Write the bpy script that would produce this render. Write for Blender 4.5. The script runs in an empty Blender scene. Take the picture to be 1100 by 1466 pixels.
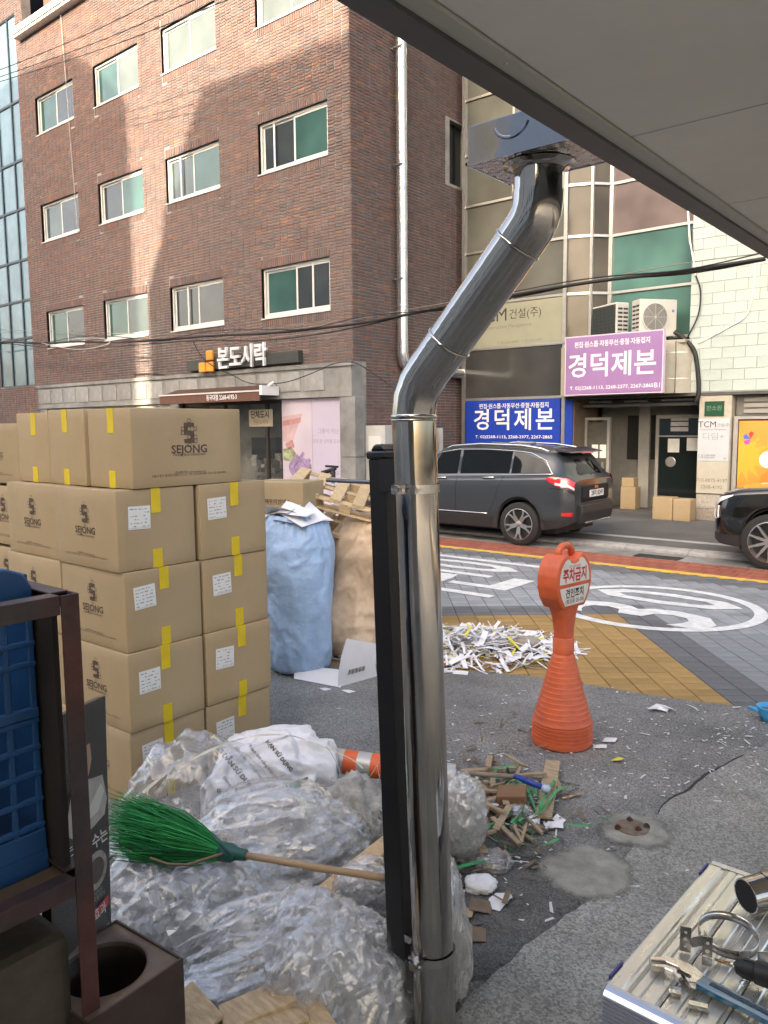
import bpy, bmesh, math, random
import numpy as np
from mathutils import Vector, Matrix, noise

# ---------------------------------------------------------------- camera, world, sun, exposure
SC = bpy.context.scene
COL = SC.collection
CAM_H = 2.0
YAW, PITCH, ROLL = math.radians(39.597), math.radians(6.2134), math.radians(0.4836)
_f = Vector((-math.sin(YAW)*math.cos(PITCH), math.cos(YAW)*math.cos(PITCH), -math.sin(PITCH)))
_r = Vector((math.cos(YAW), math.sin(YAW), 0.0))
_d = _f.cross(_r)
_r2 = math.cos(ROLL)*_r + math.sin(ROLL)*_d
_d2 = -math.sin(ROLL)*_r + math.cos(ROLL)*_d
cd = bpy.data.cameras.new('camera'); cam = bpy.data.objects.new('camera', cd); COL.objects.link(cam)
cd.sensor_fit = 'VERTICAL'; cd.sensor_height = 36.0; cd.lens = 36.0*1125.57/1466.0
cd.clip_start = 0.05; cd.clip_end = 500
_m = Matrix((( _r2.x, -_d2.x, -_f.x, 0), (_r2.y, -_d2.y, -_f.y, 0), (_r2.z, -_d2.z, -_f.z, CAM_H), (0, 0, 0, 1)))
cam.matrix_world = _m
SC.camera = cam

SUN_EL = math.radians(24)
wd = bpy.data.worlds.new('World'); SC.world = wd; wd.use_nodes = True
wn = wd.node_tree.nodes; wl = wd.node_tree.links
sky = wn.new('ShaderNodeTexSky'); sky.sky_type = 'NISHITA'; sky.sun_disc = False
sky.sun_elevation = SUN_EL; sky.sun_rotation = math.pi; sky.air_density = 0.75; sky.dust_density = 6.0; sky.ozone_density = 0.0
bg = wn['Background']; bg.inputs['Strength'].default_value = 0.15
wl.new(sky.outputs['Color'], bg.inputs['Color'])
sd = bpy.data.lights.new('sun', 'SUN'); sun = bpy.data.objects.new('sun', sd); COL.objects.link(sun)
sd.energy = 2.4; sd.angle = math.radians(0.4); sd.color = (1.0, 0.86, 0.70)
sun.rotation_euler = Vector((0.0, math.cos(SUN_EL), -math.sin(SUN_EL))).to_track_quat('-Z', 'Y').to_euler()
sun.location = (0, -30, 40)
vs = SC.view_settings
SC.display_settings.display_device = 'sRGB'
vs.view_transform = 'Standard'; vs.look = 'None'; vs.gamma = 1.0; vs.use_curve_mapping = False
vs.exposure = 2.58
vs.use_white_balance = True; vs.white_balance_temperature = 6950; vs.white_balance_tint = 9
SC.cycles.use_denoising = True
SC.cycles.max_bounces = 10; SC.cycles.transparent_max_bounces = 24; SC.cycles.diffuse_bounces = 5
SC.cycles.caustics_reflective = False; SC.cycles.caustics_refractive = False
SC.cycles.sample_clamp_indirect = 6.0

# ---------------------------------------------------------------- helpers
def ray(x, y): return ((x-550)*_r2 + (y-733)*_d2)/1125.57 + _f
C0 = Vector((0, 0, CAM_H))
def G(x, y, z=0.0): v = ray(x, y); return C0 + v*((z-CAM_H)/v.z)        # a point at height z
def PY(x, y, Y): v = ray(x, y); return C0 + v*(Y/v.y)                    # a point on the plane Y
def PXp(x, y, X): v = ray(x, y); return C0 + v*(X/v.x)
def PD(x, y, t): return C0 + ray(x, y)*t                                 # a point at a distance
R = math.radians
_mats = {}
def mat(name, col, rough=.6, metal=0.0, var=.0, vs_=6.0, bump=0.0, bs=40.0, spec=.5, rnd=0.0, attr=None,
        alpha=1.0, trans=0.0, ior=1.45, emit=0.0, col2=None, detail=6.0, coat=0.0, sheen=0.0, stretch=None, bdist=.02, rvar=0.0, vor=0.0, vors=60.0, sss=0.0):
    if name in _mats: return _mats[name]
    m = bpy.data.materials.new(name); m.use_nodes = True; _mats[name] = m
    nt = m.node_tree; N = nt.nodes; L = nt.links; b = N['Principled BSDF']
    b.inputs['Base Color'].default_value = (*col, 1); b.inputs['Roughness'].default_value = rough
    b.inputs['Metallic'].default_value = metal; b.inputs['Specular IOR Level'].default_value = spec
    b.inputs['IOR'].default_value = ior; b.inputs['Alpha'].default_value = alpha
    b.inputs['Transmission Weight'].default_value = trans; b.inputs['Coat Weight'].default_value = coat
    b.inputs['Coat Roughness'].default_value = .05
    if sheen: b.inputs['Sheen Weight'].default_value = sheen
    if emit: b.inputs['Emission Color'].default_value = (*col, 1); b.inputs['Emission Strength'].default_value = emit
    tc = N.new('ShaderNodeTexCoord'); src = tc.outputs['Object']
    if stretch:
        mp = N.new('ShaderNodeMapping'); mp.inputs['Scale'].default_value = stretch; L.new(src, mp.inputs['Vector']); src = mp.outputs['Vector']
    cur = None
    if attr:
        a = N.new('ShaderNodeAttribute'); a.attribute_name = attr; cur = a.outputs['Color']
    if col2:
        n2 = N.new('ShaderNodeTexNoise'); n2.inputs['Scale'].default_value = vs_*.37; n2.inputs['Detail'].default_value = 4; L.new(src, n2.inputs['Vector'])
        mr = N.new('ShaderNodeMapRange'); mr.inputs['From Min'].default_value = .42; mr.inputs['From Max'].default_value = .62; L.new(n2.outputs['Fac'], mr.inputs['Value'])
        mx = N.new('ShaderNodeMix'); mx.data_type = 'RGBA'; mx.inputs['A'].default_value = (*col, 1); mx.inputs['B'].default_value = (*col2, 1)
        if cur: L.new(cur, mx.inputs['A'])
        L.new(mr.outputs['Result'], mx.inputs['Factor']); cur = mx.outputs['Result']
    if vor:
        vo = N.new('ShaderNodeTexVoronoi'); vo.inputs['Scale'].default_value = vors; L.new(src, vo.inputs['Vector'])
        sp = N.new('ShaderNodeSeparateColor'); L.new(vo.outputs['Color'], sp.inputs['Color'])
        mr = N.new('ShaderNodeMapRange'); mr.inputs['To Min'].default_value = 1-vor; mr.inputs['To Max'].default_value = 1+vor*1.6; L.new(sp.outputs['Red'], mr.inputs['Value'])
        mm = N.new('ShaderNodeVectorMath'); mm.operation = 'SCALE'
        if cur: L.new(cur, mm.inputs[0])
        else: mm.inputs[0].default_value = col
        L.new(mr.outputs['Result'], mm.inputs['Scale']); cur = mm.outputs['Vector']
    if var or rnd:
        val = None
        if var:
            n1 = N.new('ShaderNodeTexNoise'); n1.inputs['Scale'].default_value = vs_; n1.inputs['Detail'].default_value = detail; n1.inputs['Roughness'].default_value = .65
            L.new(src, n1.inputs['Vector'])
            mr = N.new('ShaderNodeMapRange'); mr.inputs['From Min'].default_value = .3; mr.inputs['From Max'].default_value = .7
            mr.inputs['To Min'].default_value = 1-var; mr.inputs['To Max'].default_value = 1+var; L.new(n1.outputs['Fac'], mr.inputs['Value']); val = mr.outputs['Result']
        if rnd:
            oi = N.new('ShaderNodeObjectInfo'); mr = N.new('ShaderNodeMapRange'); mr.inputs['To Min'].default_value = 1-rnd; mr.inputs['To Max'].default_value = 1+rnd
            L.new(oi.outputs['Random'], mr.inputs['Value'])
            if val:
                mu = N.new('ShaderNodeMath'); mu.operation = 'MULTIPLY'; L.new(val, mu.inputs[0]); L.new(mr.outputs['Result'], mu.inputs[1]); val = mu.outputs[0]
            else: val = mr.outputs['Result']
        mm = N.new('ShaderNodeVectorMath'); mm.operation = 'SCALE'
        if cur: L.new(cur, mm.inputs[0])
        else: mm.inputs[0].default_value = col
        L.new(val, mm.inputs['Scale']); cur = mm.outputs['Vector']
    if cur: L.new(cur, b.inputs['Base Color'])
    if rvar:
        n3 = N.new('ShaderNodeTexNoise'); n3.inputs['Scale'].default_value = vs_*1.7; n3.inputs['Detail'].default_value = 5; L.new(src, n3.inputs['Vector'])
        mr = N.new('ShaderNodeMapRange'); mr.inputs['From Min'].default_value = .35; mr.inputs['From Max'].default_value = .65
        mr.inputs['To Min'].default_value = max(0.02, rough-rvar); mr.inputs['To Max'].default_value = rough+rvar; L.new(n3.outputs['Fac'], mr.inputs['Value']); L.new(mr.outputs['Result'], b.inputs['Roughness'])
    if bump:
        bn = N.new('ShaderNodeBump'); bn.inputs['Strength'].default_value = bump; bn.inputs['Distance'].default_value = bdist
        if vor:
            vb = N.new('ShaderNodeTexVoronoi'); vb.inputs['Scale'].default_value = vors; L.new(src, vb.inputs['Vector']); 
            iv = N.new('ShaderNodeMath'); iv.operation = 'SUBTRACT'; iv.inputs[0].default_value = 1.0; L.new(vb.outputs['Distance'], iv.inputs[1]); L.new(iv.outputs[0], bn.inputs['Height'])
        else:
            nb = N.new('ShaderNodeTexNoise'); nb.inputs['Scale'].default_value = bs; nb.inputs['Detail'].default_value = 5; L.new(src, nb.inputs['Vector']); L.new(nb.outputs['Fac'], bn.inputs['Height'])
        L.new(bn.outputs['Normal'], b.inputs['Normal'])
    return m

def mw(o):
    m = o.matrix_basis.copy()
    if o.parent: m = mw(o.parent) @ o.matrix_parent_inverse @ m
    return m
def tag(o, label=None, cat=None, group=None, kind=None):
    if label: o['label'] = label
    if cat: o['category'] = cat
    if group: o['group'] = group
    if kind: o['kind'] = kind
    return o
def thing(name, label, cat, loc=(0, 0, 0), rz=0.0, group=None):
    o = bpy.data.objects.new(name, None); COL.objects.link(o); o.empty_display_size = .1
    o.location = loc; o.rotation_euler = (0, 0, rz)
    return tag(o, label, cat, group)
def link(name, me, m=None, parent=None, w=True):
    o = bpy.data.objects.new(name, me); COL.objects.link(o)
    if m is not None and not me.materials: me.materials.append(m)
    if parent is not None:
        o.parent = parent
        if w: o.matrix_parent_inverse = mw(parent).inverted()
    return o
def copy_tree(o, parent=None):
    c = o.copy(); COL.objects.link(c); c.parent = parent
    for ch in o.children: copy_tree(ch, c)
    return c

class MB:
    def __init__(s): s.v = []; s.f = []; s.T = None
    def add(s, vs, fs):
        n = len(s.v)
        if s.T is not None: vs = [s.T @ Vector(p) for p in vs]
        s.v += [tuple(p) for p in vs]; s.f += [tuple(i+n for i in f) for f in fs]; return s
    def box(s, x0, x1, y0, y1, z0, z1):
        return s.add([(x0,y0,z0),(x1,y0,z0),(x1,y1,z0),(x0,y1,z0),(x0,y0,z1),(x1,y0,z1),(x1,y1,z1),(x0,y1,z1)],
              [(0,3,2,1),(4,5,6,7),(0,1,5,4),(1,2,6,5),(2,3,7,6),(3,0,4,7)])
    def obox(s, a, b, w, h, up=(0, 0, 1)):      # bar from a to b
        a = Vector(a); b = Vector(b); d = (b-a).normalized(); u = Vector(up)
        sd_ = d.cross(u)
        if sd_.length < 1e-4: sd_ = d.cross(Vector((1, 0, 0)))
        sd_.normalize(); u = sd_.cross(d)
        vs = []
        for p in (a, b):
            for (i, j) in ((-1,-1),(1,-1),(1,1),(-1,1)): vs.append(p + sd_*(i*w/2) + u*(j*h/2))
        return s.add(vs, [(0,1,2,3),(7,6,5,4),(0,4,5,1),(1,5,6,2),(2,6,7,3),(3,7,4,0)])
    def quad(s, *p): return s.add(p, [tuple(range(len(p)))])
    def tube(s, path, r, n=8, caps=True, closed=False):
        P = [Vector(p) for p in path]; rs = r if isinstance(r, (list, tuple)) else [r]*len(P)
        vs = []; fs = []; prev = None; k = len(P)
        for i, p in enumerate(P):
            t = (P[(i+1) % k]-P[i-1]) if closed else (P[min(i+1, k-1)]-P[max(i-1, 0)])
            t.normalize()
            if prev is None:
                u = t.orthogonal().normalized()
                if abs(t.z) < .9: u = (Vector((0,0,1)) - t*t.z).normalized()
            else: u = (prev - t*prev.dot(t)).normalized()
            prev = u; w_ = t.cross(u)
            for j in range(n):
                a = 2*math.pi*j/n; vs.append(p + (u*math.cos(a) + w_*math.sin(a))*rs[i])
        m_ = k if closed else k-1
        for i in range(m_):
            for j in range(n):
                a = i*n+j; b = i*n+(j+1) % n; c = ((i+1) % k)*n+(j+1) % n; d = ((i+1) % k)*n+j
                fs.append((a, d, c, b))
        if caps and not closed: fs.append(tuple(range(n))); fs.append(tuple(range((k-1)*n, k*n))[::-1])
        return s.add(vs, fs)
    def lathe(s, prof, n=24, c=(0, 0, 0), sy=1.0, caps=True):
        vs = []; fs = []
        for (r_, z) in prof:
            for j in range(n):
                a = 2*math.pi*j/n; vs.append((c[0]+r_*math.cos(a), c[1]+r_*math.sin(a)*sy, c[2]+z))
        for i in range(len(prof)-1):
            for j in range(n): fs.append((i*n+j, i*n+(j+1) % n, (i+1)*n+(j+1) % n, (i+1)*n+j))
        if caps: fs.append(tuple(range(n))[::-1]); fs.append(tuple(range((len(prof)-1)*n, len(prof)*n)))
        return s.add(vs, fs)
    def prism(s, poly, axis, a, b):     # polygon in the two other axes, extruded along axis
        n = len(poly); vs = []
        for t in (a, b):
            for (p, q) in poly: vs.append({'x': (t, p, q), 'y': (p, t, q), 'z': (p, q, t)}[axis])
        fs = [tuple(range(n)), tuple(range(n, 2*n))[::-1]] + [(i, i+n, (i+1) % n+n, (i+1) % n) for i in range(n)]
        return s.add(vs, fs)
    def grid(s, fn, nu, nv, cu=False):
        vs = [fn(i/(nu if cu else nu-1), j/(nv-1)) for j in range(nv) for i in range(nu)]
        fs = []
        for j in range(nv-1):
            for i in range(nu if cu else nu-1): fs.append((j*nu+i, j*nu+(i+1) % nu, (j+1)*nu+(i+1) % nu, (j+1)*nu+i))
        return s.add(vs, fs)
    def mesh(s, name, bevel=0.0, smooth=False, fix=True, seg=1):
        me = bpy.data.meshes.new(name); me.from_pydata(s.v, [], s.f); me.validate(clean_customdata=False)
        if bevel or fix:
            bm = bmesh.new(); bm.from_mesh(me)
            if fix: bmesh.ops.recalc_face_normals(bm, faces=bm.faces)
            if bevel: bmesh.ops.bevel(bm, geom=list(bm.edges), offset=bevel, segments=seg, affect='EDGES', profile=.5, clamp_overlap=True)
            bm.to_mesh(me); bm.free()
        if smooth: me.polygons.foreach_set('use_smooth', [True]*len(me.polygons))
        me.update(); return me
    def build(s, name, m, parent=None, bevel=0.0, smooth=False, w=True, fix=True, seg=1, kind=None, autos=None):
        me = s.mesh(name, bevel, smooth, fix, seg)
        o = link(name, me, m, parent, w)
        if autos: 
            me.polygons.foreach_set('use_smooth', [True]*len(me.polygons)); me.set_sharp_from_angle(angle=R(autos))
        if kind: o['kind'] = kind
        return o

_tcache = {}
def text_mesh(string, size=1.0, bold=0.0, ext=0.0, sx=1.0, spacing=1.0, align='CENTER', res=2):
    key = (string, size, bold, ext, sx, spacing, align)
    if key in _tcache: return _tcache[key]
    cu = bpy.data.curves.new('lettering', 'FONT'); cu.body = string; cu.size = size; cu.align_x = align; cu.align_y = 'CENTER'
    cu.offset = bold*size; cu.extrude = ext; cu.space_character = spacing; cu.resolution_u = res; cu.space_line = .85
    ob = bpy.data.objects.new('lettering', cu)
    me0 = ob.to_mesh(); me = me0.copy(); ob.to_mesh_clear()
    if sx != 1.0: me.transform(Matrix.Diagonal((sx, 1, 1, 1)))
    bpy.data.objects.remove(ob)
    _tcache[key] = me; return me
def frame3(o, ux, uy):      # local x -> ux, local y -> uy, origin o
    ux = Vector(ux).normalized(); uy = Vector(uy); uz = ux.cross(uy).normalized(); uy = uz.cross(ux)
    return Matrix(((ux.x, uy.x, uz.x, o[0]), (ux.y, uy.y, uz.y, o[1]), (ux.z, uy.z, uz.z, o[2]), (0, 0, 0, 1)))
def letters(string, o, ux, uy, size, m, parent, name='lettering', w=True, fit=None, **k):
    me = text_mesh(string, size, **k).copy(); me.name = name
    if fit:
        xs = [v.co.x for v in me.vertices]; ys = [v.co.y for v in me.vertices]
        me.transform(Matrix.Diagonal((fit[0]/(max(xs)-min(xs)), fit[1]/(max(ys)-min(ys)), 1, 1)) @ Matrix.Translation((-(max(xs)+min(xs))/2, -(max(ys)+min(ys))/2, 0)))
    me.transform(frame3(o, ux, uy))
    return link(name, me, m, parent, w)
XF, ZU = (1, 0, 0), (0, 0, 1)     # lettering on a wall that faces the camera side (-Y)

def rnd(a, b): return random.uniform(a, b)
random.seed(7)
# ================================================================ materials shared
M_CONC = mat('concrete', (.36, .35, .33), .85, var=.22, vs_=5, bump=.25, bs=70, col2=(.30, .30, .29))
M_DARK = mat('dark_void', (.015, .015, .016), .8)
M_ALU = mat('aluminium_frame', (.52, .51, .48), .38, metal=.85, var=.08, vs_=9)
M_BLACK = mat('black_plastic', (.012, .012, .013), .45)
M_WHITE = mat('white_paint', (.74, .74, .72), .5, var=.06, vs_=8)
M_RUBBER = mat('cable_rubber', (.014, .014, .015), .6)

# ================================================================ ground
M_ASPH = mat('asphalt_yard', (.135, .134, .130), .9, var=.3, vs_=1.6, vor=.45, vors=150, bump=.5, bdist=.006, col2=(.168, .163, .153), detail=9)
M_OLD = mat('old_gravel_asphalt', (.195, .191, .176), .9, var=.28, vs_=2.5, vor=.34, vors=120, bump=.4, bdist=.006, col2=(.235, .229, .208), detail=9)
M_JOINT = mat('paver_joint_sand', (.05, .047, .043), .95, var=.2)
M_PAVG = mat('paver_concrete', (.3, .3, .3), .85, attr='pcol', var=.16, vs_=3.0, bump=.25, bs=120, detail=8)
M_LINE = mat('road_paint_white', (.60, .60, .59), .7, var=.22, vs_=9, bump=.15, bs=90)
M_YEL = mat('road_paint_yellow', (.62, .40, .07), .7, var=.25, vs_=7)

b = MB(); b.box(-120, 120, -120, 120, -.3, -.024); base = b.build('ground', M_JOINT); tag(base, kind='structure')

edge = [(-14, 3.2), (-7.5, 3.35), (-5.2, 4.25), (-3.62, 5.17), (-3.3, 5.36), (-3.0, 5.46), (-2.7, 5.53), (-2.4, 5.57), (-2.15, 5.6), (-1.95, 5.64), (-1.6, 5.74), (-1.33, 5.84), (-.9, 5.98), (0, 6.15), (3, 6.4), (9, 6.7)]
poly = [(-40, 3.2)] + edge + [(30, 6.8), (30, -30), (-40, -30)]
b = MB(); b.prism(poly, 'z', -.03, 0.0); yard = b.build('asphalt_yard', M_ASPH); tag(yard, kind='structure')
seam = [(-1.52, -6), (-1.43, 1.6), (-1.41, 2.29), (-1.38, 2.63), (-1.34, 2.9), (-1.33, 3.11), (-1.36, 3.5), (-1.39, 4.01), (-1.34, 4.3), (-1.3, 4.63), (-1.24, 4.9), (-1.18, 5.18), (-1.05, 5.55), (-.9, 5.93), (0, 6.1), (8, 6.5), (8, -6)]
# ragged seam
rs = []
for i in range(len(seam)-1):
    a = Vector((*seam[i], 0)); c = Vector((*seam[i+1], 0)); rs.append(seam[i])
    if i < 13:
        n = max(2, int((c-a).length/.05))
        for k in range(1, n):
            p = a.lerp(c, k/n); p.x += .022*noise.noise((p.y*7, 3, 1)) + .012*noise.noise((p.y*31, 3, 1)); rs.append((p.x, p.y))
rs.append(seam[-1])
b = MB(); b.prism(rs, 'z', .0005, .006); o = b.build('old_asphalt', M_OLD); tag(o, kind='structure')

cr = MB(); pts_ = [p for p in rs if 3.85 < p[1] < 4.95]
for p_, q_ in zip(pts_, pts_[1:]):
    w_ = .004+.010*abs(noise.noise((p_[1]*3, 7, 1)))+.012*max(0, 1-abs(p_[1]-4.35)/.5); w2 = .004+.010*abs(noise.noise((q_[1]*3, 7, 1)))+.012*max(0, 1-abs(q_[1]-4.35)/.5)
    cr.add([(p_[0]-w_, p_[1], .0068), (q_[0]-w2, q_[1], .0068), (q_[0]+.001, q_[1], .0068), (p_[0]+.001, p_[1], .0068)], [(0, 3, 2, 1)])
cr.build('crack', mat('crack_dirt', (.035, .033, .03), .95, var=.4, vs_=9), yard, fix=False)
# cement patches with bolts
M_CEM = mat('cement_patch', (.27, .262, .225), .9, var=.3, vs_=14, bump=.4, bs=45, col2=(.21, .205, .178), detail=8)
M_DST = mat('dark_asphalt_stain', (.085, .083, .08), .85, var=.3, vs_=6, vor=.4, vors=150, bump=.4, bdist=.006)
def fade(m_, sc_, lo=.62, hi=.95):
    _nt = m_.node_tree; _at = _nt.nodes.new('ShaderNodeAttribute'); _at.attribute_name = 'fade'; _nz = _nt.nodes.new('ShaderNodeTexNoise'); _nz.inputs['Scale'].default_value = sc_; _nz.inputs['Detail'].default_value = 8; _nz.inputs['Roughness'].default_value = .7
    _ad = _nt.nodes.new('ShaderNodeMath'); _ad.operation = 'ADD'; _mr = _nt.nodes.new('ShaderNodeMapRange'); _mr.inputs['From Min'].default_value = lo; _mr.inputs['From Max'].default_value = hi
    _nt.links.new(_at.outputs['Fac'], _ad.inputs[0]); _nt.links.new(_nz.outputs['Fac'], _ad.inputs[1]); _nt.links.new(_ad.outputs[0], _mr.inputs['Value']); _nt.links.new(_mr.outputs['Result'], _nt.nodes['Principled BSDF'].inputs['Alpha'])
fade(M_CEM, 22, .55, 1.15); fade(M_DST, 7, .5, 1.45)
def patch(cx, cy, rx, ry, z, seed, hole=None, m_=None):
    b = MB(); n = 48; ring = []
    def rr(k): return 1 + .16*noise.noise((math.cos(k*6.283/n)*1.3, math.sin(k*6.283/n)*1.3, seed)) + .12*noise.noise((math.cos(k*6.283/n)*5, math.sin(k*6.283/n)*5, seed))
    vs = [(cx, cy, z+.012 if not hole else z-.004)]; fs = []
    for q, (t, h) in enumerate(((.35, .012), (.7, .009), (1.0, 0.0))):
        for k in range(n): a = k*6.283/n; vs.append((cx+rx*t*rr(k)*math.cos(a), cy+ry*t*rr(k)*math.sin(a), z+h))
    for k in range(n): fs.append((0, 1+k, 1+(k+1) % n))
    for q in range(2):
        for k in range(n): fs.append((1+q*n+k, 1+(q+1)*n+k, 1+(q+1)*n+(k+1) % n, 1+q*n+(k+1) % n))
    b.add(vs, fs); o = b.build('cement_patch' if not m_ else 'dark_stain', m_ or M_CEM, smooth=True, fix=False)
    a_ = o.data.attributes.new('fade', 'FLOAT', 'POINT'); a_.data.foreach_set('value', [1.0]+[1.0]*n+[.75]*n+[0.0]*n); return o
o = patch(-1.62, 2.62, .42, .62, -.0065, 9.0, m_=M_DST); tag(o, kind='structure')
o = patch(-1.43, 3.14, .23, .25, .007, 1.0); tag(o, kind='structure')
o = patch(-1.41, 3.62, .19, .195, .007, 4.0); tag(o, kind='structure')
M_RUST = mat('rusty_steel', (.10, .045, .022), .85, var=.5, vs_=40, metal=.2, col2=(.05, .035, .028))
t = thing('anchor_bolt_base', 'cut off base plate with rusty bolt stubs set in cement', 'bolt base', (-1.42, 3.62, .018))
b = MB(); b.lathe([(.075, -.008), (.08, .004), (.06, .007), (.0, .004)], 20, (-1.42, 3.62, .018), caps=False); b.build('plate', mat('rusty_cement', (.16, .12, .09), .9, var=.4, vs_=30), t)
for (x, y) in ((-1.47, 3.565), (-1.385, 3.61), (-1.455, 3.675), (-1.365, 3.665)):
    b = MB(); b.lathe([(.009, 0), (.009, .026), (.006, .028), (0, .028)], 8, (x, y, .012), caps=False); b.lathe([(.017, .004), (.017, .018)], 6, (x, y, .012)); b.build('bolt', M_RUST, t)

# ---------------------------------------------------------------- paved road, tile by tile
road = MB().box(-60, 60, 2.5, 10.62, -.0235, -.019).build('road', M_JOINT); tag(road, kind='structure')
GA = R(40.0); U = Vector((math.cos(GA), math.sin(GA))); V = Vector((math.sin(GA), -math.cos(GA)))
APEX = Vector((-3.32, 7.9)); TU, TV = .19, .142
def edge_y(x):
    for (a, c) in zip(edge, edge[1:]):
        if a[0] <= x <= c[0]: return a[1]+(c[1]-a[1])*(x-a[0])/(c[0]-a[0])
    return 3.2
tiles = []
for i in range(-90, 60):
    for j in range(-60, 60):
        p = APEX + U*((i+.5)*TU) + V*((j+.5)*TV)
        if not (-14 < p.x < 3.5 and p.y < 10.58 and p.y > edge_y(p.x)-.2): continue
        u, v = (i+.5)*TU, (j+.5)*TV
        n_ = noise.noise((p.x*.8, p.y*.8, 0))
        if u < 0 and v > 0: c = (.305, .19, .068)
        elif u < .42 and v > -.42: c = (.118, .12, .124)
        elif p.y > 10.15: c = (.12, .122, .126)
        elif u > 2.2 and u < 2.7: c = (.12, .122, .126)
        else: c = (.225, .235, .245)
        k = 1 + rnd(-.14, .14) + .12*n_; c = (c[0]*k, c[1]*k*(1+rnd(-.02, .02)), c[2]*k)
        tiles.append((p, c, (p-Vector((0, 0))).length))
tiles.sort(key=lambda t: t[2])
def tile_geo(h=.013):
    a, c, g = TU/2-.0035, TV/2-.0035, .004
    vs = [(x, y, 0) for (x, y) in ((-a,-c),(a,-c),(a,c),(-a,c))] + [(x, y, h-.003) for (x, y) in ((-a,-c),(a,-c),(a,c),(-a,c))] + [(x, y, h) for (x, y) in ((-a+g,-c+g),(a-g,-c+g),(a-g,c-g),(-a+g,c-g))]
    fs = [(0,1,5,4),(1,2,6,5),(2,3,7,6),(3,0,4,7),(4,5,9,8),(5,6,10,9),(6,7,11,10),(7,4,8,11),(8,9,10,11)]
    return vs, fs
tv, tf = tile_geo()
in_view = [t for t in tiles if -4.6 < t[0].x < -.9 and t[0].y > edge_y(t[0].x)-.02]
near = in_view[:300]; nid = set(id(t) for t in near)
groups = {}
def attr_mesh(name, vs, fs, cols, an):
    me = bpy.data.meshes.new(name); me.from_pydata(vs, [], fs)
    a = me.attributes.new(an, 'FLOAT_COLOR', 'FACE'); arr = np.ones((len(fs), 4), np.float32); arr[:, :3] = np.array(cols, np.float32); a.data.foreach_set('color', arr.ravel())
    me.update(); return me
pal = {}
for t_ in near:
    kind = 'y' if t_[1][0] > t_[1][2]*2 else ('d' if t_[1][2] < .165 else 'g')
    q = (kind, random.randrange(4))
    if q not in pal:
        me = attr_mesh('paver', tv, tf, [t_[1]]*len(tf), 'pcol'); me.materials.append(M_PAVG); pal[q] = me
    o = bpy.data.objects.new('paver', pal[q]); COL.objects.link(o); o.parent = road
    o.location = (t_[0].x, t_[0].y, -.019+rnd(-.0008, .0012)); o.rotation_euler = (rnd(-.004, .004), rnd(-.004, .004), GA)
vs = []; fs = []; cs = []
for t_ in tiles:
    if id(t_) in nid: continue
    n = len(vs); z = -.019+rnd(-.0008, .0012)
    for (x, y, h) in tv: vs.append((t_[0].x+x*U.x-y*-U.y*-1, t_[0].y+x*U.y+y*U.x, z+h))
    fs += [tuple(i+n for i in f) for f in tf]; cs += [t_[1]]*len(tf)
me = attr_mesh('pavers', vs, fs, cs, 'pcol'); o = link('paver_field', me, M_PAVG, road); o['kind'] = 'stuff'

# yellow edge line, red strip, gutter, kerb, pavement
b = MB(); b.box(-40, 25, 10.62, 10.74, -.02, -.003); o = b.build('edge_line', M_YEL); tag(o, kind='structure')
M_RED = mat('red_paver', (.27, .085, .05), .85, var=.25, vs_=5, bump=.3, bs=60, rnd=.12)
redb = MB().box(-40, 25, 10.742, 11.52, -.023, -.012).build('red_strip', M_JOINT); tag(redb, kind='structure')
me = MB().box(-.098, .098, -.126, .126, 0, .012).mesh('red_paver', bevel=.003); me.materials.append(M_RED)
k = 0
for i in range(-62, 12):
    for j in range(3):
        x = i*.203 + .1*(j % 2)
        if not (-11.5 < x < -.3): continue
        o = bpy.data.objects.new('red_paver', me); COL.objects.link(o); o.parent = redb; o.location = (x, 10.87+j*.26, -.0135+rnd(-.001, .001)); o.rotation_euler = (0, 0, rnd(-.008, .008)); k += 1
M_GUT = mat('gutter_concrete', (.25, .245, .235), .9, var=.3, vs_=3, bump=.3, bs=60, col2=(.17, .168, .16))
b = MB()
for i in range(-30, 20): b.box(i*1.0+.004, i*1.0+.996, 11.523, 12.14, -.03, -.008)
gut = b.build('gutter', M_GUT, bevel=.004); tag(gut, kind='structure')
M_KERB = mat('kerb_granite', (.33, .32, .31), .85, var=.25, vs_=6, bump=.25, bs=110, rnd=.1, vor=.12, vors=200)
kb = MB().box(-40, 25, 12.16, 12.36, -.03, .03).build('kerb', M_CONC); tag(kb, kind='structure')
me = MB().prism([(12.142, -.03), (12.385, -.03), (12.385, .062), (12.20, .055), (12.142, .028)], 'x', .004, .996).mesh('kerb_stone', bevel=.006); me.materials.append(M_KERB)
for i in range(-13, 0):
    o = bpy.data.objects.new('kerb_stone', me); COL.objects.link(o); o.parent = kb; o.location = (i*1.0, 0, rnd(-.004, .004))
M_PAVE = mat('pavement_asphalt', (.11, .11, .108), .9, var=.2, vs_=1.2, bump=.3, bs=150, col2=(.09, .09, .088), detail=8)
b = MB(); b.box(-11.1, 25, 12.39, 19, -.03, .058); pv = b.build('pavement', M_PAVE); tag(pv, kind='structure')
b = MB()
for i in range(-11, 20): b.box(i+.003, i+.997, 13.05, 13.22, .055, .0635)
o = b.build('pavement_trim', mat('trim_concrete', (.34, .34, .33), .85, var=.2, vs_=6), bevel=.002); tag(o, kind='structure')
b = MB(); b.box(-60, -11.1, 11.9, 12.6, -.03, .06); o = b.build('shop_pavement', M_GUT); tag(o, kind='structure')
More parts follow.
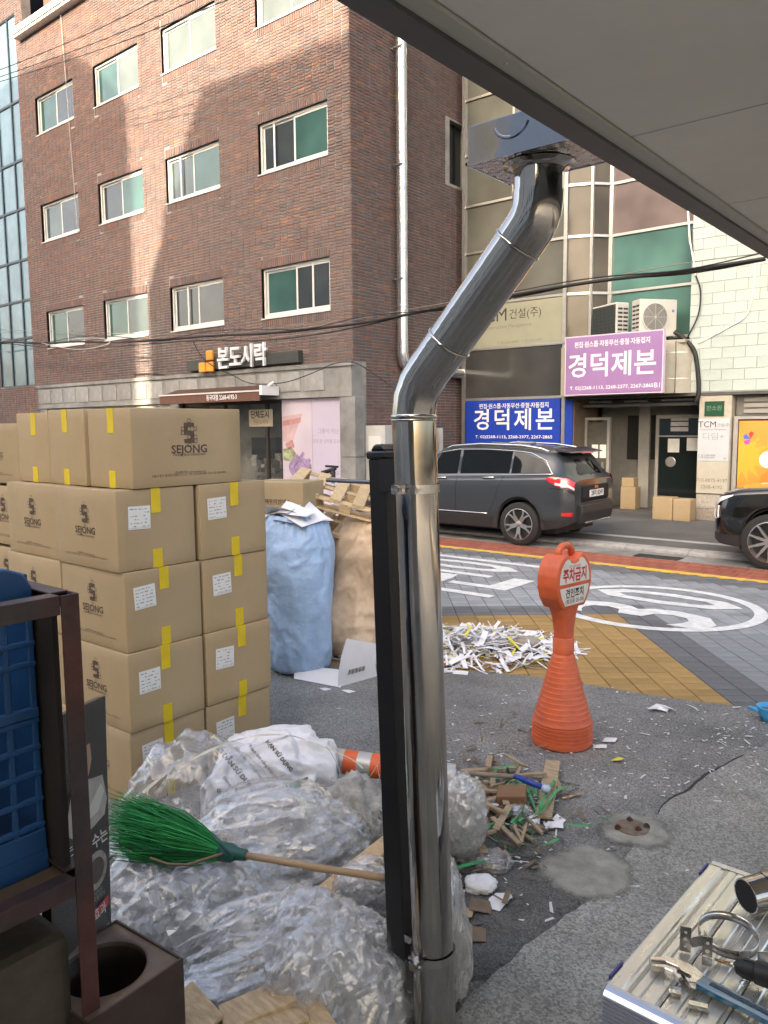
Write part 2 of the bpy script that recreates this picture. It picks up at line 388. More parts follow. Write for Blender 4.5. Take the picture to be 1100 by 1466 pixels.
# drain grate
t = thing('drain_grate', 'black slotted drain grate in the gutter by the red paving', 'drain', (-4.3, 11.72, 0))
b = MB(); b.box(-4.63, -3.99, 11.58, 11.60, -.01, .0); b.box(-4.63, -3.99, 11.85, 11.87, -.01, .0); b.box(-4.65, -4.63, 11.58, 11.87, -.01, 0); b.box(-3.99, -3.97, 11.58, 11.87, -.01, 0); b.build('frame', mat('cast_iron', (.035, .034, .033), .6, metal=.5), t)
for k in range(16):
    MB().box(-4.622+k*.04, -4.602+k*.04, 11.602, 11.848, -.0075, -.0015).build('bar', _mats['cast_iron'], t)

# road markings: speed ring with 30 and the three syllables to its left
mk = MB()
def ring_band(cx, cy, r0, r1, sx, sy, z, n=72):
    vs = []; fs = []
    for k in range(n):
        a = 2*math.pi*k/n
        for r_ in (r0, r1): vs.append((cx+sx*r_*math.cos(a), cy+sy*r_*math.sin(a), z))
    for k in range(n): j = (k+1) % n; fs.append((2*k, 2*k+1, 2*j+1, 2*j))
    return vs, fs
vs_, fs_ = ring_band(-3.16, 8.5, .885, 1.0, 1.15, 1.10, -.0015); mk.add(vs_, fs_)
rm = mk.build('road_marking', M_LINE); tag(rm, kind='structure')
def ground_text(s, x, y, sx_, sy_, bold):
    me = text_mesh(s, 1.0, bold=bold).copy(); xs = [v.co.x for v in me.vertices]; ys = [v.co.y for v in me.vertices]
    cx, cy, wx, wy = (min(xs)+max(xs))/2, (min(ys)+max(ys))/2, max(xs)-min(xs), max(ys)-min(ys)
    me.transform(Matrix.Translation((-cx, -cy, 0))); me.transform(Matrix.Diagonal((sy_/wx, sx_/wy, 1, 1)))
    me.transform(Matrix.Translation((x, y, -.0013)) @ Matrix.Rotation(R(90), 4, 'Z'))
    link('lettering', me, M_LINE, rm)
ground_text('3', -3.18, 8.07, 1.68, .64, .012); ground_text('0', -3.18, 8.93, 1.68, .60, .012)
ground_text('어린이', -6.12, 8.48, 2.6, 2.95, .022)
# ================================================================ brick building across the street
M_BRICK = mat('brick', (.2, .1, .07), .9, attr='bcol', var=.18, vs_=9, bump=.3, bs=90)
M_MORTAR = mat('mortar', (.31, .295, .27), .95, var=.2, vs_=4, col2=(.24, .225, .205))
M_PVC = mat('white_window_frame', (.55, .545, .52), .45, var=.05)
def glass(name, col, rough=.04):
    return mat(name, col, rough, spec=.7, var=.25, vs_=.9, detail=2)
GL = [glass('pane_teal', (.034, .082, .072)), glass('pane_dark', (.035, .042, .044)), glass('pane_grey', (.055, .075, .072)), glass('pane_curtain', (.09, .11, .10))]
YB, XB = 12.5, -11.15          # front face, right face
bld = thing('brick_building', 'red brick office block with white sliding windows and a ground floor lunch shop', 'building', (-18, YB, 0))
cols = [(-23.8, -21.67), (-20.58, -18.45), (-17.43, -15.31), (-13.93, -11.78)]
rows = [(4.49, 5.60), (7.67, 8.77), (10.79, 11.87)]
holes = [(x0, x1, z0, z1) for (z0, z1) in rows for (x0, x1) in cols]
holes_f = holes + [(-24.35, -17.2, 13.95, 16.0), (-27.1, -24.78, 3.40, 14.6)]
def wall_rects(x0, x1, z0, z1, hs):
    xs = sorted(set([x0, x1] + [h[0] for h in hs] + [h[1] for h in hs])); zs = sorted(set([z0, z1] + [h[2] for h in hs] + [h[3] for h in hs]))
    xs = [x for x in xs if x0 <= x <= x1]; zs = [z for z in zs if z0 <= z <= z1]; out = []
    for a, c in zip(xs, xs[1:]):
        for d, e in zip(zs, zs[1:]):
            mx, mz = (a+c)/2, (d+e)/2
            if any(h[0] < mx < h[1] and h[2] < mz < h[3] for h in hs): continue
            out.append((a, c, d, e))
    return out
shop = (-17.3, -11.5, 0.0, 2.64)
b = MB()
for (a, c, d, e) in wall_rects(-31, XB-.012, 0.0, 17.5, holes_f + [shop]): b.box(a, c, YB+.012, YB+.30, d, e)
b.build('wall', M_MORTAR, bld, fix=True)
b = MB()
for (a, c, d, e) in wall_rects(YB+.302, 26, 0, 17.5, [(16.05, 16.75, 7.75, 9.2)]): b.box(XB-.30, XB-.012, a, c, d, e)
b.build('wall', M_MORTAR, bld)
b = MB(); b.box(-31, XB-.31, YB+1.2, 26, 0, 17.4); b.build('interior', M_DARK, bld)
# bricks
BP, BH = .21, .0675
def tone(x, z, side):
    n1 = noise.noise((x*.55, z*.55, 3+side)); n2 = noise.noise((x*.16, z*.16, 9+side))
    q = random.random()
    if q < .34: c = (.158, .092, .078)
    elif q < .62: c = (.146, .088, .077)
    elif q < .84: c = (.130, .090, .084)
    elif q < .95: c = (.112, .092, .092)
    else: c = (.215, .108, .07)
    g = max(0, min(1, .30+.9*n2+.5*n1 - (.25 if side else 0)))
    gr = (.108, .097, .095); k = rnd(.89, 1.12)
    return tuple((c[i]*(1-g*.6)+gr[i]*g*.6)*k for i in range(3))
bricks = []     # (x centre along wall, z, w, h, side, tone)
def blocked(x0, x1, z0, z1, hs, soldier):
    for h in hs:
        m_ = .215 if soldier and (h[1]-h[0] < 3) else 0.0
        if x0 < h[1]+.0 and x1 > h[0]-.0 and z0 < h[3]+m_ and z1 > h[2]-m_: return True
    return False
nx = int((31+XB)/BP)
band = (-24.5, XB, 0.0, 3.36)
for i in range(nx):
    x0 = XB-.004-(i+1)*BP
    for j in range(int(16.2/BH)):
        z0 = j*BH
        if x0 > -24.5 and z0 < 3.335: continue
        a_, c_ = x0+.0065, x0+BP-.0065; zl, zu = z0+.006, z0+BH-.006
        for h in holes_f:
            m_ = .215 if h[1]-h[0] < 2.2 else 0.0
            if zl < h[3]+m_ and zu > h[2]-m_:
                if a_ < h[0] < c_: c_ = h[0]-.004
                elif a_ < h[1] < c_: a_ = h[1]+.004
                elif h[0] <= a_ and c_ <= h[1]:
                    if zl < h[3]+m_ < zu-.008: zl = h[3]+m_+.004
                    elif zl+.008 < h[2]-m_ < zu: zu = h[2]-m_-.004
                    else: c_ = a_
        if c_-a_ < .02: continue
        bricks.append(((a_+c_)/2, (zl+zu)/2, c_-a_, zu-zl, 0, tone(x0, z0, 0)))
for h in holes:      # soldier courses
    n = int((h[1]-h[0])/BH)
    st = (h[1]-h[0])/n
    for k in range(n):
        for zc in (h[3]+.105, h[2]-.107):
            bricks.append((h[0]+(k+.5)*st, zc, .0565, .199, 0, tone(h[0]+k*st, zc, 0)))
for i in range(int(4.9/BP)):
    y0 = YB+.004+i*BP
    for j in range(int(12.6/BH)):
        z0 = j*BH
        if blocked(y0, y0+BP, z0, z0+BH, [(16.05, 16.75, 7.75, 9.2)], False): continue
        if z0 < 3.33 and y0 < YB+.28: continue
        bricks.append((y0+BP/2, z0+BH/2, .197, .0555, 1, tone(y0, z0, 1)))
def brick_geo(w, h, side, d=.014):
    a, c = w/2, h/2; g = .004
    P = [(-a,-c),(a,-c),(a,c),(-a,c)]; Q = [(-a+g,-c+g),(a-g,-c+g),(a-g,c-g),(-a+g,c-g)]
    if side == 0: vs = [(p, 0, q) for p, q in P] + [(p, -d, q) for p, q in Q]
    else: vs = [(0, p, q) for p, q in P] + [(d, p, q) for p, q in Q]
    return vs, [(0,1,5,4),(1,2,6,5),(2,3,7,6),(3,0,4,7),(4,5,6,7)]
def bpos(t): return (t[0], YB+.0125, t[1]) if t[4] == 0 else (XB-.0125, t[0], t[1])
def bd(t): p = bpos(t); return (Vector(p)-C0).length
single = sorted([t for t in bricks if t[2] > .194 and t[3] > .055 and t[1] > 3.3], key=bd)[:300]; sid = set(id(t) for t in single)
bcache = {}
for t_ in single:
    q = (t_[4], random.randrange(10))
    if q not in bcache:
        vs, fs = brick_geo(t_[2], t_[3], t_[4]); me = attr_mesh('brick', vs, fs, [t_[5]]*5, 'bcol'); me.materials.append(M_BRICK); bcache[q] = me
    o = bpy.data.objects.new('brick', bcache[q]); COL.objects.link(o); o.parent = bld; o.matrix_parent_inverse = Matrix.Translation((18, -YB, 0)); o.location = bpos(t_)
vs = []; fs = []; cs = []
for t_ in bricks:
    if id(t_) in sid: continue
    gv, gf = brick_geo(t_[2], t_[3], t_[4], .014+rnd(-.003, .003)); p = bpos(t_); n = len(vs)
    vs += [(p[0]+v[0], p[1]+v[1], p[2]+v[2]) for v in gv]; fs += [tuple(i+n for i in f) for f in gf]; cs += [t_[5]]*5
o = link('brickwork', attr_mesh('brickwork', vs, fs, cs, 'bcol'), M_BRICK, bld); o['kind'] = 'stuff'

# windows
M_JAMB = mat('window_jamb', (.10, .07, .06), .9)
M_CURT = mat('curtain_cloth', (.45, .46, .42), .9, var=.25, vs_=3, stretch=(6, 1, .4))
for wi, (x0, x1, z0, z1) in enumerate(holes):
    b = MB(); fy = YB+.075; fw = .055
    b.box(x0, x1, fy, fy+.09, z0, z0+fw+.02); b.box(x0, x1, fy, fy+.09, z1-fw, z1); b.box(x0, x0+fw, fy, fy+.09, z0+fw+.02, z1-fw); b.box(x1-fw, x1, fy, fy+.09, z0+fw+.02, z1-fw)
    win = b.build('window', M_PVC, bld)
    b = MB(); b.box(x0-.02, x1+.02, YB-.025, fy, z0-.03, z0-.002); b.build('sill', mat('sill_grey', (.5, .49, .46), .7, var=.1), win)
    b = MB(); b.box(x0-.004, x0+.0, YB+.0, YB+.29, z0, z1); b.box(x0, x1, YB+.02, fy+.2, z1, z1+.006); b.build('jamb', M_JAMB, win)
    xm = (x0+x1)/2 + rnd(-.02, .02)
    sash = MB()
    for k, (a, c, yy) in enumerate(((x0+fw, xm+.03, fy+.05), (xm-.03, x1-fw, fy+.02))):
        b = MB(); sw = .045
        za, zb = z0+fw+.02, z1-fw
        b.box(a, c, yy, yy+.028, za, za+sw); b.box(a, c, yy, yy+.028, zb-sw, zb); b.box(a, a+sw, yy, yy+.028, za+sw, zb-sw); b.box(c-sw, c, yy, yy+.028, za+sw, zb-sw)
        b.build('sash', M_PVC, win)
        gi = {0: (0, 1), 1: (0, 2), 2: (1, 1), 3: (0, 1), 4: (2, 1), 5: (1, 0), 6: (2, 0), 7: (1, 0), 8: (0, 1), 9: (0, 3), 10: (3, 3), 11: (3, 3)}[wi][k]
        b = MB(); b.box(a+sw-.004, c-sw+.004, yy+.010, yy+.018, za+sw-.004, zb-sw+.004); b.build('pane', GL[gi], win)
    if wi in (3, 7, 6, 2):
        xb = {3: x0+1.55, 7: x0+.42, 6: x0+.5, 2: x0+.62}[wi]; MB().box(xb, xb+.05, fy+.004, fy+.018, z0+fw+.02, z1-fw).build('sash_bar', M_PVC, win)
# small side window, top balcony, glass stair strip
b = MB(); b.box(XB-.2, XB-.17, 16.05, 16.75, 7.75, 9.2); wnd = b.build('window', GL[1], bld); MB().box(XB-.165, XB-.13, 16.38, 16.42, 7.75, 9.2).build('mullion', M_BLACK, wnd)
b = MB(); b.box(-24.5, -17.1, YB-.22, YB+.25, 13.70, 13.78); b.box(-24.5, -17.1, YB-.26, YB-.18, 13.78, 13.95); bal = b.build('balcony_ledge', mat('ledge_paint', (.62, .60, .54), .6, var=.15), bld)
b = MB(); b.box(-24.3, -17.2, YB+.7, YB+.75, 13.9, 16.5); b.build('balcony_wall', mat('balcony_brick', (.13, .07, .055), .9, var=.2), bal)
b = MB(); b.box(-22.35, -21.9, YB-.1, YB+.1, 13.78, 16.5); b.build('balcony_post', M_WHITE, bal)
b = MB(); b.box(-21.9, -18.0, YB+.3, YB+.34, 13.9, 16.5); b.build('balcony_glazing', GL[1], bal)
M_MUL = mat('curtain_mullion', (.035, .045, .055), .4, metal=.4)
M_BG = glass('blue_curtain_glass', (.10, .17, .21))
cwx = [-27.1, -26.25, -25.35, -24.78]; zc = [3.40, 4.92, 6.1, 7.35, 8.9, 10.35, 12.1, 14.6]
cw = MB()
for x in cwx: cw.box(x-.035, x+.035, YB+.02, YB+.12, 3.4, 14.6)
for z in zc: cw.box(-27.1, -24.78, YB+.024, YB+.116, z-.035, z+.035)
cwo = cw.build('curtain_wall', M_MUL, bld)
for a, c in zip(cwx, cwx[1:]):
    for d, e in zip(zc, zc[1:]): MB().box(a+.03, c-.03, YB+.06, YB+.07, d+.03, e-.03).build('pane', M_BG, cwo)
# concrete band with raised panels, pillar, shop front
b = MB(); b.box(-24.5, XB+.005, YB-.05, YB+.05, 2.64, 3.36); b.box(-24.52, XB+.03, YB-.09, YB+.05, 3.28, 3.37); b.box(-24.5, XB+.02, YB-.075, YB, 2.64, 2.70)
b.box(XB-.002, XB+.012, YB-.05, YB+.28, 2.64, 3.37)
bandm = mat('band_concrete', (.25, .245, .23), .85, var=.28, vs_=2.2, bump=.2, bs=60, col2=(.19, .187, .178)); bo = b.build('concrete_band', bandm, bld)
x = -24.3; me = MB().box(0, .60, YB-.068, YB-.051, 2.79, 3.22).mesh('panel', bevel=.008); me.materials.append(mat('band_panel', (.255, .25, .24), .85, var=.25, vs_=3, rnd=.15, col2=(.20, .20, .195)))
while x < XB-.7:
    o = bpy.data.objects.new('panel', me); COL.objects.link(o); o.parent = bo; o.location = (x, 0, 0); x += .735
b = MB()
for z0, z1 in ((0, .58), (.59, 1.35), (1.36, 2.64)): b.box(-11.50, -11.06, YB-.06, YB+.26, z0, z1)
b.build('pillar', bandm, bld, bevel=.008)
for xx in (-24.4, -17.55): MB().box(xx, xx+.4, YB-.05, YB+.2, 0, 2.639).build('pillar', bandm, bld, bevel=.008)
b = MB(); b.box(-24.0, -17.56, YB+.02, YB+.1, .02, 2.635); b.build('shutter', mat('shutter_grey', (.22, .22, .22), .5, metal=.4, bump=.5, stretch=(.01, 1, 8), bs=20), bld)
sf = thing('shop_front', '', 'shop front'); bpy.data.objects.remove(sf)
b = MB(); fz = YB+.06
for xx in (-17.15, -15.5, -13.98, -13.46): b.box(xx, xx+.075, fz, fz+.07, 0.05, 2.63)
b.box(-17.15, -13.4, fz+.004, fz+.066, 2.55, 2.63); b.box(-17.15, -13.4, fz+.004, fz+.066, .05, .2)
sfo = b.build('shop_front', mat('brown_alu', (.055, .04, .033), .4, metal=.5), bld)
M_CLR = mat('shop_glass', (.05, .06, .06), .03, alpha=.22, spec=.7)
for a, c in ((-17.07, -15.5), (-15.42, -13.98), (-13.9, -13.46)): MB().box(a, c, fz+.03, fz+.036, .2, 2.55).build('pane', M_CLR, sfo)
M_SHIN = mat('shop_inside', (.34, .32, .28), .8, var=.4, vs_=1.6)
b = MB(); b.box(-17.2, -13.4, YB+1.0, YB+1.05, 0, 2.7); b.box(-17.2, -13.4, YB+.2, YB+1.0, 0, .05); b.build('shop_back_wall', M_SHIN, sfo)
b = MB()
for k in range(26):
    xx = rnd(-15.2, -13.5); zz = random.choice((.35, .62, .9, 1.02, 1.2)); b.box(xx, xx+rnd(.08, .22), YB+.45, YB+.7, zz, zz+rnd(.05, .2))
b.build('shelf_goods', mat('goods', (.42, .40, .36), .6, var=.7, vs_=4, rnd=.2), sfo)
b = MB(); b.box(-15.0, -14.1, YB+.5, YB+.9, 1.25, 1.75); b.build('display_counter', M_BLACK, sfo)
sn = MB().box(-14.55, -13.72, fz-.006, fz-.002, 2.02, 2.42).build('window_notice', mat('notice_paper', (.42, .36, .26), .7, var=.15), sfo)
letters('단체도시', (-14.16, fz-.009, 2.29), XF, ZU, .2, M_BLACK, sn, bold=.02, sx=.9); letters('전문도시락', (-14.14, fz-.009, 2.12), XF, ZU, .13, mat('brown_print', (.2, .1, .05), .6), sn, sx=.9)
# poster wall
t = thing('window_poster', 'pale pink lunch poster with a purple wrapped bundle on the shop window', 'poster', (-12.4, YB+.05, 0))
M_PO = mat('poster_pink', (.46, .36, .44), .35, var=.10, vs_=.8, col2=(.50, .44, .49), detail=2)
MB().box(-13.38, -12.42, YB+.03, YB+.045, .06, 2.63).build('sheet', M_PO, t)
MB().box(-12.41, -11.505, YB+.03, YB+.045, .06, 2.63).build('sheet', mat('poster_lilac', (.45, .40, .49), .35, var=.06, vs_=.8), t)
yy = YB+.0285
def flat(b, pts, y): b.add([(p[0], y, p[1]) for p in pts], [tuple(range(len(pts)))])
b = MB(); flat(b, [(-13.37, 2.25), (-12.72, 2.3), (-12.78, 2.18), (-13.02, 1.72), (-13.2, 1.62), (-13.37, 1.7)], yy); b.build('printed_hand', mat('print_skin', (.48, .33, .34), .4, var=.2, vs_=3), t)
b = MB(); flat(b, [(-13.37, 2.14), (-12.76, 2.22), (-12.78, 2.10), (-13.37, 2.02)], yy-.001); flat(b, [(-13.3, 1.62), (-13.05, 1.72), (-12.98, 1.55), (-13.2, 1.48)], yy-.001); b.build('printed_ribbon', mat('print_red', (.46, .22, .21), .4, var=.3, vs_=5), t)
b = MB(); flat(b, [(-13.36, 1.5), (-13.1, 1.56), (-12.95, 1.42), (-13.0, 1.22), (-13.36, 1.24)], yy-.0012); b.build('printed_food', mat('print_food', (.20, .16, .09), .4, var=.7, vs_=9, col2=(.3, .34, .2)), t)
# the bundle print: a lobed shape with darker folds
pts = [(math.cos(a)*(.36+.03*math.sin(3*a)) , math.sin(a)*.25 - .02*math.cos(2*a)) for a in [2*math.pi*k/28 for k in range(28)]]
b = MB(); flat(b, [(-12.82+p, 1.07+q) for p, q in pts], yy-.002); flat(b, [(-12.95, 1.22), (-12.72, 1.46), (-12.66, 1.40), (-12.78, 1.22)], yy-.0026); flat(b, [(-12.78, 1.24), (-12.9, 1.40), (-12.98, 1.37), (-12.94, 1.2)], yy-.0024); flat(b, [(-12.72, 1.2), (-12.52, 1.32), (-12.47, 1.24), (-12.62, 1.12)], yy-.0028)
b.build('printed_bundle', mat('print_purple', (.27, .19, .31), .4, var=.45, vs_=4.5, detail=3), t)
b = MB()
for (p, q) in (((-12.84, 1.26), (-13.08, 1.02)), ((-12.8, 1.26), (-12.74, .9)), ((-12.76, 1.24), (-12.52, 1.05)), ((-13.0, 1.12), (-12.9, .86))):
    b.obox((p[0], yy-.0034, p[1]), (q[0], yy-.0034, q[1]), .002, .012, up=(0, 1, 0))
b.build('printed_folds', mat('print_purple_dark', (.17, .10, .22), .4), t)
M_PT = mat('poster_text', (.25, .22, .27), .5)
letters('그릇이 아닌', (-11.93, yy, 1.90), XF, ZU, .13, M_PT, t); letters('정성 한 상차림 도시락', (-11.95, yy, 1.68), XF, ZU, .10, M_PT, t)
letters('2268-4192-3', (-11.86, yy, 1.0), XF, ZU, .12, M_PT, t); letters('본도시락', (-12.72, yy, .52), XF, ZU, .13, M_PT, t); 
b = MB(); flat(b, [(-13.18, .46), (-13.05, .46), (-13.05, .58), (-13.18, .58)], yy); b.build('printed_logo', mat('print_orange', (.7, .2, .06), .5), t)
# shop sign: dark bar, logo tiles and raised letters
t = thing('shop_sign', 'dark bar sign with an orange leaf logo and white raised Korean letters', 'sign', (-14.6, YB-.15, 3.4))
MB().box(-16.6, -12.62, YB-.16, YB-.02, 3.42, 3.68).build('bar', mat('sign_bar', (.05, .052, .046), .5, var=.15), t, bevel=.006)
M_OR = mat('logo_orange', (.72, .30, .03), .45); M_LG = mat('letter_white', (.70, .70, .70), .4)
for (dx, dz) in ((0, 0), (.29, 0), (.29, .27)):
    MB().box(-16.05+dx, -15.79+dx, YB-.24, YB-.165, 3.36+dz, 3.60+dz).build('logo_tile', M_OR, t, bevel=.03, seg=3)
MB().tube([(-16.04, YB-.2, 3.86), (-16.04, YB-.2, 3.70), (-15.95, YB-.2, 3.64), (-15.81, YB-.2, 3.64), (-15.81, YB-.2, 3.78), (-15.9, YB-.2, 3.86)], .012, 6, closed=True).build('logo_outline', mat('logo_dark', (.12, .11, .10), .5), t)
letters('본도시락', (-14.45, YB-.21, 3.62), XF, ZU, .56, M_LG, t, bold=.02, ext=.03, sx=.86)
# awning
t = thing('awning', 'folded brown awning with white lettering over the shop door', 'awning', (-15.3, YB-.3, 2.7))
AZ = .0
b = MB(); b.prism([(YB-.55, 2.70), (YB-.58, 2.80), (YB-.05, 2.98), (YB-.05, 2.90)], 'x', -17.2, -13.42); b.build('canvas', mat('awning_brown', (.075, .035, .024), .75, var=.2, vs_=6), t)
b = MB(); b.box(-17.2, -13.42, YB-.60, YB-.575, 2.60, 2.80); b.build('valance', mat('awning_brown2', (.12, .055, .036), .75, var=.15), t)
b = MB(); b.box(-17.2, -13.4, YB-.62, YB-.56, 2.80, 2.835); b.build('front_rail', mat('rail_cream', (.55, .52, .47), .5), t)
letters('동국대점 2268-4192-3', (-14.75, YB-.603, 2.70), XF, ZU, .145, M_LG, t, sx=.85, bold=.015)
b = MB(); b.box(-13.40, -13.32, YB-.62, YB-.10, 2.72, 2.93); b.tube([(-13.36, YB-.2, 2.93), (-13.30, YB-.3, 3.0), (-13.3, YB-.45, 2.92)], .03, 8); b.build('end_bracket', M_WHITE, t)
# round duct on the right face
M_SPI = mat('galvanised_duct', (.62, .64, .66), .22, metal=.9, var=.10, vs_=5)
t = thing('exhaust_duct', 'silver round exhaust duct running up the brick side wall', 'duct', (XB+.16, 14.0, 3.3))
p = [(XB+.17, 13.98, 15), (XB+.17, 13.98, 3.62)]
b = MB(); b.tube(p, .125, 20); b.build('pipe', M_SPI, t, autos=40)
b = MB(); b.tube([(XB+.17, 13.98, 3.64)] + [(XB+.17, 13.98+.35*(1-math.cos(a)), 3.62-.35*math.sin(a)) for a in [R(k*10) for k in range(0, 10)]] + [(XB+.17, 16.5, 3.27)], .128, 20); b.build('elbow', M_SPI, t, autos=40)
for z in (4.6, 5.85, 7.1, 8.35, 9.6): MB().lathe([(.128, 0), (.137, .006), (.137, .03), (.128, .036)], 20, (XB+.17, 13.98, z), caps=False).build('seam_ring', M_SPI, t)
for z in (5.2, 7.6, 10.0): MB().box(XB-.0, XB+.30, 13.82, 13.85, z, z+.03).build('bracket', M_SPI, t)
# white boxes and panel in the gap between the buildings
t = thing('utility_cabinet', 'pale cabinet standing by the brick wall behind the black post', 'cabinet', (-11.0, 13.0, 0))
MB().box(-11.10, -10.55, 12.8, 13.3, .06, 2.02).build('body', mat('cabinet_white', (.45, .45, .43), .5, var=.08), t, bevel=.01); MB().box(-10.99, -10.65, 12.785, 12.8, .3, 1.8).build('door', mat('cabinet_door', (.6, .6, .58), .5), t)
t = thing('alley_gate', 'pale gate panel closing the gap between brick and glass buildings', 'gate', (-10.9, 15.9, 0))
for k in range(3): MB().box(-11.13+k*.12, -11.02+k*.12, 15.2, 15.24, .06, 1.95).build('panel', _mats['cabinet_white'], t)
MB().box(-11.13, -10.75, 14.9, 14.93, 1.2, 2.05).build('sheet', _mats['cabinet_white'], t)
# ================================================================ glass and white block building on the right
YT = 16.3
tb = thing('glass_building', 'glass fronted office block with a white painted block wall and a shaded entrance', 'building', (-7, YT, 0))
M_WB = mat('white_block', (.365, .42, .40), .6, var=.07, vs_=3, bump=.2, bs=30, rnd=.05)
M_GT = [mat('bay_glass_grey', (.105, .105, .088), .05, spec=.7, var=.3, vs_=.7, detail=2), mat('bay_glass_brown', (.085, .075, .06), .06, spec=.2, var=.35, vs_=.8, detail=2), mat('bay_glass_teal', (.07, .15, .132), .06, spec=.6, var=.3, vs_=.8, detail=2), mat('bay_glass_rose', (.17, .135, .13), .06, spec=.6, var=.3, vs_=.8, detail=2)]
Z0 = .058
# structural core behind
b = MB(); b.box(-10.85, 8, YT+1.9, 30, 0, 16); b.box(-10.85, -8.25, YT+.12, YT+1.9, 0, 16); b.box(-8.25, -5.5, YT+.75, YT+1.9, 2.65, 16); b.box(-5.5, 8, YT+.12, YT+1.9, 2.60, 16)
b.build('core', mat('core_grey', (.10, .10, .095), .8), tb)
# plan of the glazed front: flat, chamfer, recess
plan = [(-10.9, YT), (-8.22, YT), (-7.72, YT+.22), (-7.42, YT+.55), (-5.5, YT+.55)]
zr = [3.82, 4.87, 6.09, 7.18, 8.35, 9.6, 11.0]
def strip(p, q): return (Vector((*p, 0)), Vector((*q, 0)))
fr = MB()
for (p, q) in zip(plan, plan[1:]):
    a, c = strip(p, q)
    for z in zr[0:]: fr.obox(a+Vector((0, 0, z)), c+Vector((0, 0, z)), .06, .055)
for i, p in enumerate(plan):
    r_ = .05 if i in (0, 1, 3) else .035
    fr.obox((p[0], p[1]-.003, 3.80), (p[0], p[1]-.003, 11), r_*2, r_*1.7, up=(1, 0, 0))
for x in (-9.56,): fr.obox((x, YT-.001, 4.87), (x, YT-.001, 11), .05, .05, up=(1, 0, 0))
glz = fr.build('glazing', M_ALU, tb)
def pane(a, c, z0, z1, m, name='pane', off=.012):
    d = (c-a).normalized(); n = Vector((d.y, -d.x, 0)); a2 = a+d*.03; c2 = c-d*.03
    b = MB(); b.obox(a2+Vector((0, 0, (z0+z1)/2))-n*off, c2+Vector((0, 0, (z0+z1)/2))-n*off, .012, z1-z0-.05); return b.build(name, m, glz)
for k, (z0, z1) in enumerate(zip(zr, zr[1:])):
    if k == 0:
        continue
    a, c = strip((-10.9, YT), (-9.56, YT)); pane(a, c, z0, z1, M_GT[0])
    a, c = strip((-9.56, YT), (-8.22, YT)); pane(a, c, z0, z1, M_GT[0])
    for i in (1, 2):
        a, c = strip(plan[i], plan[i+1]); pane(a, c, z0, z1, M_GT[1])
    a, c = strip(plan[3], plan[4]); pane(a, c, z0, z1, M_GT[3] if k >= 2 else M_GT[2])
for i in (1, 2): a, c = strip(plan[i], plan[i+1]); pane(a, c, 3.82, 4.87, M_GT[1])
a, c = strip(plan[3], plan[4]); pane(a, c, 3.82, 4.87, M_GT[2])
# opaque name panel and dark panel below it
M_CRM = mat('cream_spandrel', (.27, .27, .20), .3, var=.08, vs_=1.5)
sp = MB().box(-10.85, -8.27, YT-.012, YT+.01, 3.85, 4.83).build('name_panel', M_CRM, tb)
M_PRT = mat('dark_print', (.03, .03, .028), .5)
letters('TCM', (-10.12, YT-.015, 4.56), XF, ZU, .42, M_PRT, sp); letters('건설(주)', (-9.22, YT-.015, 4.55), XF, ZU, .25, M_PRT, sp); letters('Construction Management', (-9.7, YT-.015, 4.30), XF, ZU, .12, mat('grey_print', (.15, .15, .13), .5), sp)
letters('T. 02-2266-0000   F. 02-2266-0001', (-9.35, YT-.015, 3.93), XF, ZU, .085, _mats['grey_print'], sp)
fr = MB(); fr.box(-10.92, -8.2, YT-.03, YT+.02, 2.60, 2.66); fr.box(-10.95, -10.85, YT-.035, YT+.05, Z0, 3.80); fr.box(-8.26, -8.18, YT-.035, YT+.05, Z0, 3.80); fr.build('corner_trim', M_ALU, tb)
MB().box(-10.85, -8.27, YT-.006, YT+.03, 2.66, 3.80).build('dark_panel', mat('dark_glass_panel', (.05, .05, .048), .12, spec=.6, var=.2, vs_=1, detail=2), tb)
# beige curved parapet under the air conditioners
def par(u, v):
    a = R(-20)+u*R(110); return (-5.95 + .62*math.sin(a)*1.0, YT+.25-.55*math.cos(a)*.9, 2.62+v*1.06)
b = MB(); b.box(-8.17, -6.2, YT-.26, YT+.5, 2.62, 3.68); b.box(-6.2, -5.5, YT-.2, YT+.5, 3.62, 3.68); b.build('parapet', mat('parapet_beige', (.32, .305, .255), .7, var=.1), tb)
b = MB(); b.grid(par, 14, 4); b.build('curved_parapet', _mats['parapet_beige'], tb, smooth=True)
for z in (2.9, 3.42): MB().grid(lambda u, v: (lambda p: (p[0]+.0, p[1]-.006, z+v*.02))(par(u, 0)), 14, 2).build('joint_line', M_ALU, tb)
# white block wall, block by block
b = MB(); b.box(-5.49, 3.5, YT+.003, YT+.12, 2.62, 11.2); wb = b.build('block_wall', mat('white_joint', (.36, .415, .395), .8), tb)
BW, BHH = .43, .213
variants = []
for k in range(4):
    me = MB().box(-BW/2+.002, BW/2-.002, -.008-.002*k, .004, -BHH/2+.002, BHH/2-.002).mesh('block', bevel=.004); me.materials.append(M_WB); variants.append(me)
for j in range(21):
    for i in range(5):
        x = -5.49 + BW/2 + i*BW + (BW/2 if j % 2 else 0)
        if x > -3.2: continue
        o = bpy.data.objects.new('block', random.choice(variants)); COL.objects.link(o); o.parent = wb; o.location = (x, YT, 2.63+BHH*(j+.5)+.004); o.rotation_euler = (0, rnd(-.006, .006), 0)
for j in range(1, 21, 2): MB().box(-5.488, -5.49+BW/2-.004, YT-.016, YT+.002, 2.634+BHH*j+.004, 2.634+BHH*(j+1)-.004).build('block', M_WB, wb, bevel=.006)
